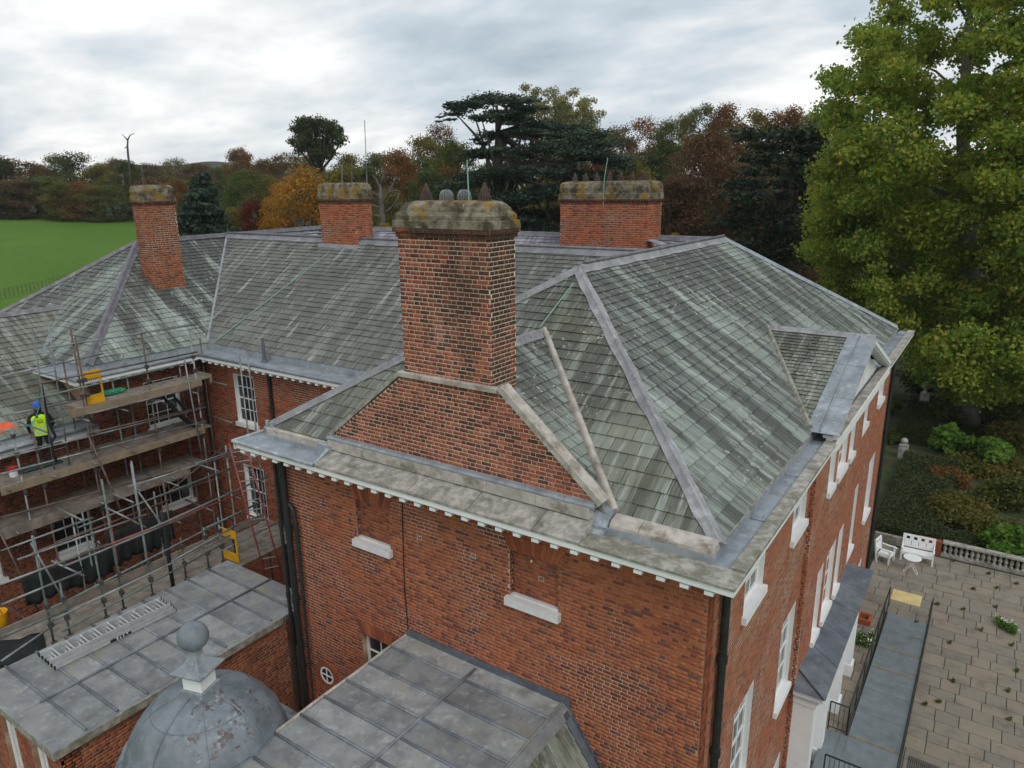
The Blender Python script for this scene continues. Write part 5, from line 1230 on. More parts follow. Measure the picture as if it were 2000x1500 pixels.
# ---- ramp and landing
LZ = 0.5
rl0, rr0 = onz(1655, 1437, LZ), onz(1757, 1475, LZ); rl1, rr1 = onz(1735, 1197, 0.05), onz(1812, 1216, 0.05)
xl = float((rl0[0]+rl1[0])/2); xr = float((rr0[0]+rr1[0])/2); y0r = float((rl0[1]+rr0[1])/2); y1r = float((rl1[1]+rr1[1])/2)
ramp_t = thing('access_ramp', 'grey wheelchair ramp with black handrails sloping along the terrace', 'ramp', (xl, y0r, 0))
NS_ = 6
for i in range(NS_):
    t0, t1 = i/NS_, (i+1)/NS_; ya_, yb_ = y0r+(y1r-y0r)*t0, y0r+(y1r-y0r)*t1; za, zb = LZ+(0.04-LZ)*t0, LZ+(0.04-LZ)*t1
    MB().prism([(xl, ya_+0.005, 0.02), (xl, yb_-0.005, 0.02), (xl, yb_-0.005, zb), (xl, ya_+0.005, za)], (xr-xl, 0, 0)).build('ramp_panel', 'ramp_grey', ramp_t)
    if i in (0, 3, 4): MB().prism([(xl+0.02, ya_+0.02, za+0.003), (xl+0.02, ya_+0.09, za-0.001), (xl+0.02, ya_+0.09, za+0.003), (xl+0.02, ya_+0.02, za+0.007)], (xr-xl-0.04, 0, 0)).build('grip_strip', 'ochre_strip', ramp_t)
yl0 = y0r-2.6
for a, b in ((XB+0.45, -2.1), (-2.1, xl), (xl, xr)): MB().box(a+0.003, b-0.003, yl0, y0r-0.004, LZ-0.06, LZ).build('landing_panel', 'ramp_grey', ramp_t)
MB().box(XB+0.46, xr-0.02, yl0+0.02, y0r-0.02, 0.02, LZ-0.061).build('landing_base', 'black_iron', ramp_t)
def handrail(pts, h=1.0, infill=True, post_every=1.5, mid=True):
    pts = [np.array(p, float) for p in pts]
    m = MB(); m.path([p+Z_*h for p in pts], 0.024, 8); m.build('handrail', 'black_iron', ramp_t, smooth=True)
    m = MB(); m.path([p+Z_*0.1 for p in pts], 0.015, 6); m.build('lower_rail', 'black_iron', ramp_t)
    for a, b in zip(pts[:-1], pts[1:]):
        L = np.linalg.norm(b-a); n = max(1, round(L/post_every))
        for i in range(n+1):
            c = a+(b-a)*i/n; MB().tube(c-Z_*0.03, c+Z_*h, 0.02, 6).build('post', 'black_iron', ramp_t)
        if infill:
            k = int(L/0.115)
            for i in range(1, k): c = a+(b-a)*i/k; MB().tube(c+Z_*0.1, c+Z_*(h-0.02), 0.008, 5).build('baluster', 'black_iron', ramp_t)
def zr(y): return LZ+(0.04-LZ)*(y-y0r)/(y1r-y0r)
handrail([(xl-0.05, y0r, LZ), (xl-0.05, y1r+0.3, 0.02)], 0.95, False, 1.4)
handrail([(xr+0.05, yl0, LZ), (xr+0.05, y0r, LZ), (xr+0.05, y1r+0.3, 0.02)], 0.95, False, 1.4)
MB().box(xr+0.02, xr+0.06, y0r, y1r, 0.02, 0.10).build('kerb_rail', 'black_iron', ramp_t); MB().box(xl-0.06, xl-0.02, y0r, y1r, 0.02, 0.10).build('kerb_rail', 'black_iron', ramp_t)
handrail([(XB+0.5, y0r, LZ), (xl-0.05, y0r, LZ)], 0.95, True); handrail([(-2.15, yl0+0.35, LZ), (xr+0.05, yl0+0.35, LZ)], 0.95, True)
tp = onz(1770, 1168, 0.03); pd = thing('tactile_mat', 'pale yellow mat on the flags at the foot of the ramp', 'mat', (float(tp[0]), float(tp[1]), 0)); MB().bevbox(tp[0]-0.52, tp[0]+0.52, tp[1]-0.42, tp[1]+0.45, 0.025, 0.05, 0.01).build('slab', 'tactile_yellow', pd)
m = MB()
for i in range(14): m.box(tp[0]-0.46, tp[0]+0.46, tp[1]-0.38+i*0.058, tp[1]-0.36+i*0.058, 0.05, 0.054)
m.build('ribs', 'tactile_yellow', pd)
p = onz(1800, 1500, 0.02); gr = thing('drain_grate', 'dark slotted drain grate in the paving beside the ramp', 'grate', (float(p[0]), float(p[1]), 0))
m = MB()
for i in range(16): m.box(p[0]-0.35+i*0.05, p[0]-0.325+i*0.05, p[1]-0.3, p[1]+0.3, 0.026, 0.04)
m.build('bars', 'black_iron', gr); MB().box(p[0]-0.38, p[0]+0.46, p[1]-0.33, p[1]+0.33, 0.012, 0.0275).build('pit', 'dark_slot', gr)
p = onz(1688, 1205, 0.2); pl = thing('brick_planter', 'low hollow red brick box at the foot of the facade', 'planter', (float(p[0]), float(p[1]), 0))
for a, b, c, d in ((-0.25, 0.25, -0.3, -0.2), (-0.25, 0.25, 0.2, 0.3), (-0.25, -0.15, -0.198, 0.198), (0.15, 0.25, -0.198, 0.198)): MB().box(p[0]+a, p[0]+b, p[1]+c, p[1]+d, 0.02, 0.24).build('side', 'brick_red', pl)

# ---- white garden furniture
def bench(name, label, cat, loc, rz, W):
    t = thing(name, label, cat, loc); M_ = Matrix.Translation(Vector(loc)) @ Matrix.Rotation(rz, 4, 'Z')
    def part(n, f):
        m = MB(); f(m); m.v = [tuple(M_ @ Vector(v)) for v in m.v]; return m.build(n, 'white_paint', t)
    D = 0.55
    for sx in (0, W-0.06):
        part('leg', lambda m: m.box(sx, sx+0.06, 0, 0.06, 0, 0.62)); part('leg', lambda m: m.obox((sx, D-0.06, 0), (0.06, 0, 0), (0, 0.06, 0), (0, 0.14, 0.98)))
        part('armrest', lambda m: m.path([(sx+0.03, -0.06, 0.60), (sx+0.03, 0.02, 0.645), (sx+0.03, 0.3, 0.64), (sx+0.03, D, 0.66)], [0.03, 0.038, 0.032, 0.03], 8))
        part('apron', lambda m: m.box(sx+0.008, sx+0.052, 0.061, D-0.06, 0.32, 0.40))
    for i in range(6): part('seat_slat', lambda m: m.box(0.06, W-0.06, 0.01+i*0.085, 0.08+i*0.085, 0.40, 0.425))
    part('apron', lambda m: m.box(0.061, W-0.061, 0.012, 0.045, 0.30, 0.395)); part('stretcher', lambda m: m.box(0.061, W-0.061, D-0.05, D-0.02, 0.16, 0.21))
    def back(z0, z1, a, b, th=0.03):
        y_ = lambda z: D-0.05+0.14*z/0.98
        return lambda m: m.obox((a, y_(z0), z0), (b-a, 0, 0), (0, th, 0), (0, y_(z1)-y_(z0), z1-z0))
    part('top_rail', back(0.92, 1.01, -0.0, W)); part('mid_rail', back(0.735, 0.79, 0.06, W-0.06)); part('lower_rail', back(0.45, 0.53, 0.06, W-0.06))
    n = 4 if W > 1 else 2
    cw_ = (W-0.12)/n
    for i in range(n):
        a = 0.06+cw_*i; part('back_panel', back(0.535, 0.73, a+0.01, a+cw_-0.01, 0.016)); part('back_panel', back(0.795, 0.915, a, a+cw_*0.27)); part('back_panel', back(0.795, 0.915, a+cw_*0.73, a+cw_))
    return t
bl = onz(1757, 1093, 0.02); br_ = onz(1815, 1106, 0.02); ang = math.atan2(br_[1]-bl[1], br_[0]-bl[0])
bench('garden_bench', 'white wooden bench with square cut-outs in its back, by the hedge', 'bench', (float(bl[0]), float(bl[1]), 0.026), ang, float(np.linalg.norm(br_-bl))+0.12)
cl_ = onz(1705, 1097, 0.02); 
bench('garden_chair', 'white wooden armchair beside the house corner', 'chair', (float(cl_[0])+0.08, float(cl_[1])-0.1+0.45, 0.026), R(62), 0.62) if False else bench('garden_chair', 'white wooden armchair beside the house corner', 'chair', (float(cl_[0])+0.62, float(cl_[1])-0.05, 0.026), R(78), 0.66)
tb = onz(1778, 1118, 0.02); tt = thing('bistro_table', 'small round white folding table in front of the bench', 'table', (float(tb[0]), float(tb[1]), 0.026))
MB().lathe((tb[0], tb[1], 0.70), [(0.33, 0), (0.345, 0.01), (0.345, 0.025), (0.33, 0.032)], 32).build('table_top', 'white_paint', tt)
for s in (-1, 1):
    for k in (-1, 1): MB().tube((tb[0]+0.26*s, tb[1]+0.13*k, 0.026), (tb[0]-0.2*s, tb[1]+0.13*k*0.9, 0.70), 0.012, 6).build('leg', 'white_paint', tt)
    MB().tube((tb[0]+0.26*s, tb[1]-0.13, 0.04), (tb[0]+0.26*s, tb[1]+0.13, 0.04), 0.01, 6).build('stretcher', 'white_paint', tt)

# ---- balustrade
b0 = onz(1850, 1087, 0.0); b1 = onz(2000, 1122, 0.0); yb0 = float((b0[1]+b1[1])/2)
bal = thing('stone_balustrade', 'weathered stone balustrade at the edge of the terrace', 'balustrade', (0, yb0, 0))
BT = 0.72
x = float(b0[0])-0.25; x0b = x
while x < 5.5: MB().bevbox(x+0.004, min(x+1.6, 5.6)-0.004, yb0-0.15, yb0+0.15, BT-0.10, BT, 0.02).build('coping_stone', 'stone', bal); x += 1.6
MB().box(x0b, 5.6, yb0-0.14, yb0+0.14, 0, 0.14).build('plinth', 'stone', bal)
bme = MB().lathe((0, 0, 0), [(0.075, 0), (0.075, 0.05), (0.045, 0.07), (0.05, 0.1), (0.085, 0.2), (0.075, 0.27), (0.04, 0.36), (0.035, 0.4), (0.06, 0.425), (0.07, 0.44), (0.07, 0.478)], 10).mesh('baluster', True); bme.materials.append(MATS['stone'])
x = x0b+0.12
while x < 5.5:
    o = link('baluster', bme, None, bal); o.location = (x, yb0, 0.141); x += 0.205
MB().box(x0b-0.9, x0b-0.02, yb0-0.16, yb0+0.16, 0, 0.66).build('pier', 'brick_far', bal)
m = MB(); m.box(-3.3, x0b-0.92, yb0-0.1, yb0+0.12, 0, 0.4); m.build('low_wall', 'stone_moss', bal)

# ================================================================== foliage
def leaf_mesh(name, C, Rr, n_per, size, flat=0.0, mat=None, outward=0.6, shell=0.45, clump_var=0.65):
    """C (k,3) clump centres, Rr (k,3) radii; leaf-sized rhombs through each clump's volume"""
    C = np.asarray(C, float); Rr = np.asarray(Rr, float); k = len(C)
    w = Rr[:, 0]*Rr[:, 1]+Rr[:, 0]*Rr[:, 2]; cnt = np.maximum(8, (n_per*k*w/w.sum())).astype(int)
    ci = np.repeat(np.arange(k), cnt); N = len(ci)
    d = rng.normal(size=(N, 3)); d /= np.linalg.norm(d, axis=1)[:, None]
    rad = shell+(1-shell)*rng.random(N)**0.6; rad *= 1+0.16*rng.normal(size=N)
    P = C[ci]+d*Rr[ci]*rad[:, None]
    nrm = d*outward+rng.normal(size=(N, 3))*(1-outward)+np.array([0, 0, 0.25]); nrm /= np.linalg.norm(nrm, axis=1)[:, None]
    a = np.cross(nrm, rng.normal(size=(N, 3))); a /= np.linalg.norm(a, axis=1)[:, None]+1e-9; b = np.cross(nrm, a)
    s = size*rng.uniform(0.55, 1.35, N)[:, None]
    if flat: a[:, 2] *= (1-flat); b[:, 2] *= (1-flat)
    V = np.empty((N, 4, 3)); V[:, 0] = P+a*s; V[:, 1] = P+b*s*0.62; V[:, 2] = P-a*s*0.9-nrm*s*0.25; V[:, 3] = P-b*s*0.62
    F = np.arange(N*4).reshape(N, 4)
    cv = rng.random(k)[ci]; r = np.clip(cv*clump_var+rng.random(N)*(1-clump_var), 0, 0.999)
    me = npmesh(name, V.reshape(-1, 3), F, r)
    if mat: me.materials.append(MATS[mat])
    return me
def crown_clumps(n, lo=0.22, squash=1.0, top=1.0, seed=0, spread=0.82, clump=(0.20, 0.34)):
    """unit tree: height 1, radius 0.5"""
    rg = np.random.default_rng(seed); C = []; Rr = []
    while len(C) < n:
        z = rg.uniform(lo, top); t = (z-lo)/(top-lo); prof = math.sin(math.pi*min(1, max(0.02, (t*0.86+0.12))))**0.6
        a = rg.uniform(0, 2*math.pi); r = 0.5*prof*spread*math.sqrt(rg.uniform(0.12, 1)); cl_r = rg.uniform(*clump)*0.5
        C.append((r*math.cos(a), r*math.sin(a), z*(1-0.08)-0.0)); Rr.append((cl_r, cl_r, cl_r*rg.uniform(0.55, 0.8)*squash))
    return np.array(C), np.array(Rr)
def trunk_mesh(name, C, h_fork=0.3, r=0.03, mat='bark', limbs=10, seed=0):
    rg = np.random.default_rng(seed); m = MB(); lean = rg.normal(size=2)*0.02
    m.path([(0, 0, -0.03), (lean[0]*0.5, lean[1]*0.5, h_fork*0.5), (lean[0], lean[1], h_fork), (lean[0]*1.5, lean[1]*1.5, 0.8)], [r*1.3, r, r*0.85, r*0.25], 8)
    for i in rg.permutation(len(C))[:limbs]:
        c = C[i]; z0 = h_fork*rg.uniform(0.8, 1.3); s = np.array([lean[0], lean[1], min(z0, c[2]-0.02)]); mid = (s+c)/2+np.array([0, 0, -0.03])+rg.normal(size=3)*0.02
        m.path([s, mid, c], [r*0.5, r*0.32, r*0.1], 5)
    me = m.mesh(name, True); me.materials.append(MATS[mat]); return me
PROTO = []
for sd in range(8):
    C, Rr = crown_clumps(46+5*sd, lo=(0.10, 0.2, 0.05, 0.26, 0.08, 0.16, 0.04, 0.12)[sd], seed=sd+3, top=1.0, clump=(0.22, 0.42), spread=0.86)
    C[:, 2] *= 1.5; Rr[:, 2] = Rr[:, 0]*0.75
    PROTO.append((leaf_mesh('crown', C, Rr, 190, 0.017, shell=0.15, outward=0.5), trunk_mesh('trunk', C, 0.42, 0.028, limbs=12, seed=sd)))
PVAR = {}
def proto(i, mat):
    if (i, mat) not in PVAR:
        a = PROTO[i][0].copy(); a.materials.clear(); a.materials.append(MATS[mat]); b = PROTO[i][1]; PVAR[(i, mat)] = (a, b)
    return PVAR[(i, mat)]
def tree_at(px, top, dist, hw, mat, label, group, pi=None, zbase=None, name='deciduous_tree'):
    p = at_dist(px, top, dist); x, y, zt_ = map(float, p); z0 = gz_at(x, y)-0.2 if zbase is None else zbase
    h = max(2.0, zt_-z0); d = math.hypot(x, y); wid = 2*hw/FPX*d*1.03
    t = thing(name, label, 'tree', (x, y, z0), group); pi = random.randrange(8) if pi is None else pi
    cr_, tr_ = proto(pi, mat)
    rot = random.uniform(0, 6.28)
    sz = min(h/1.5, wid*1.05)
    for nm, me in (('crown', cr_), ('trunk', tr_)):
        o = bpy.data.objects.new(nm, me); col.objects.link(o); o.parent = t; o.rotation_euler = (0, 0, rot)
        o.scale = (wid, wid, sz if nm == 'crown' else h/1.5); o.location = (0, 0, h-1.5*sz if nm == 'crown' else 0)
    return t
CN_ = {'leaf_dark': 'dark green', 'leaf_mid': 'mid green', 'leaf_olive': 'olive green', 'leaf_brown': 'brown', 'leaf_rust': 'rust coloured', 'leaf_orange': 'orange', 'leaf_red': 'red', 'leaf_copper': 'copper brown', 'leaf_pine': 'blackish green'}
ORD = ['first', 'second', 'third', 'fourth', 'fifth', 'sixth', 'seventh', 'eighth', 'ninth', 'tenth', 'eleventh', 'twelfth', 'thirteenth', 'fourteenth', 'fifteenth', 'sixteenth', 'seventeenth', 'eighteenth', 'nineteenth', 'twentieth', 'twenty-first', 'twenty-second', 'twenty-third', 'twenty-fourth', 'twenty-fifth']
D_, M_g, O_, B_r, Ru, Og = 'leaf_dark', 'leaf_mid', 'leaf_olive', 'leaf_brown', 'leaf_rust', 'leaf_orange'
far_row = [(-25, 300, 190, 55, D_), (30, 306, 192, 50, B_r), (75, 318, 200, 40, Ru), (105, 300, 196, 45, M_g), (143, 292, 188, 46, D_), (188, 314, 184, 40, O_), (225, 305, 190, 38, B_r), (290, 314, 192, 45, B_r), (335, 305, 200, 40, O_), (380, 313, 196, 42, B_r), (425, 320, 215, 40, M_g), (461, 281, 172, 32, Ru), (512, 308, 190, 42, B_r), (556, 293, 176, 42, B_r), (600, 297, 182, 42, O_)]
for i, (a, b, c, d, e_) in enumerate(far_row): tree_at(a, b, c, d, e_, f'{CN_[e_]} tree, {ORD[i]} from the left along the far treeline', 'trees along the far edge of the field')
near_row = [(-20, 352, 172, 42, D_), (22, 345, 170, 44, B_r), (62, 340, 172, 42, D_), (100, 338, 170, 40, M_g), (112, 350, 165, 34, O_), (150, 352, 166, 38, Ru), (182, 360, 163, 34, O_), (214, 358, 163, 34, M_g), (247, 305, 168, 34, D_), (285, 345, 165, 38, B_r), (325, 352, 160, 36, Ru), (365, 345, 150, 36, O_)]
for i, (a, b, c, d, e_) in enumerate(near_row): tree_at(a, b, c, d, e_, f'{CN_[e_]} bushy tree at the field edge, {ORD[i]} from the left', 'trees standing at the field edge', pi=random.choice([0, 2, 4]))
mid = [(345, 345, 125, 30, Ru), (430, 345, 135, 40, D_), (478, 322, 122, 48, M_g), (530, 335, 120, 40, O_), (492, 382, 98, 30, 'leaf_red'), (450, 400, 100, 34, O_), (640, 330, 125, 40, D_), (672, 296, 150, 48, O_), (700, 345, 105, 48, B_r), (735, 288, 142, 50, M_g), (785, 300, 122, 48, D_), (768, 370, 90, 50, O_), (828, 255, 128, 50, O_), (862, 235, 135, 48, Ru), (838, 320, 100, 56, D_), (890, 262, 120, 48, M_g), (905, 340, 95, 50, O_)]
for i, (a, b, c, d, e_) in enumerate(sorted(mid)): tree_at(a, b, c, d, e_, f'{CN_[e_]} tree in the wood left of the cedar, {ORD[i]} from the left there', 'trees left of the cedar')
right = [(1100, 195, 128, 48, O_), (1150, 212, 124, 45, M_g), (1208, 236, 130, 46, O_), (1258, 222, 128, 46, Ru), (1306, 232, 122, 44, M_g), (1240, 300, 100, 55, O_), (1335, 218, 138, 42, O_), (1372, 196, 142, 42, M_g), (1425, 198, 140, 48, Ru), (1482, 204, 142, 50, O_), (1540, 198, 140, 52, Ru), (1600, 206, 130, 50, M_g), (1250, 390, 82, 55, D_), (1180, 400, 84, 60, D_), (1310, 340, 92, 60, D_), (1545, 300, 95, 60, D_), (1470, 300, 100, 60, O_)]
for i, (a, b, c, d, e_) in enumerate(sorted(right)): tree_at(a, b, c, d, e_, f'{CN_[e_]} tree in the wood right of the cedar, {ORD[i]} from the left there', 'trees right of the cedar')
tree_at(588, 322, 92, 74, Og, 'bright orange autumn tree behind the back ridge', 'single autumn trees', 4)
tree_at(545, 348, 96, 42, Og, 'smaller orange autumn tree left of the bright orange one', 'single autumn trees', 2)
tree_at(1388, 236, 92, 92, 'leaf_copper', 'large copper brown beech behind the right-hand roof ridge', 'single autumn trees', 1)
tree_at(1322, 330, 88, 58, 'leaf_copper', 'lower copper brown beech beside the far right chimney', 'single autumn trees', 2)
tree_at(1470, 300, 88, 60, 'leaf_copper', 'copper brown beech next to the dark pine', 'single autumn trees', 0)
tree_at(1318, 452, 45, 14, 'leaf_yellow', 'small yellow shrub showing over the far ridge', 'single autumn trees', 2)
tree_at(752, 432, 42, 18, 'leaf_yellow', 'yellow-green shrub top beside the near chimney cap', 'single autumn trees', 2)
for i, px in enumerate(np.linspace(655, 1640, 19)):
    e_ = random.choice([D_, O_, B_r, D_, M_g]); tree_at(float(px)+random.uniform(-12, 12), random.uniform(360, 405), random.uniform(96, 112), random.uniform(36, 50), e_, f'low {CN_[e_]} tree in the shaded understorey behind the house, {ORD[i]} from the left', 'understorey trees behind the house', pi=random.choice([2, 6, 4]))
for i, px in enumerate(np.linspace(660, 1640, 18)):
    e_ = random.choice([D_, O_, B_r, Ru, M_g]); tree_at(float(px)+random.uniform(-12, 12), random.uniform(275, 330), random.uniform(116, 124), random.uniform(44, 58), e_, f'{CN_[e_]} tree of middle height in the wood behind the house, {ORD[i]} from the left', 'middle trees behind the house')
for i, px in enumerate(np.linspace(1650, 2130, 9)):
    e_ = random.choice([D_, M_g, D_, O_]); tree_at(float(px), random.uniform(270, 330), random.uniform(100, 112), 50, e_, f'{CN_[e_]} tree glimpsed behind the plane tree, {ORD[i]} from the left', 'trees behind the plane tree')
    e_ = D_; tree_at(float(px)+25, random.uniform(430, 500), random.uniform(82, 90), 46, e_, f'low dark green bush tree behind the plane tree, {ORD[i]} from the left', 'low trees behind the plane tree', pi=random.choice([2, 6, 4]))
# tall open-crowned tree above the orange one
def custom_tree(name, label, base, C, Rr, mat, n_per, size, trunk_pts, limbs, bark='bark', flat=0.0, group=None, shell=0.4, outward=0.5, r0=0.4, limb_r=0.12, cv=0.65):
    t = thing(name, label, 'tree', tuple(map(float, base)), group); me = leaf_mesh('crown', C, Rr, n_per, size, flat, mat, outward, shell, cv); link('crown', me, None, t)
    m = MB(); k = len(trunk_pts); m.path(trunk_pts, [r0*(1-0.8*i/(k-1)) for i in range(k)], 10)
    for s, e_ in limbs:
        s, e_ = np.array(s), np.array(e_); md = (s+e_)/2+np.array([0, 0, 0.06*np.linalg.norm(e_-s)])+rng.normal(size=3)*0.04*np.linalg.norm(e_-s); m.path([s, md, e_], [limb_r, limb_r*0.65, limb_r*0.2], 6)
    tr = m.build('trunk', bark, t, smooth=True); return t
def from_px(items, dist, dj=3.0, rz=0.7):
    C = []; Rr = []
    for px, py, hw in items:
        dd = dist+rng.uniform(-dj, dj); p = at_dist(px, py, dd); C.append(p); s = hw/FPX*dd*1.05; Rr.append((s, s, s*rz))
    return np.array(C), np.array(Rr)
it = []
for _ in range(64):
    a = random.uniform(0, 6.28); r = math.sqrt(random.uniform(0.0, 1)); it.append((617+52*r*math.cos(a), 272+38*r*math.sin(a)-6*abs(math.cos(a)), random.uniform(9, 15)))
C, Rr = from_px(it, 140, 5); bs = at_dist(622, 400, 140); bs[2] = gz_at(bs[0], bs[1])
tp_ = [bs, at_dist(622, 340, 140), at_dist(620, 300, 140), at_dist(617, 255, 140)]
custom_tree('open_tree', 'tall tree with an open rounded crown standing above the orange tree', bs, C, Rr, 'leaf_dark', 200, 0.22, tp_, [(tp_[1+i % 2], C[i]) for i in range(26)], shell=0.1, r0=0.55, limb_r=0.28)
# pale sparse trees behind the cedar
for k_, (cx, cy, w_, h_) in enumerate(((1040, 200, 34, 30), (1085, 210, 40, 32), (1130, 225, 45, 30))):
    it = [(cx+w_*random.uniform(-1, 1), cy+h_*random.uniform(-1, 1.4), random.uniform(7, 13)) for _ in range(30)]; C, Rr = from_px(it, 115, 4); bs = at_dist(cx, 400, 115); bs[2] = gz_at(bs[0], bs[1])
    tp_ = [bs, at_dist(cx, 300, 115), at_dist(cx, cy, 115)]
    custom_tree('pale_tree', 'thin pale-leaved tree rising behind the cedar, ' + ('left' if k_ == 0 else 'middle' if k_ == 1 else 'right')+'most of three' if k_ != 1 else 'thin pale-leaved tree rising behind the cedar, middle of three', bs, C, Rr, 'leaf_pale', 110, 0.17, tp_, [(tp_[1], C[i]) for i in range(12)], shell=0.2, r0=0.4, limb_r=0.14, group='thin trees behind the cedar')
# cedar of Lebanon: flat plates of dark foliage
plates = [(920, 205, 42), (960, 192, 45), (1000, 196, 45), (1030, 212, 30), (890, 222, 24), (985, 222, 40), (940, 230, 30), (1010, 235, 40), (1060, 245, 45), (1100, 252, 50), (1150, 262, 48), (1185, 280, 40), (1030, 262, 55), (970, 262, 40), (1080, 285, 60), (1140, 298, 60), (1195, 312, 42), (1010, 300, 60), (950, 300, 45), (1215, 325, 28), (1060, 325, 70), (990, 340, 60), (930, 345, 50), (890, 365, 40), (1130, 345, 60), (1090, 375, 70), (1020, 385, 70), (960, 395, 60), (900, 405, 45), (1160, 380, 50), (1050, 420, 70), (1120, 415, 60), (970, 435, 60), (1030, 450, 70), (920, 440, 50), (1100, 455, 60), (870, 430, 40), (1190, 350, 35)]
C, Rr = from_px(plates, 78, 5, 0.2); C2, R2 = from_px([(a+random.uniform(-40, 40), b+random.uniform(-8, 18), c*random.uniform(0.35, 0.6)) for a, b, c in plates for _ in range(4)], 78, 8, 0.2)
bs = at_dist(985, 500, 78); bs[2] = gz_at(bs[0], bs[1]); tp_ = [bs, at_dist(983, 420, 78), at_dist(975, 330, 78), at_dist(972, 260, 78), at_dist(970, 205, 78)]
t2_ = [at_dist(1070, 440, 76), at_dist(1068, 330, 76)]
custom_tree('cedar_tree', 'dark spreading cedar with flat layered branches behind the roofs', bs, np.vstack([C, C2]), np.vstack([Rr, R2]), 'leaf_cedar', 480, 0.19, tp_, [(tp_[1+i % 3], C[i]) for i in range(len(C))]+[(t2_[0], t2_[1])], flat=0.45, shell=0.05, outward=0.2, r0=0.7, limb_r=0.22, cv=0.5)
# dark pine at the right, cone-shaped conifer at the left
pl_ = [(1500+random.uniform(-1, 1)*w, y_, random.uniform(22, 44)) for y_, w in ((262, 70), (285, 85), (310, 95), (335, 100), (360, 105), (385, 100), (410, 105), (435, 100), (460, 100), (485, 90), (505, 80)) for _ in range(6)]
C, Rr = from_px([(a+28, b, c) for a, b, c in pl_], 72, 5, 0.32); bs = at_dist(1545, 520, 72); bs[2] = gz_at(bs[0], bs[1]); tp_ = [bs, at_dist(1545, 420, 72), at_dist(1548, 270, 72)]
custom_tree('pine_tree', 'dark drooping pine behind the right roof, left of the plane tree', bs, C, Rr, 'leaf_pine', 260, 0.26, tp_, [(tp_[1], C[i]) for i in range(0, 60, 4)], flat=0.3, shell=0.1, outward=0.3, r0=0.5, limb_r=0.14, cv=0.5)
C = []; Rr = []
for i in range(70):
    t_ = i/70; py = 340+t_*130; w = 6+48*t_; p = at_dist(394+random.uniform(-1, 1)*w, py, 88+random.uniform(-1, 1)*w/14); s = (8+10*t_)/FPX*88; C.append(p); Rr.append((s*1.4, s*1.4, s*0.5))
bs = at_dist(394, 480, 88); bs[2] = gz_at(bs[0], bs[1])
custom_tree('spruce_tree', 'dark cone-shaped spruce right of the slim left chimney', bs, C, Rr, 'leaf_cedar', 220, 0.24, [bs, at_dist(394, 400, 88), at_dist(393, 332, 88)], [], shell=0.1, outward=0.3, r0=0.3, cv=0.5)
# dead trees
def dead(name, label, base, segs, group=None):
    t = thing(name, label, 'tree', tuple(map(float, base))); 
    for n, P, r in segs: MB().path(P, r, 7).build(n, 'bark_dead' if name == 'dead_tree' else 'bark', t, smooth=True)
A = lambda px, py, d=64: at_dist(px, py, d)
bs = A(745, 470); bs[2] = gz_at(bs[0], bs[1])
sg = [('trunk', [bs, A(748, 440), A(745, 400), A(742, 360)], [0.34, 0.28, 0.22, 0.13])]
for P in ([(745, 400), (760, 375), (772, 350), (778, 345)], [(742, 375), (735, 350), (728, 342)], [(745, 420), (765, 405), (780, 398), (787, 397)], [(742, 385), (722, 372), (716, 350)], [(750, 430), (735, 420), (722, 424)], [(757, 378), (770, 372), (782, 374)], [(746, 410), (730, 400), (718, 404)], [(744, 360), (750, 340), (746, 325)], [(765, 405), (775, 392), (781, 372)]):
    Q = [A(*p) for p in P]; sg.append(('branch', Q, [0.12-0.09*i/(len(Q)-1) for i in range(len(Q))]))
dead('dead_tree', 'bare dead tree with twisted grey branches beside the middle chimney', bs, sg)
bs = A(249, 330, 165); bs[2] = gz_at(bs[0], bs[1]); sg = [('trunk', [bs, A(250, 300, 165), A(249, 285, 165), A(250, 270, 165)], [0.25, 0.2, 0.18, 0.13])]
for P in ([(250, 275), (244, 268), (238, 262)], [(250, 272), (254, 264), (263, 260)], [(250, 285), (243, 290)]): Q = [A(p[0], p[1], 165) for p in P]; sg.append(('branch', Q, [0.14-0.1*i/(len(Q)-1) for i in range(len(Q))]))
dead('bare_snag', 'bare forked snag sticking up above the far treeline', bs, sg)
# great plane tree at the right
PD = 56
edge = [(-200, 1760), (-60, 1725), (0, 1712), (40, 1668), (70, 1655), (100, 1690), (135, 1612), (160, 1592), (215, 1606), (260, 1585), (330, 1580), (400, 1590), (440, 1572), (485, 1565), (520, 1548), (560, 1600), (600, 1665), (640, 1730), (700, 1775), (760, 1800), (800, 1850)]
def left_edge(y): return float(np.interp(y, [e_[0] for e_ in edge], [e_[1] for e_ in edge]))
C = []; Rr = []
while len(C) < 620:
    py = random.uniform(-160, 770); le = left_edge(py); cr_ = random.uniform(20, 52)*(0.72 if py < 180 else 1.0); px = le+cr_*0.75+random.random()**1.1*(2230-le)
    dd = PD+random.uniform(-9, 8)*(1 if px > 1650 else 0.5)
    if py < 330 and 1690 < px < 2000 and random.random() < 0.12: continue
    p = at_dist(px, py, dd)
    if p[2] < 1.2: continue
    s = cr_/FPX*dd; C.append(p); Rr.append((s, s, s*random.uniform(0.55, 0.8)))
C = np.array(C); Rr = np.array(Rr)
bs = at_dist(1905, 760, PD); bs[2] = 0.0
tp_ = [bs, at_dist(1900, 600, PD), at_dist(1885, 420, PD), at_dist(1880, 250, PD), at_dist(1890, 80, PD), at_dist(1900, -60, PD)]
lm = []
for i in range(0, 620, 17):
    py_ = float(project(C[i])[1]); tt_ = np.clip((760-(py_+90))/164, 0.3, 4.9); k0 = int(tt_); lm.append((tp_[k0]+(tp_[min(5, k0+1)]-tp_[k0])*(tt_-k0), C[i]))
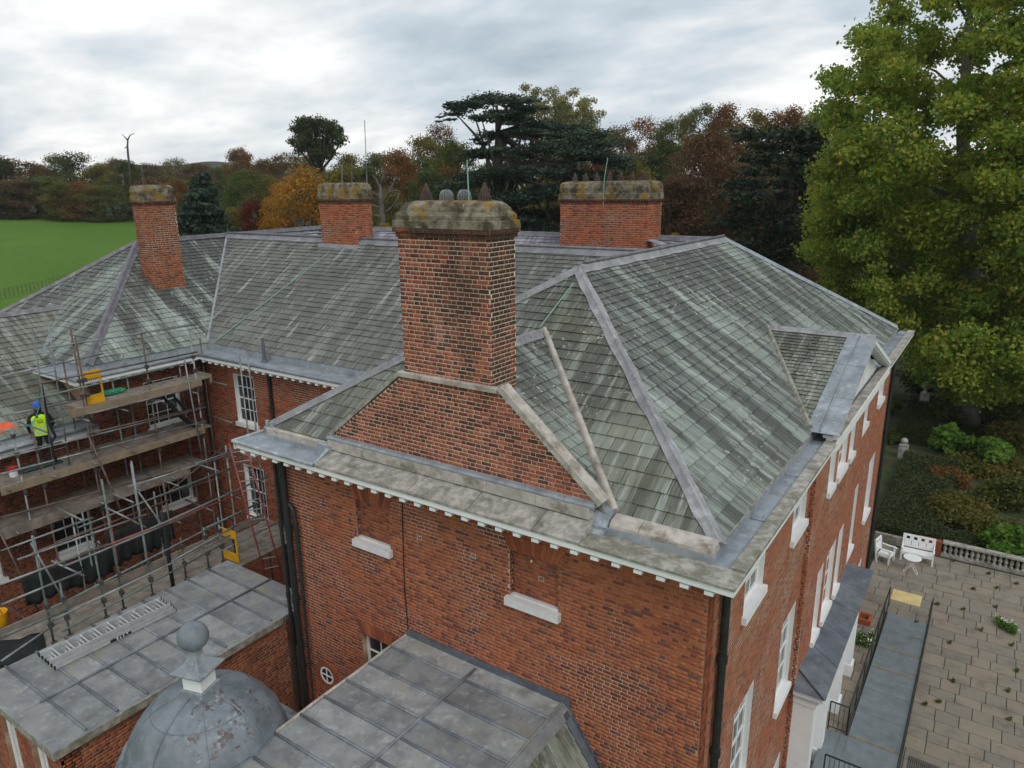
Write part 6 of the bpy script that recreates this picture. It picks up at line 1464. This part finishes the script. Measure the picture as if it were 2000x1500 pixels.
custom_tree('plane_tree', 'huge leafy green plane tree filling the right side behind the house', bs, C, Rr, 'leaf_plane', 520, 0.142, tp_, lm, 'bark_pale', r0=0.7, limb_r=0.11, shell=0.05, outward=0.4, cv=0.5)

# ---- hedges, shrubs, garden ornaments
def hedge(label, x0, x1, y0, y1, z0, z1, n=9000, size=0.055, group='clipped garden hedges'):
    t = thing('clipped_hedge', label, 'hedge', ((x0+x1)/2, (y0+y1)/2, z0), group)
    MB().box(x0+0.08, x1-0.08, y0+0.08, y1-0.08, z0, z1-0.08).build('core', 'leaf_hedge', t)
    ar = np.array([(x1-x0)*(y1-y0), (x1-x0)*(z1-z0), (y1-y0)*(z1-z0), (y1-y0)*(z1-z0)]); cnt = (n*ar/ar.sum()).astype(int); P = []; Nn = []
    for k_, c in enumerate(cnt):
        u, v = rng.random(c), rng.random(c); j = rng.normal(size=c)*0.035
        if k_ == 0: P.append(np.stack([x0+u*(x1-x0), y0+v*(y1-y0), z1+j], 1)); Nn.append([0, 0, 1.0])
        if k_ == 1: P.append(np.stack([x0+u*(x1-x0), y0+j, z0+v*(z1-z0)], 1)); Nn.append([0, -1.0, 0])
        if k_ == 2: P.append(np.stack([x1+j, y0+u*(y1-y0), z0+v*(z1-z0)], 1)); Nn.append([1.0, 0, 0])
        if k_ == 3: P.append(np.stack([x0+j, y0+u*(y1-y0), z0+v*(z1-z0)], 1)); Nn.append([-1.0, 0, 0])
    nn = np.repeat(np.array(Nn), [len(p) for p in P], 0); P = np.vstack(P); N = len(P)
    P[:, 2] += 0.05*np.sin(P[:, 0]*2.1)*np.cos(P[:, 1]*1.7)
    nn = nn*0.7+rng.normal(size=(N, 3))*0.5; a = np.cross(nn, rng.normal(size=(N, 3))); a /= np.linalg.norm(a, axis=1)[:, None]; b = np.cross(nn, a); b /= np.linalg.norm(b, axis=1)[:, None]
    s = size*rng.uniform(0.6, 1.4, N)[:, None]; V = np.stack([P+a*s, P+b*s*0.6, P-a*s, P-b*s*0.6], 1)
    rv = np.clip(0.5+0.22*np.sin(P[:, 0]*1.3+P[:, 1]*0.9)+0.25*rng.normal(size=N), 0, 0.99)
    link('foliage', npmesh('foliage', V.reshape(-1, 3), np.arange(4*N).reshape(N, 4), rv), 'leaf_hedge', t)
hy0 = yb0+0.35; HZ = float(ony(1770, 1035, hy0)[2]); HZ = max(0.7, HZ)
def hq(*pts): return [onz(px, py, HZ) for px, py in pts]
a, b, c, d = hq((1706, 1030), (1838, 1030), (1846, 882), (1742, 876))
hedge('broad clipped hedge beyond the bench, nearer the house', float(a[0]), float(b[0])+0.1, hy0, float(d[1]), 0, HZ, 20000)
a, b, c, d = hq((1752, 842), (1832, 850), (1832, 782), (1768, 776))
hedge('clipped hedge with the stone urn behind it, farther away', float(a[0]), float(b[0]), float(a[1]), float(d[1]), 0, HZ+0.2, 12000)
a, b = ony(1832, 1045, hy0+0.3), ony(1898, 1045, hy0+0.3)
hedge('small square clipped hedge behind the balustrade', float(a[0])+0.1, float(b[0]), hy0, hy0+1.3, 0, float(a[2]), 6000)
def shrub(name, label, px, py, hw_px, h, mat, n=2600, size=0.1, zb=0.0, k=14, group='garden shrubs', flat=0.0):
    p = onz(px, py, h*0.5); r = hw_px/FPX*np.linalg.norm(p-C0); C = []; Rr = []
    for _ in range(k):
        a_ = random.uniform(0, 6.28); q = math.sqrt(random.random()); C.append((p[0]+r*0.75*q*math.cos(a_), p[1]+r*0.75*q*math.sin(a_), h*random.uniform(0.3, 0.85)*(1-0.35*q*q))); s = r*random.uniform(0.28, 0.45); Rr.append((s, s, s*0.7))
    t = thing(name, label, 'shrub', (float(p[0]), float(p[1]), 0), group); link('foliage', leaf_mesh('foliage', C, Rr, n//k, size, flat, mat, 0.5, 0.3), None, t)
    m = MB()
    for c in C[:6]: m.path([(p[0], p[1], -0.02), (c[0]*0.6+p[0]*0.4, c[1]*0.6+p[1]*0.4, c[2]*0.5), c], [0.03, 0.02, 0.008], 5)
    m.build('stem', 'bark', t)
shrub('leafy_shrub', 'bright green big-leaved shrub left of its twin, beyond the hedge', 1862, 858, 33, 1.9, 'leaf_bright', 1500, 0.2)
shrub('leafy_shrub', 'bright green big-leaved shrub right of its twin', 1938, 880, 38, 1.9, 'leaf_bright', 1700, 0.2)
shrub('autumn_shrub', 'mottled green and brown shrub behind the balustrade', 1895, 1000, 62, 1.7, 'leaf_olive', 5000, 0.09)
shrub('autumn_shrub', 'small russet shrub beside the big hedge', 1862, 930, 40, 1.2, 'leaf_rust', 1800, 0.08)
shrub('leafy_shrub', 'fresh green shrub at the right edge above the balustrade', 1975, 1060, 50, 1.4, 'leaf_bright', 3500, 0.12)
shrub('leafy_shrub', 'green shrub at the right edge in the middle of the garden', 1985, 960, 55, 1.5, 'leaf_mid', 3500, 0.1)
shrub('round_bush', 'large round green bush below the plane tree', 1930, 790, 75, 2.8, 'leaf_mid', 7000, 0.11)
shrub('dark_bush', 'very dark evergreen bush behind the urn', 1840, 745, 70, 3.2, 'leaf_dark', 6000, 0.11)
shrub('dark_bush', 'dark evergreen bush between the hedge and the round bush', 1845, 810, 40, 2.2, 'leaf_dark', 3500, 0.1)
shrub('round_bush', 'low green bush at the far right of the garden', 1990, 845, 50, 1.8, 'leaf_olive', 3500, 0.1)
shrub('leafy_shrub', 'low green plants between the hedges near the path', 1880, 905, 50, 0.6, 'leaf_mid', 2500, 0.09)
shrub('leafy_shrub', 'green ground plants along the right garden edge', 1960, 915, 70, 0.6, 'leaf_olive', 3500, 0.09)
shrub('flower_bed', 'loose flowering plants between the hedge and the house', 1742, 850, 22, 0.9, 'leaf_mid', 1800, 0.07)
shrub('leafy_shrub', 'tall green plant beside the house corner beyond the hedge', 1745, 790, 18, 1.5, 'leaf_mid', 1500, 0.09)
for px, py, lab in ((1962, 1220, 'daisy clump growing at the right terrace edge'), (1700, 1250, 'daisy clump growing between the facade and the ramp')):
    p = onz(px, py, 0.15); t = thing('daisy_clump', lab, 'flowers', (float(p[0]), float(p[1]), 0.02), 'daisies in the paving')
    n = 8; Cc = np.array([(p[0]+random.uniform(-.35, .35), p[1]+random.uniform(-.4, .4), random.uniform(0.1, 0.35)) for _ in range(n)]); link('foliage', leaf_mesh('foliage', Cc, np.full((n, 3), 0.16), 70, 0.05, 0, 'leaf_bright', 0.4, 0.1), None, t)
    link('petals', leaf_mesh('petals', Cc+[0, 0, 0.13], np.full((n, 3), 0.18), 9, 0.035, 0, 'petal_white', 0.9, 0.6), None, t, 'stuff')
wi = 0
for px, py in ((1862, 1095), (1930, 1120), (1900, 1150), (1945, 1148), (1830, 1180), (1853, 1255), (1860, 1330), (1880, 1190), (1975, 1260), (1985, 1310), (1968, 1350), (1832, 1370), (1790, 1215), (1985, 1140), (1915, 1230), (1970, 1405), (1943, 1185), (1805, 1375)):
    p = onz(px, py, 0.06); wi += 1
    t = thing('weed', 'small tuft of green weed growing in the terrace paving joints', 'weed', (float(p[0]), float(p[1]), 0.02), 'weeds in the paving joints')
    link('foliage', leaf_mesh('foliage', [(p[0], p[1], 0.06), (p[0]+0.05, p[1]+0.08, 0.08)], [(0.09, 0.1, 0.07), (0.05, 0.08, 0.07)], 26, 0.035, 0, 'leaf_mid', 0.3, 0.0), None, t)
N = 90; Cc = np.stack([rng.uniform(-2.6, 13, N), rng.uniform(35.6, 62, N), rng.uniform(0.05, 0.25, N)], 1); Rr = np.stack([rng.uniform(0.5, 1.1, N)]*2+[rng.uniform(0.15, 0.4, N)], 1)
link('ground_cover', leaf_mesh('ground_cover', Cc, Rr, 330, 0.075, 0, 'leaf_mid', 0.4, 0.1), None, None, 'stuff'); bpy.data.objects['ground_cover']['label'] = 'low mixed leafy ground cover between the garden hedges'
# stone urn and ball on pedestals
p = onz(1807, 770, 1.4); u_t = thing('stone_urn', 'pale stone urn on a pedestal behind the far hedge', 'urn', (float(p[0]), float(p[1]), 0))
MB().box(p[0]-0.3, p[0]+0.3, p[1]-0.3, p[1]+0.3, 0, 1.5).build('pedestal', 'stone', u_t); smooth_by_angle(MB().lathe((p[0], p[1], 1.5), [(0.2, 0), (0.2, 0.06), (0.09, 0.12), (0.08, 0.22), (0.22, 0.36), (0.31, 0.55), (0.34, 0.68), (0.40, 0.72), (0.38, 0.76), (0.28, 0.74)], 20).build('bowl', 'stone_pale', u_t))
p = onz(1766, 868, 0.85); u_t = thing('stone_ball', 'stone ball on a square base between the two hedges', 'ornament', (float(p[0]), float(p[1]), 0))
MB().box(p[0]-0.24, p[0]+0.24, p[1]-0.24, p[1]+0.24, 0, 0.86).build('pedestal', 'stone', u_t); smooth_by_angle(MB().lathe((p[0], p[1], 1.06), [(0.16, -0.21), (0.1, -0.18)]+[(max(0.004, 0.19*math.sin(t)), -0.19*math.cos(t)+0.02) for t in np.linspace(0.5, 3.13, 10)], 18).build('ball', 'stone', u_t), 80)
# field fence at the left
fe = thing('field_fence', 'thin estate fence of posts and rails across the green field', 'fence', tuple(map(float, at_dist(30, 570, 80))))
def on_ground(px, py):
    for d in np.arange(50, 220, 0.5):
        q = at_dist(px, py, d)
        if q[2] <= gz_at(q[0], q[1]): return q
    return q
F0, F1 = on_ground(-60, 600), on_ground(150, 552); n = 26
prev = None
for i in range(n+1):
    c = F0+(F1-F0)*i/n; z = gz_at(c[0], c[1]); MB().tube((c[0], c[1], z-0.05), (c[0], c[1], z+1.15), 0.03, 5).build('post', 'bark', fe)
    if prev is not None:
        for h in (0.45, 0.8, 1.1): MB().tube((prev[0], prev[1], prev[2]+h), (c[0], c[1], z+h), 0.014, 4).build('rail', 'bark', fe)
    prev = (c[0], c[1], z)

# ================================================================== the worker on the scaffold
wp = onz(94, 905, zmid+0.175); WX, WY, WZ = float(wp[0]), float(wp[1]), zmid+0.175
person = thing('person', 'worker in yellow hi-vis vest and blue helmet standing on the scaffold, seen from behind', 'person', (WX, WY, WZ))
view = np.array([WX, WY, 0]); view = view/np.linalg.norm(view)          # he faces away from the camera, a little to the left
fwd = view; rgt = np.array([fwd[1], -fwd[0], 0])
PS = 1.06
def W(r, f, z): return np.array([WX, WY, WZ])+(rgt*r+fwd*f+Z_*z)*PS
def skin(name, joints, edges, mat, root=0, sub=2, parent=person):
    me = bpy.data.meshes.new(name); me.from_pydata([tuple(j[0]) for j in joints], edges, [])
    o = link(name, me, mat, parent); o.modifiers.new('skin', 'SKIN'); s = o.modifiers.new('sub', 'SUBSURF'); s.levels = s.render_levels = sub
    for i, j in enumerate(joints):
        r = j[1] if isinstance(j[1], tuple) else (j[1], j[1]); me.skin_vertices[0].data[i].radius = r
    me.skin_vertices[0].data[root].use_root = True
    for p_ in me.polygons: p_.use_smooth = True
    s2 = o.modifiers['skin']; s2.use_smooth_shade = True; return o
J = [(W(0, 0, 0.92), (0.15, 0.11)), (W(0, 0.0, 1.12), (0.145, 0.10)), (W(0, -0.01, 1.32), (0.17, 0.11)), (W(0, 0.0, 1.44), (0.13, 0.09)), (W(0, 0.02, 1.53), 0.06), (W(0, 0.03, 1.60), 0.075),
     (W(-0.10, 0, 0.86), 0.095), (W(-0.11, 0.03, 0.48), 0.066), (W(-0.11, 0.0, 0.10), 0.05), (W(0.10, 0, 0.86), 0.095), (W(0.12, -0.01, 0.48), 0.066), (W(0.12, -0.05, 0.10), 0.05),
     (W(-0.20, 0, 1.41), 0.07), (W(-0.30, -0.03, 1.14), 0.052), (W(-0.27, 0.10, 0.92), 0.042), (W(0.20, 0, 1.41), 0.07), (W(0.30, 0.03, 1.14), 0.052), (W(0.24, 0.22, 0.98), 0.042)]
E_ = [(0, 1), (1, 2), (2, 3), (3, 4), (4, 5), (0, 6), (6, 7), (7, 8), (0, 9), (9, 10), (10, 11), (3, 12), (12, 13), (13, 14), (3, 15), (15, 16), (16, 17)]
skin('body', J, E_, 'black_cloth')
rings = []
for z, rx, ry in ((0.86, 0.185, 0.135), (0.95, 0.19, 0.14), (1.10, 0.19, 0.14), (1.25, 0.205, 0.145), (1.36, 0.215, 0.14), (1.43, 0.17, 0.115), (1.475, 0.09, 0.085)):
    rings.append([W(rx*math.copysign(abs(math.cos(a))**0.8, math.cos(a)), ry*math.copysign(abs(math.sin(a))**0.8, math.sin(a)), z) for a in np.linspace(0, 2*math.pi, 25)[:-1]])
vest = MB().loft(rings, cap=False).build('vest', 'hivis', person, smooth=True)
def bandv(z0, z1, name='reflective_band', k=1.012):
    R2_ = []
    for z in (z0, z1):
        rx = float(np.interp(z, [0.86, 0.95, 1.1, 1.25, 1.36], [0.185, 0.19, 0.19, 0.205, 0.215])); ry = float(np.interp(z, [0.86, 0.95, 1.1, 1.25, 1.36], [0.135, 0.14, 0.14, 0.145, 0.14]))
        R2_.append([W(k*rx*math.copysign(abs(math.cos(a))**0.8, math.cos(a)), k*ry*math.copysign(abs(math.sin(a))**0.8, math.sin(a)), z) for a in np.linspace(0, 2*math.pi, 25)[:-1]])
    MB().loft(R2_, cap=False).build(name, 'reflective', vest)
bandv(0.93, 0.98); bandv(1.07, 1.12)
for s in (-1, 1): MB().obox(W(s*0.155-0.022, -0.152, 1.13), rgt*0.044, -fwd*0.004, Z_*0.24-fwd*-0.03).build('reflective_band', 'reflective', vest)
# printed mark on the back of the vest: open triangle over three short lines of print
m = MB(); yb_ = -0.151
tri = [W(-0.05, yb_, 1.315), W(0.0, yb_+0.004, 1.365), W(0.05, yb_, 1.315)]
m.path(tri, 0.004, 4)
for i, (wd, z) in enumerate(((0.075, 1.29), (0.07, 1.262), (0.07, 1.245), (0.065, 1.23))):
    x_ = -wd
    while x_ < wd-0.01:
        w_ = random.uniform(0.008, 0.016); m.obox(W(x_, yb_-0.001, z), rgt*w_, -fwd*0.003, Z_*(0.016 if i == 0 else 0.008)); x_ += w_+0.005
m.build('print', 'black_iron', vest)
# head, helmet, hands, boots
hd_ = MB(); hz = 1.64; rr = []
for z, rx, ry, f in ((-0.115, 0.035, 0.04, 0.03), (-0.09, 0.058, 0.07, 0.03), (-0.04, 0.07, 0.088, 0.025), (0.02, 0.076, 0.096, 0.02), (0.07, 0.07, 0.09, 0.015), (0.105, 0.045, 0.06, 0.012), (0.12, 0.012, 0.015, 0.01)):
    rr.append([W(rx*math.cos(a), f+ry*math.sin(a), hz+z) for a in np.linspace(0, 2*math.pi, 19)[:-1]])
hd_.loft(rr)
for s in (-1, 1): hd_.path([W(s*0.074, 0.015, hz-0.03), W(s*0.086, 0.008, hz-0.005), W(s*0.08, 0.012, hz+0.025)], [0.012, 0.016, 0.01], 6)
hd_.path([W(0, 0.11, hz+0.015), W(0, 0.138, hz-0.025), W(0, 0.112, hz-0.035)], [0.008, 0.015, 0.008], 6)
hd_.build('head', 'skin', person, smooth=True)
rr = [[W(rx*math.cos(a), 0.02+ry*math.sin(a), hz+z) for a in np.linspace(0, 2*math.pi, 21)[:-1]] for z, rx, ry in ((0.035, 0.112, 0.14), (0.045, 0.108, 0.132), (0.05, 0.098, 0.118), (0.10, 0.094, 0.113), (0.14, 0.072, 0.09), (0.158, 0.03, 0.04))]
hm = MB(); hm.loft(rr); hm.obox(W(-0.012, -0.08, hz+0.145), rgt*0.024, fwd*0.17, Z_*0.022); smooth_by_angle(hm.build('helmet', 'blue_helmet', person), 50)
hd2 = MB(); hd2.loft([[W(r_*math.cos(a), 0.0+r_*0.9*math.sin(a), z) for a in np.linspace(0, 2*math.pi, 15)[:-1]] for z, r_ in ((1.46, 0.10), (1.50, 0.088), (1.56, 0.085), (1.60, 0.08))], cap=False); hd2.build('collar', 'black_cloth', person, smooth=True)
def hand(wrist, dirv, side):
    dirv = np.array(dirv, float); dirv /= np.linalg.norm(dirv); side = np.array(side, float)
    Jh = [(wrist, (0.024, 0.018)), (wrist+dirv*0.05, (0.036, 0.016)), (wrist+dirv*0.09, (0.036, 0.014))]; Eh = [(0, 1), (1, 2)]
    for i, (o, l) in enumerate(((-0.028, 0.065), (-0.010, 0.078), (0.010, 0.072), (0.027, 0.055))):
        b_ = len(Jh); Jh += [(wrist+dirv*(0.09+l*0.5)+side*o, 0.009), (wrist+dirv*(0.09+l)+side*o+fwd*0.02, 0.008)]; Eh += [(2, b_), (b_, b_+1)]
    b_ = len(Jh); Jh += [(wrist+dirv*0.045+fwd*0.035, 0.011), (wrist+dirv*0.085+fwd*0.055, 0.009)]; Eh += [(1, b_), (b_, b_+1)]
    skin('hand', Jh, Eh, 'skin', 0, 1)
hand(W(-0.27, 0.11, 0.90), (0, 0, -1), fwd*0.5+rgt*0.5); hand(W(0.24, 0.24, 0.97), fwd*0.8-Z_*0.5, rgt)
for s, f in ((-0.11, 0.0), (0.12, -0.05)):
    rr = [[W(s+0.045*math.cos(a), f+0.045+0.14*math.sin(a)*(1 if math.sin(a) > 0 else 0.6), z) for a in np.linspace(0, 2*math.pi, 15)[:-1]] for z in (0.0, 0.05)]
    rr.append([W(s+0.042*math.cos(a), f+0.01+0.06*math.sin(a), 0.10) for a in np.linspace(0, 2*math.pi, 15)[:-1]]); rr.append([W(s+0.052*math.cos(a), f+0.0+0.056*math.sin(a), 0.17) for a in np.linspace(0, 2*math.pi, 15)[:-1]])
    MB().loft(rr).build('boot', 'navy_cloth', person, smooth=True)
# green safety line from the rail to the worker's hand
P = [np.array(W(0.02, -0.16, 1.62)), np.array(W(-0.10, -0.2, 1.38)), np.array(W(-0.25, -0.16, 1.2)), np.array(W(-0.5, 0.0, 1.12)), np.array(W(-0.9, 0.25, 1.05)), np.array(W(-1.3, 0.5, 1.0))]
tag(MB().path([onx(78, 752, XO-0.1)]+[np.array(W(0.05, -0.17, 1.75))]+P, 0.012, 6).build('safety_line', 'green_rope'), 'thin green line running down past the worker on the scaffold', 'rope')
P = [onx(83, 752, XO+0.05), onx(88, 790, XO+0.05), onx(97, 830, XO+0.05), onx(108, 852, XO+0.05), onx(100, 865, XO+0.05), onx(105, 890, XO+0.05), onx(110, 902, XO+0.05)]
tag(MB().path(P, [0.012, 0.03, 0.035, 0.04, 0.035, 0.045, 0.04], 7).build('black_strap', 'black_cloth', smooth=True), 'long black strap hanging beside the worker from the guard rail', 'strap')

# ---- the air: thin haze over the whole place
hz_m = bpy.data.materials.new('haze'); hz_m.use_nodes = True; ht = hz_m.node_tree; ht.nodes.clear()
pv = ht.nodes.new('ShaderNodeVolumePrincipled'); pv.inputs['Density'].default_value = 0.00016; pv.inputs['Color'].default_value = (0.86, 0.92, 1.0, 1)
ho = ht.nodes.new('ShaderNodeOutputMaterial'); ht.links.new(pv.outputs[0], ho.inputs['Volume']); MATS['haze'] = hz_m
haze = MB().box(-2100, 1600, -1000, 2100, -2, 60).build('haze', 'haze'); haze['kind'] = 'stuff'

flush_bricks(300); flush_slates(300)
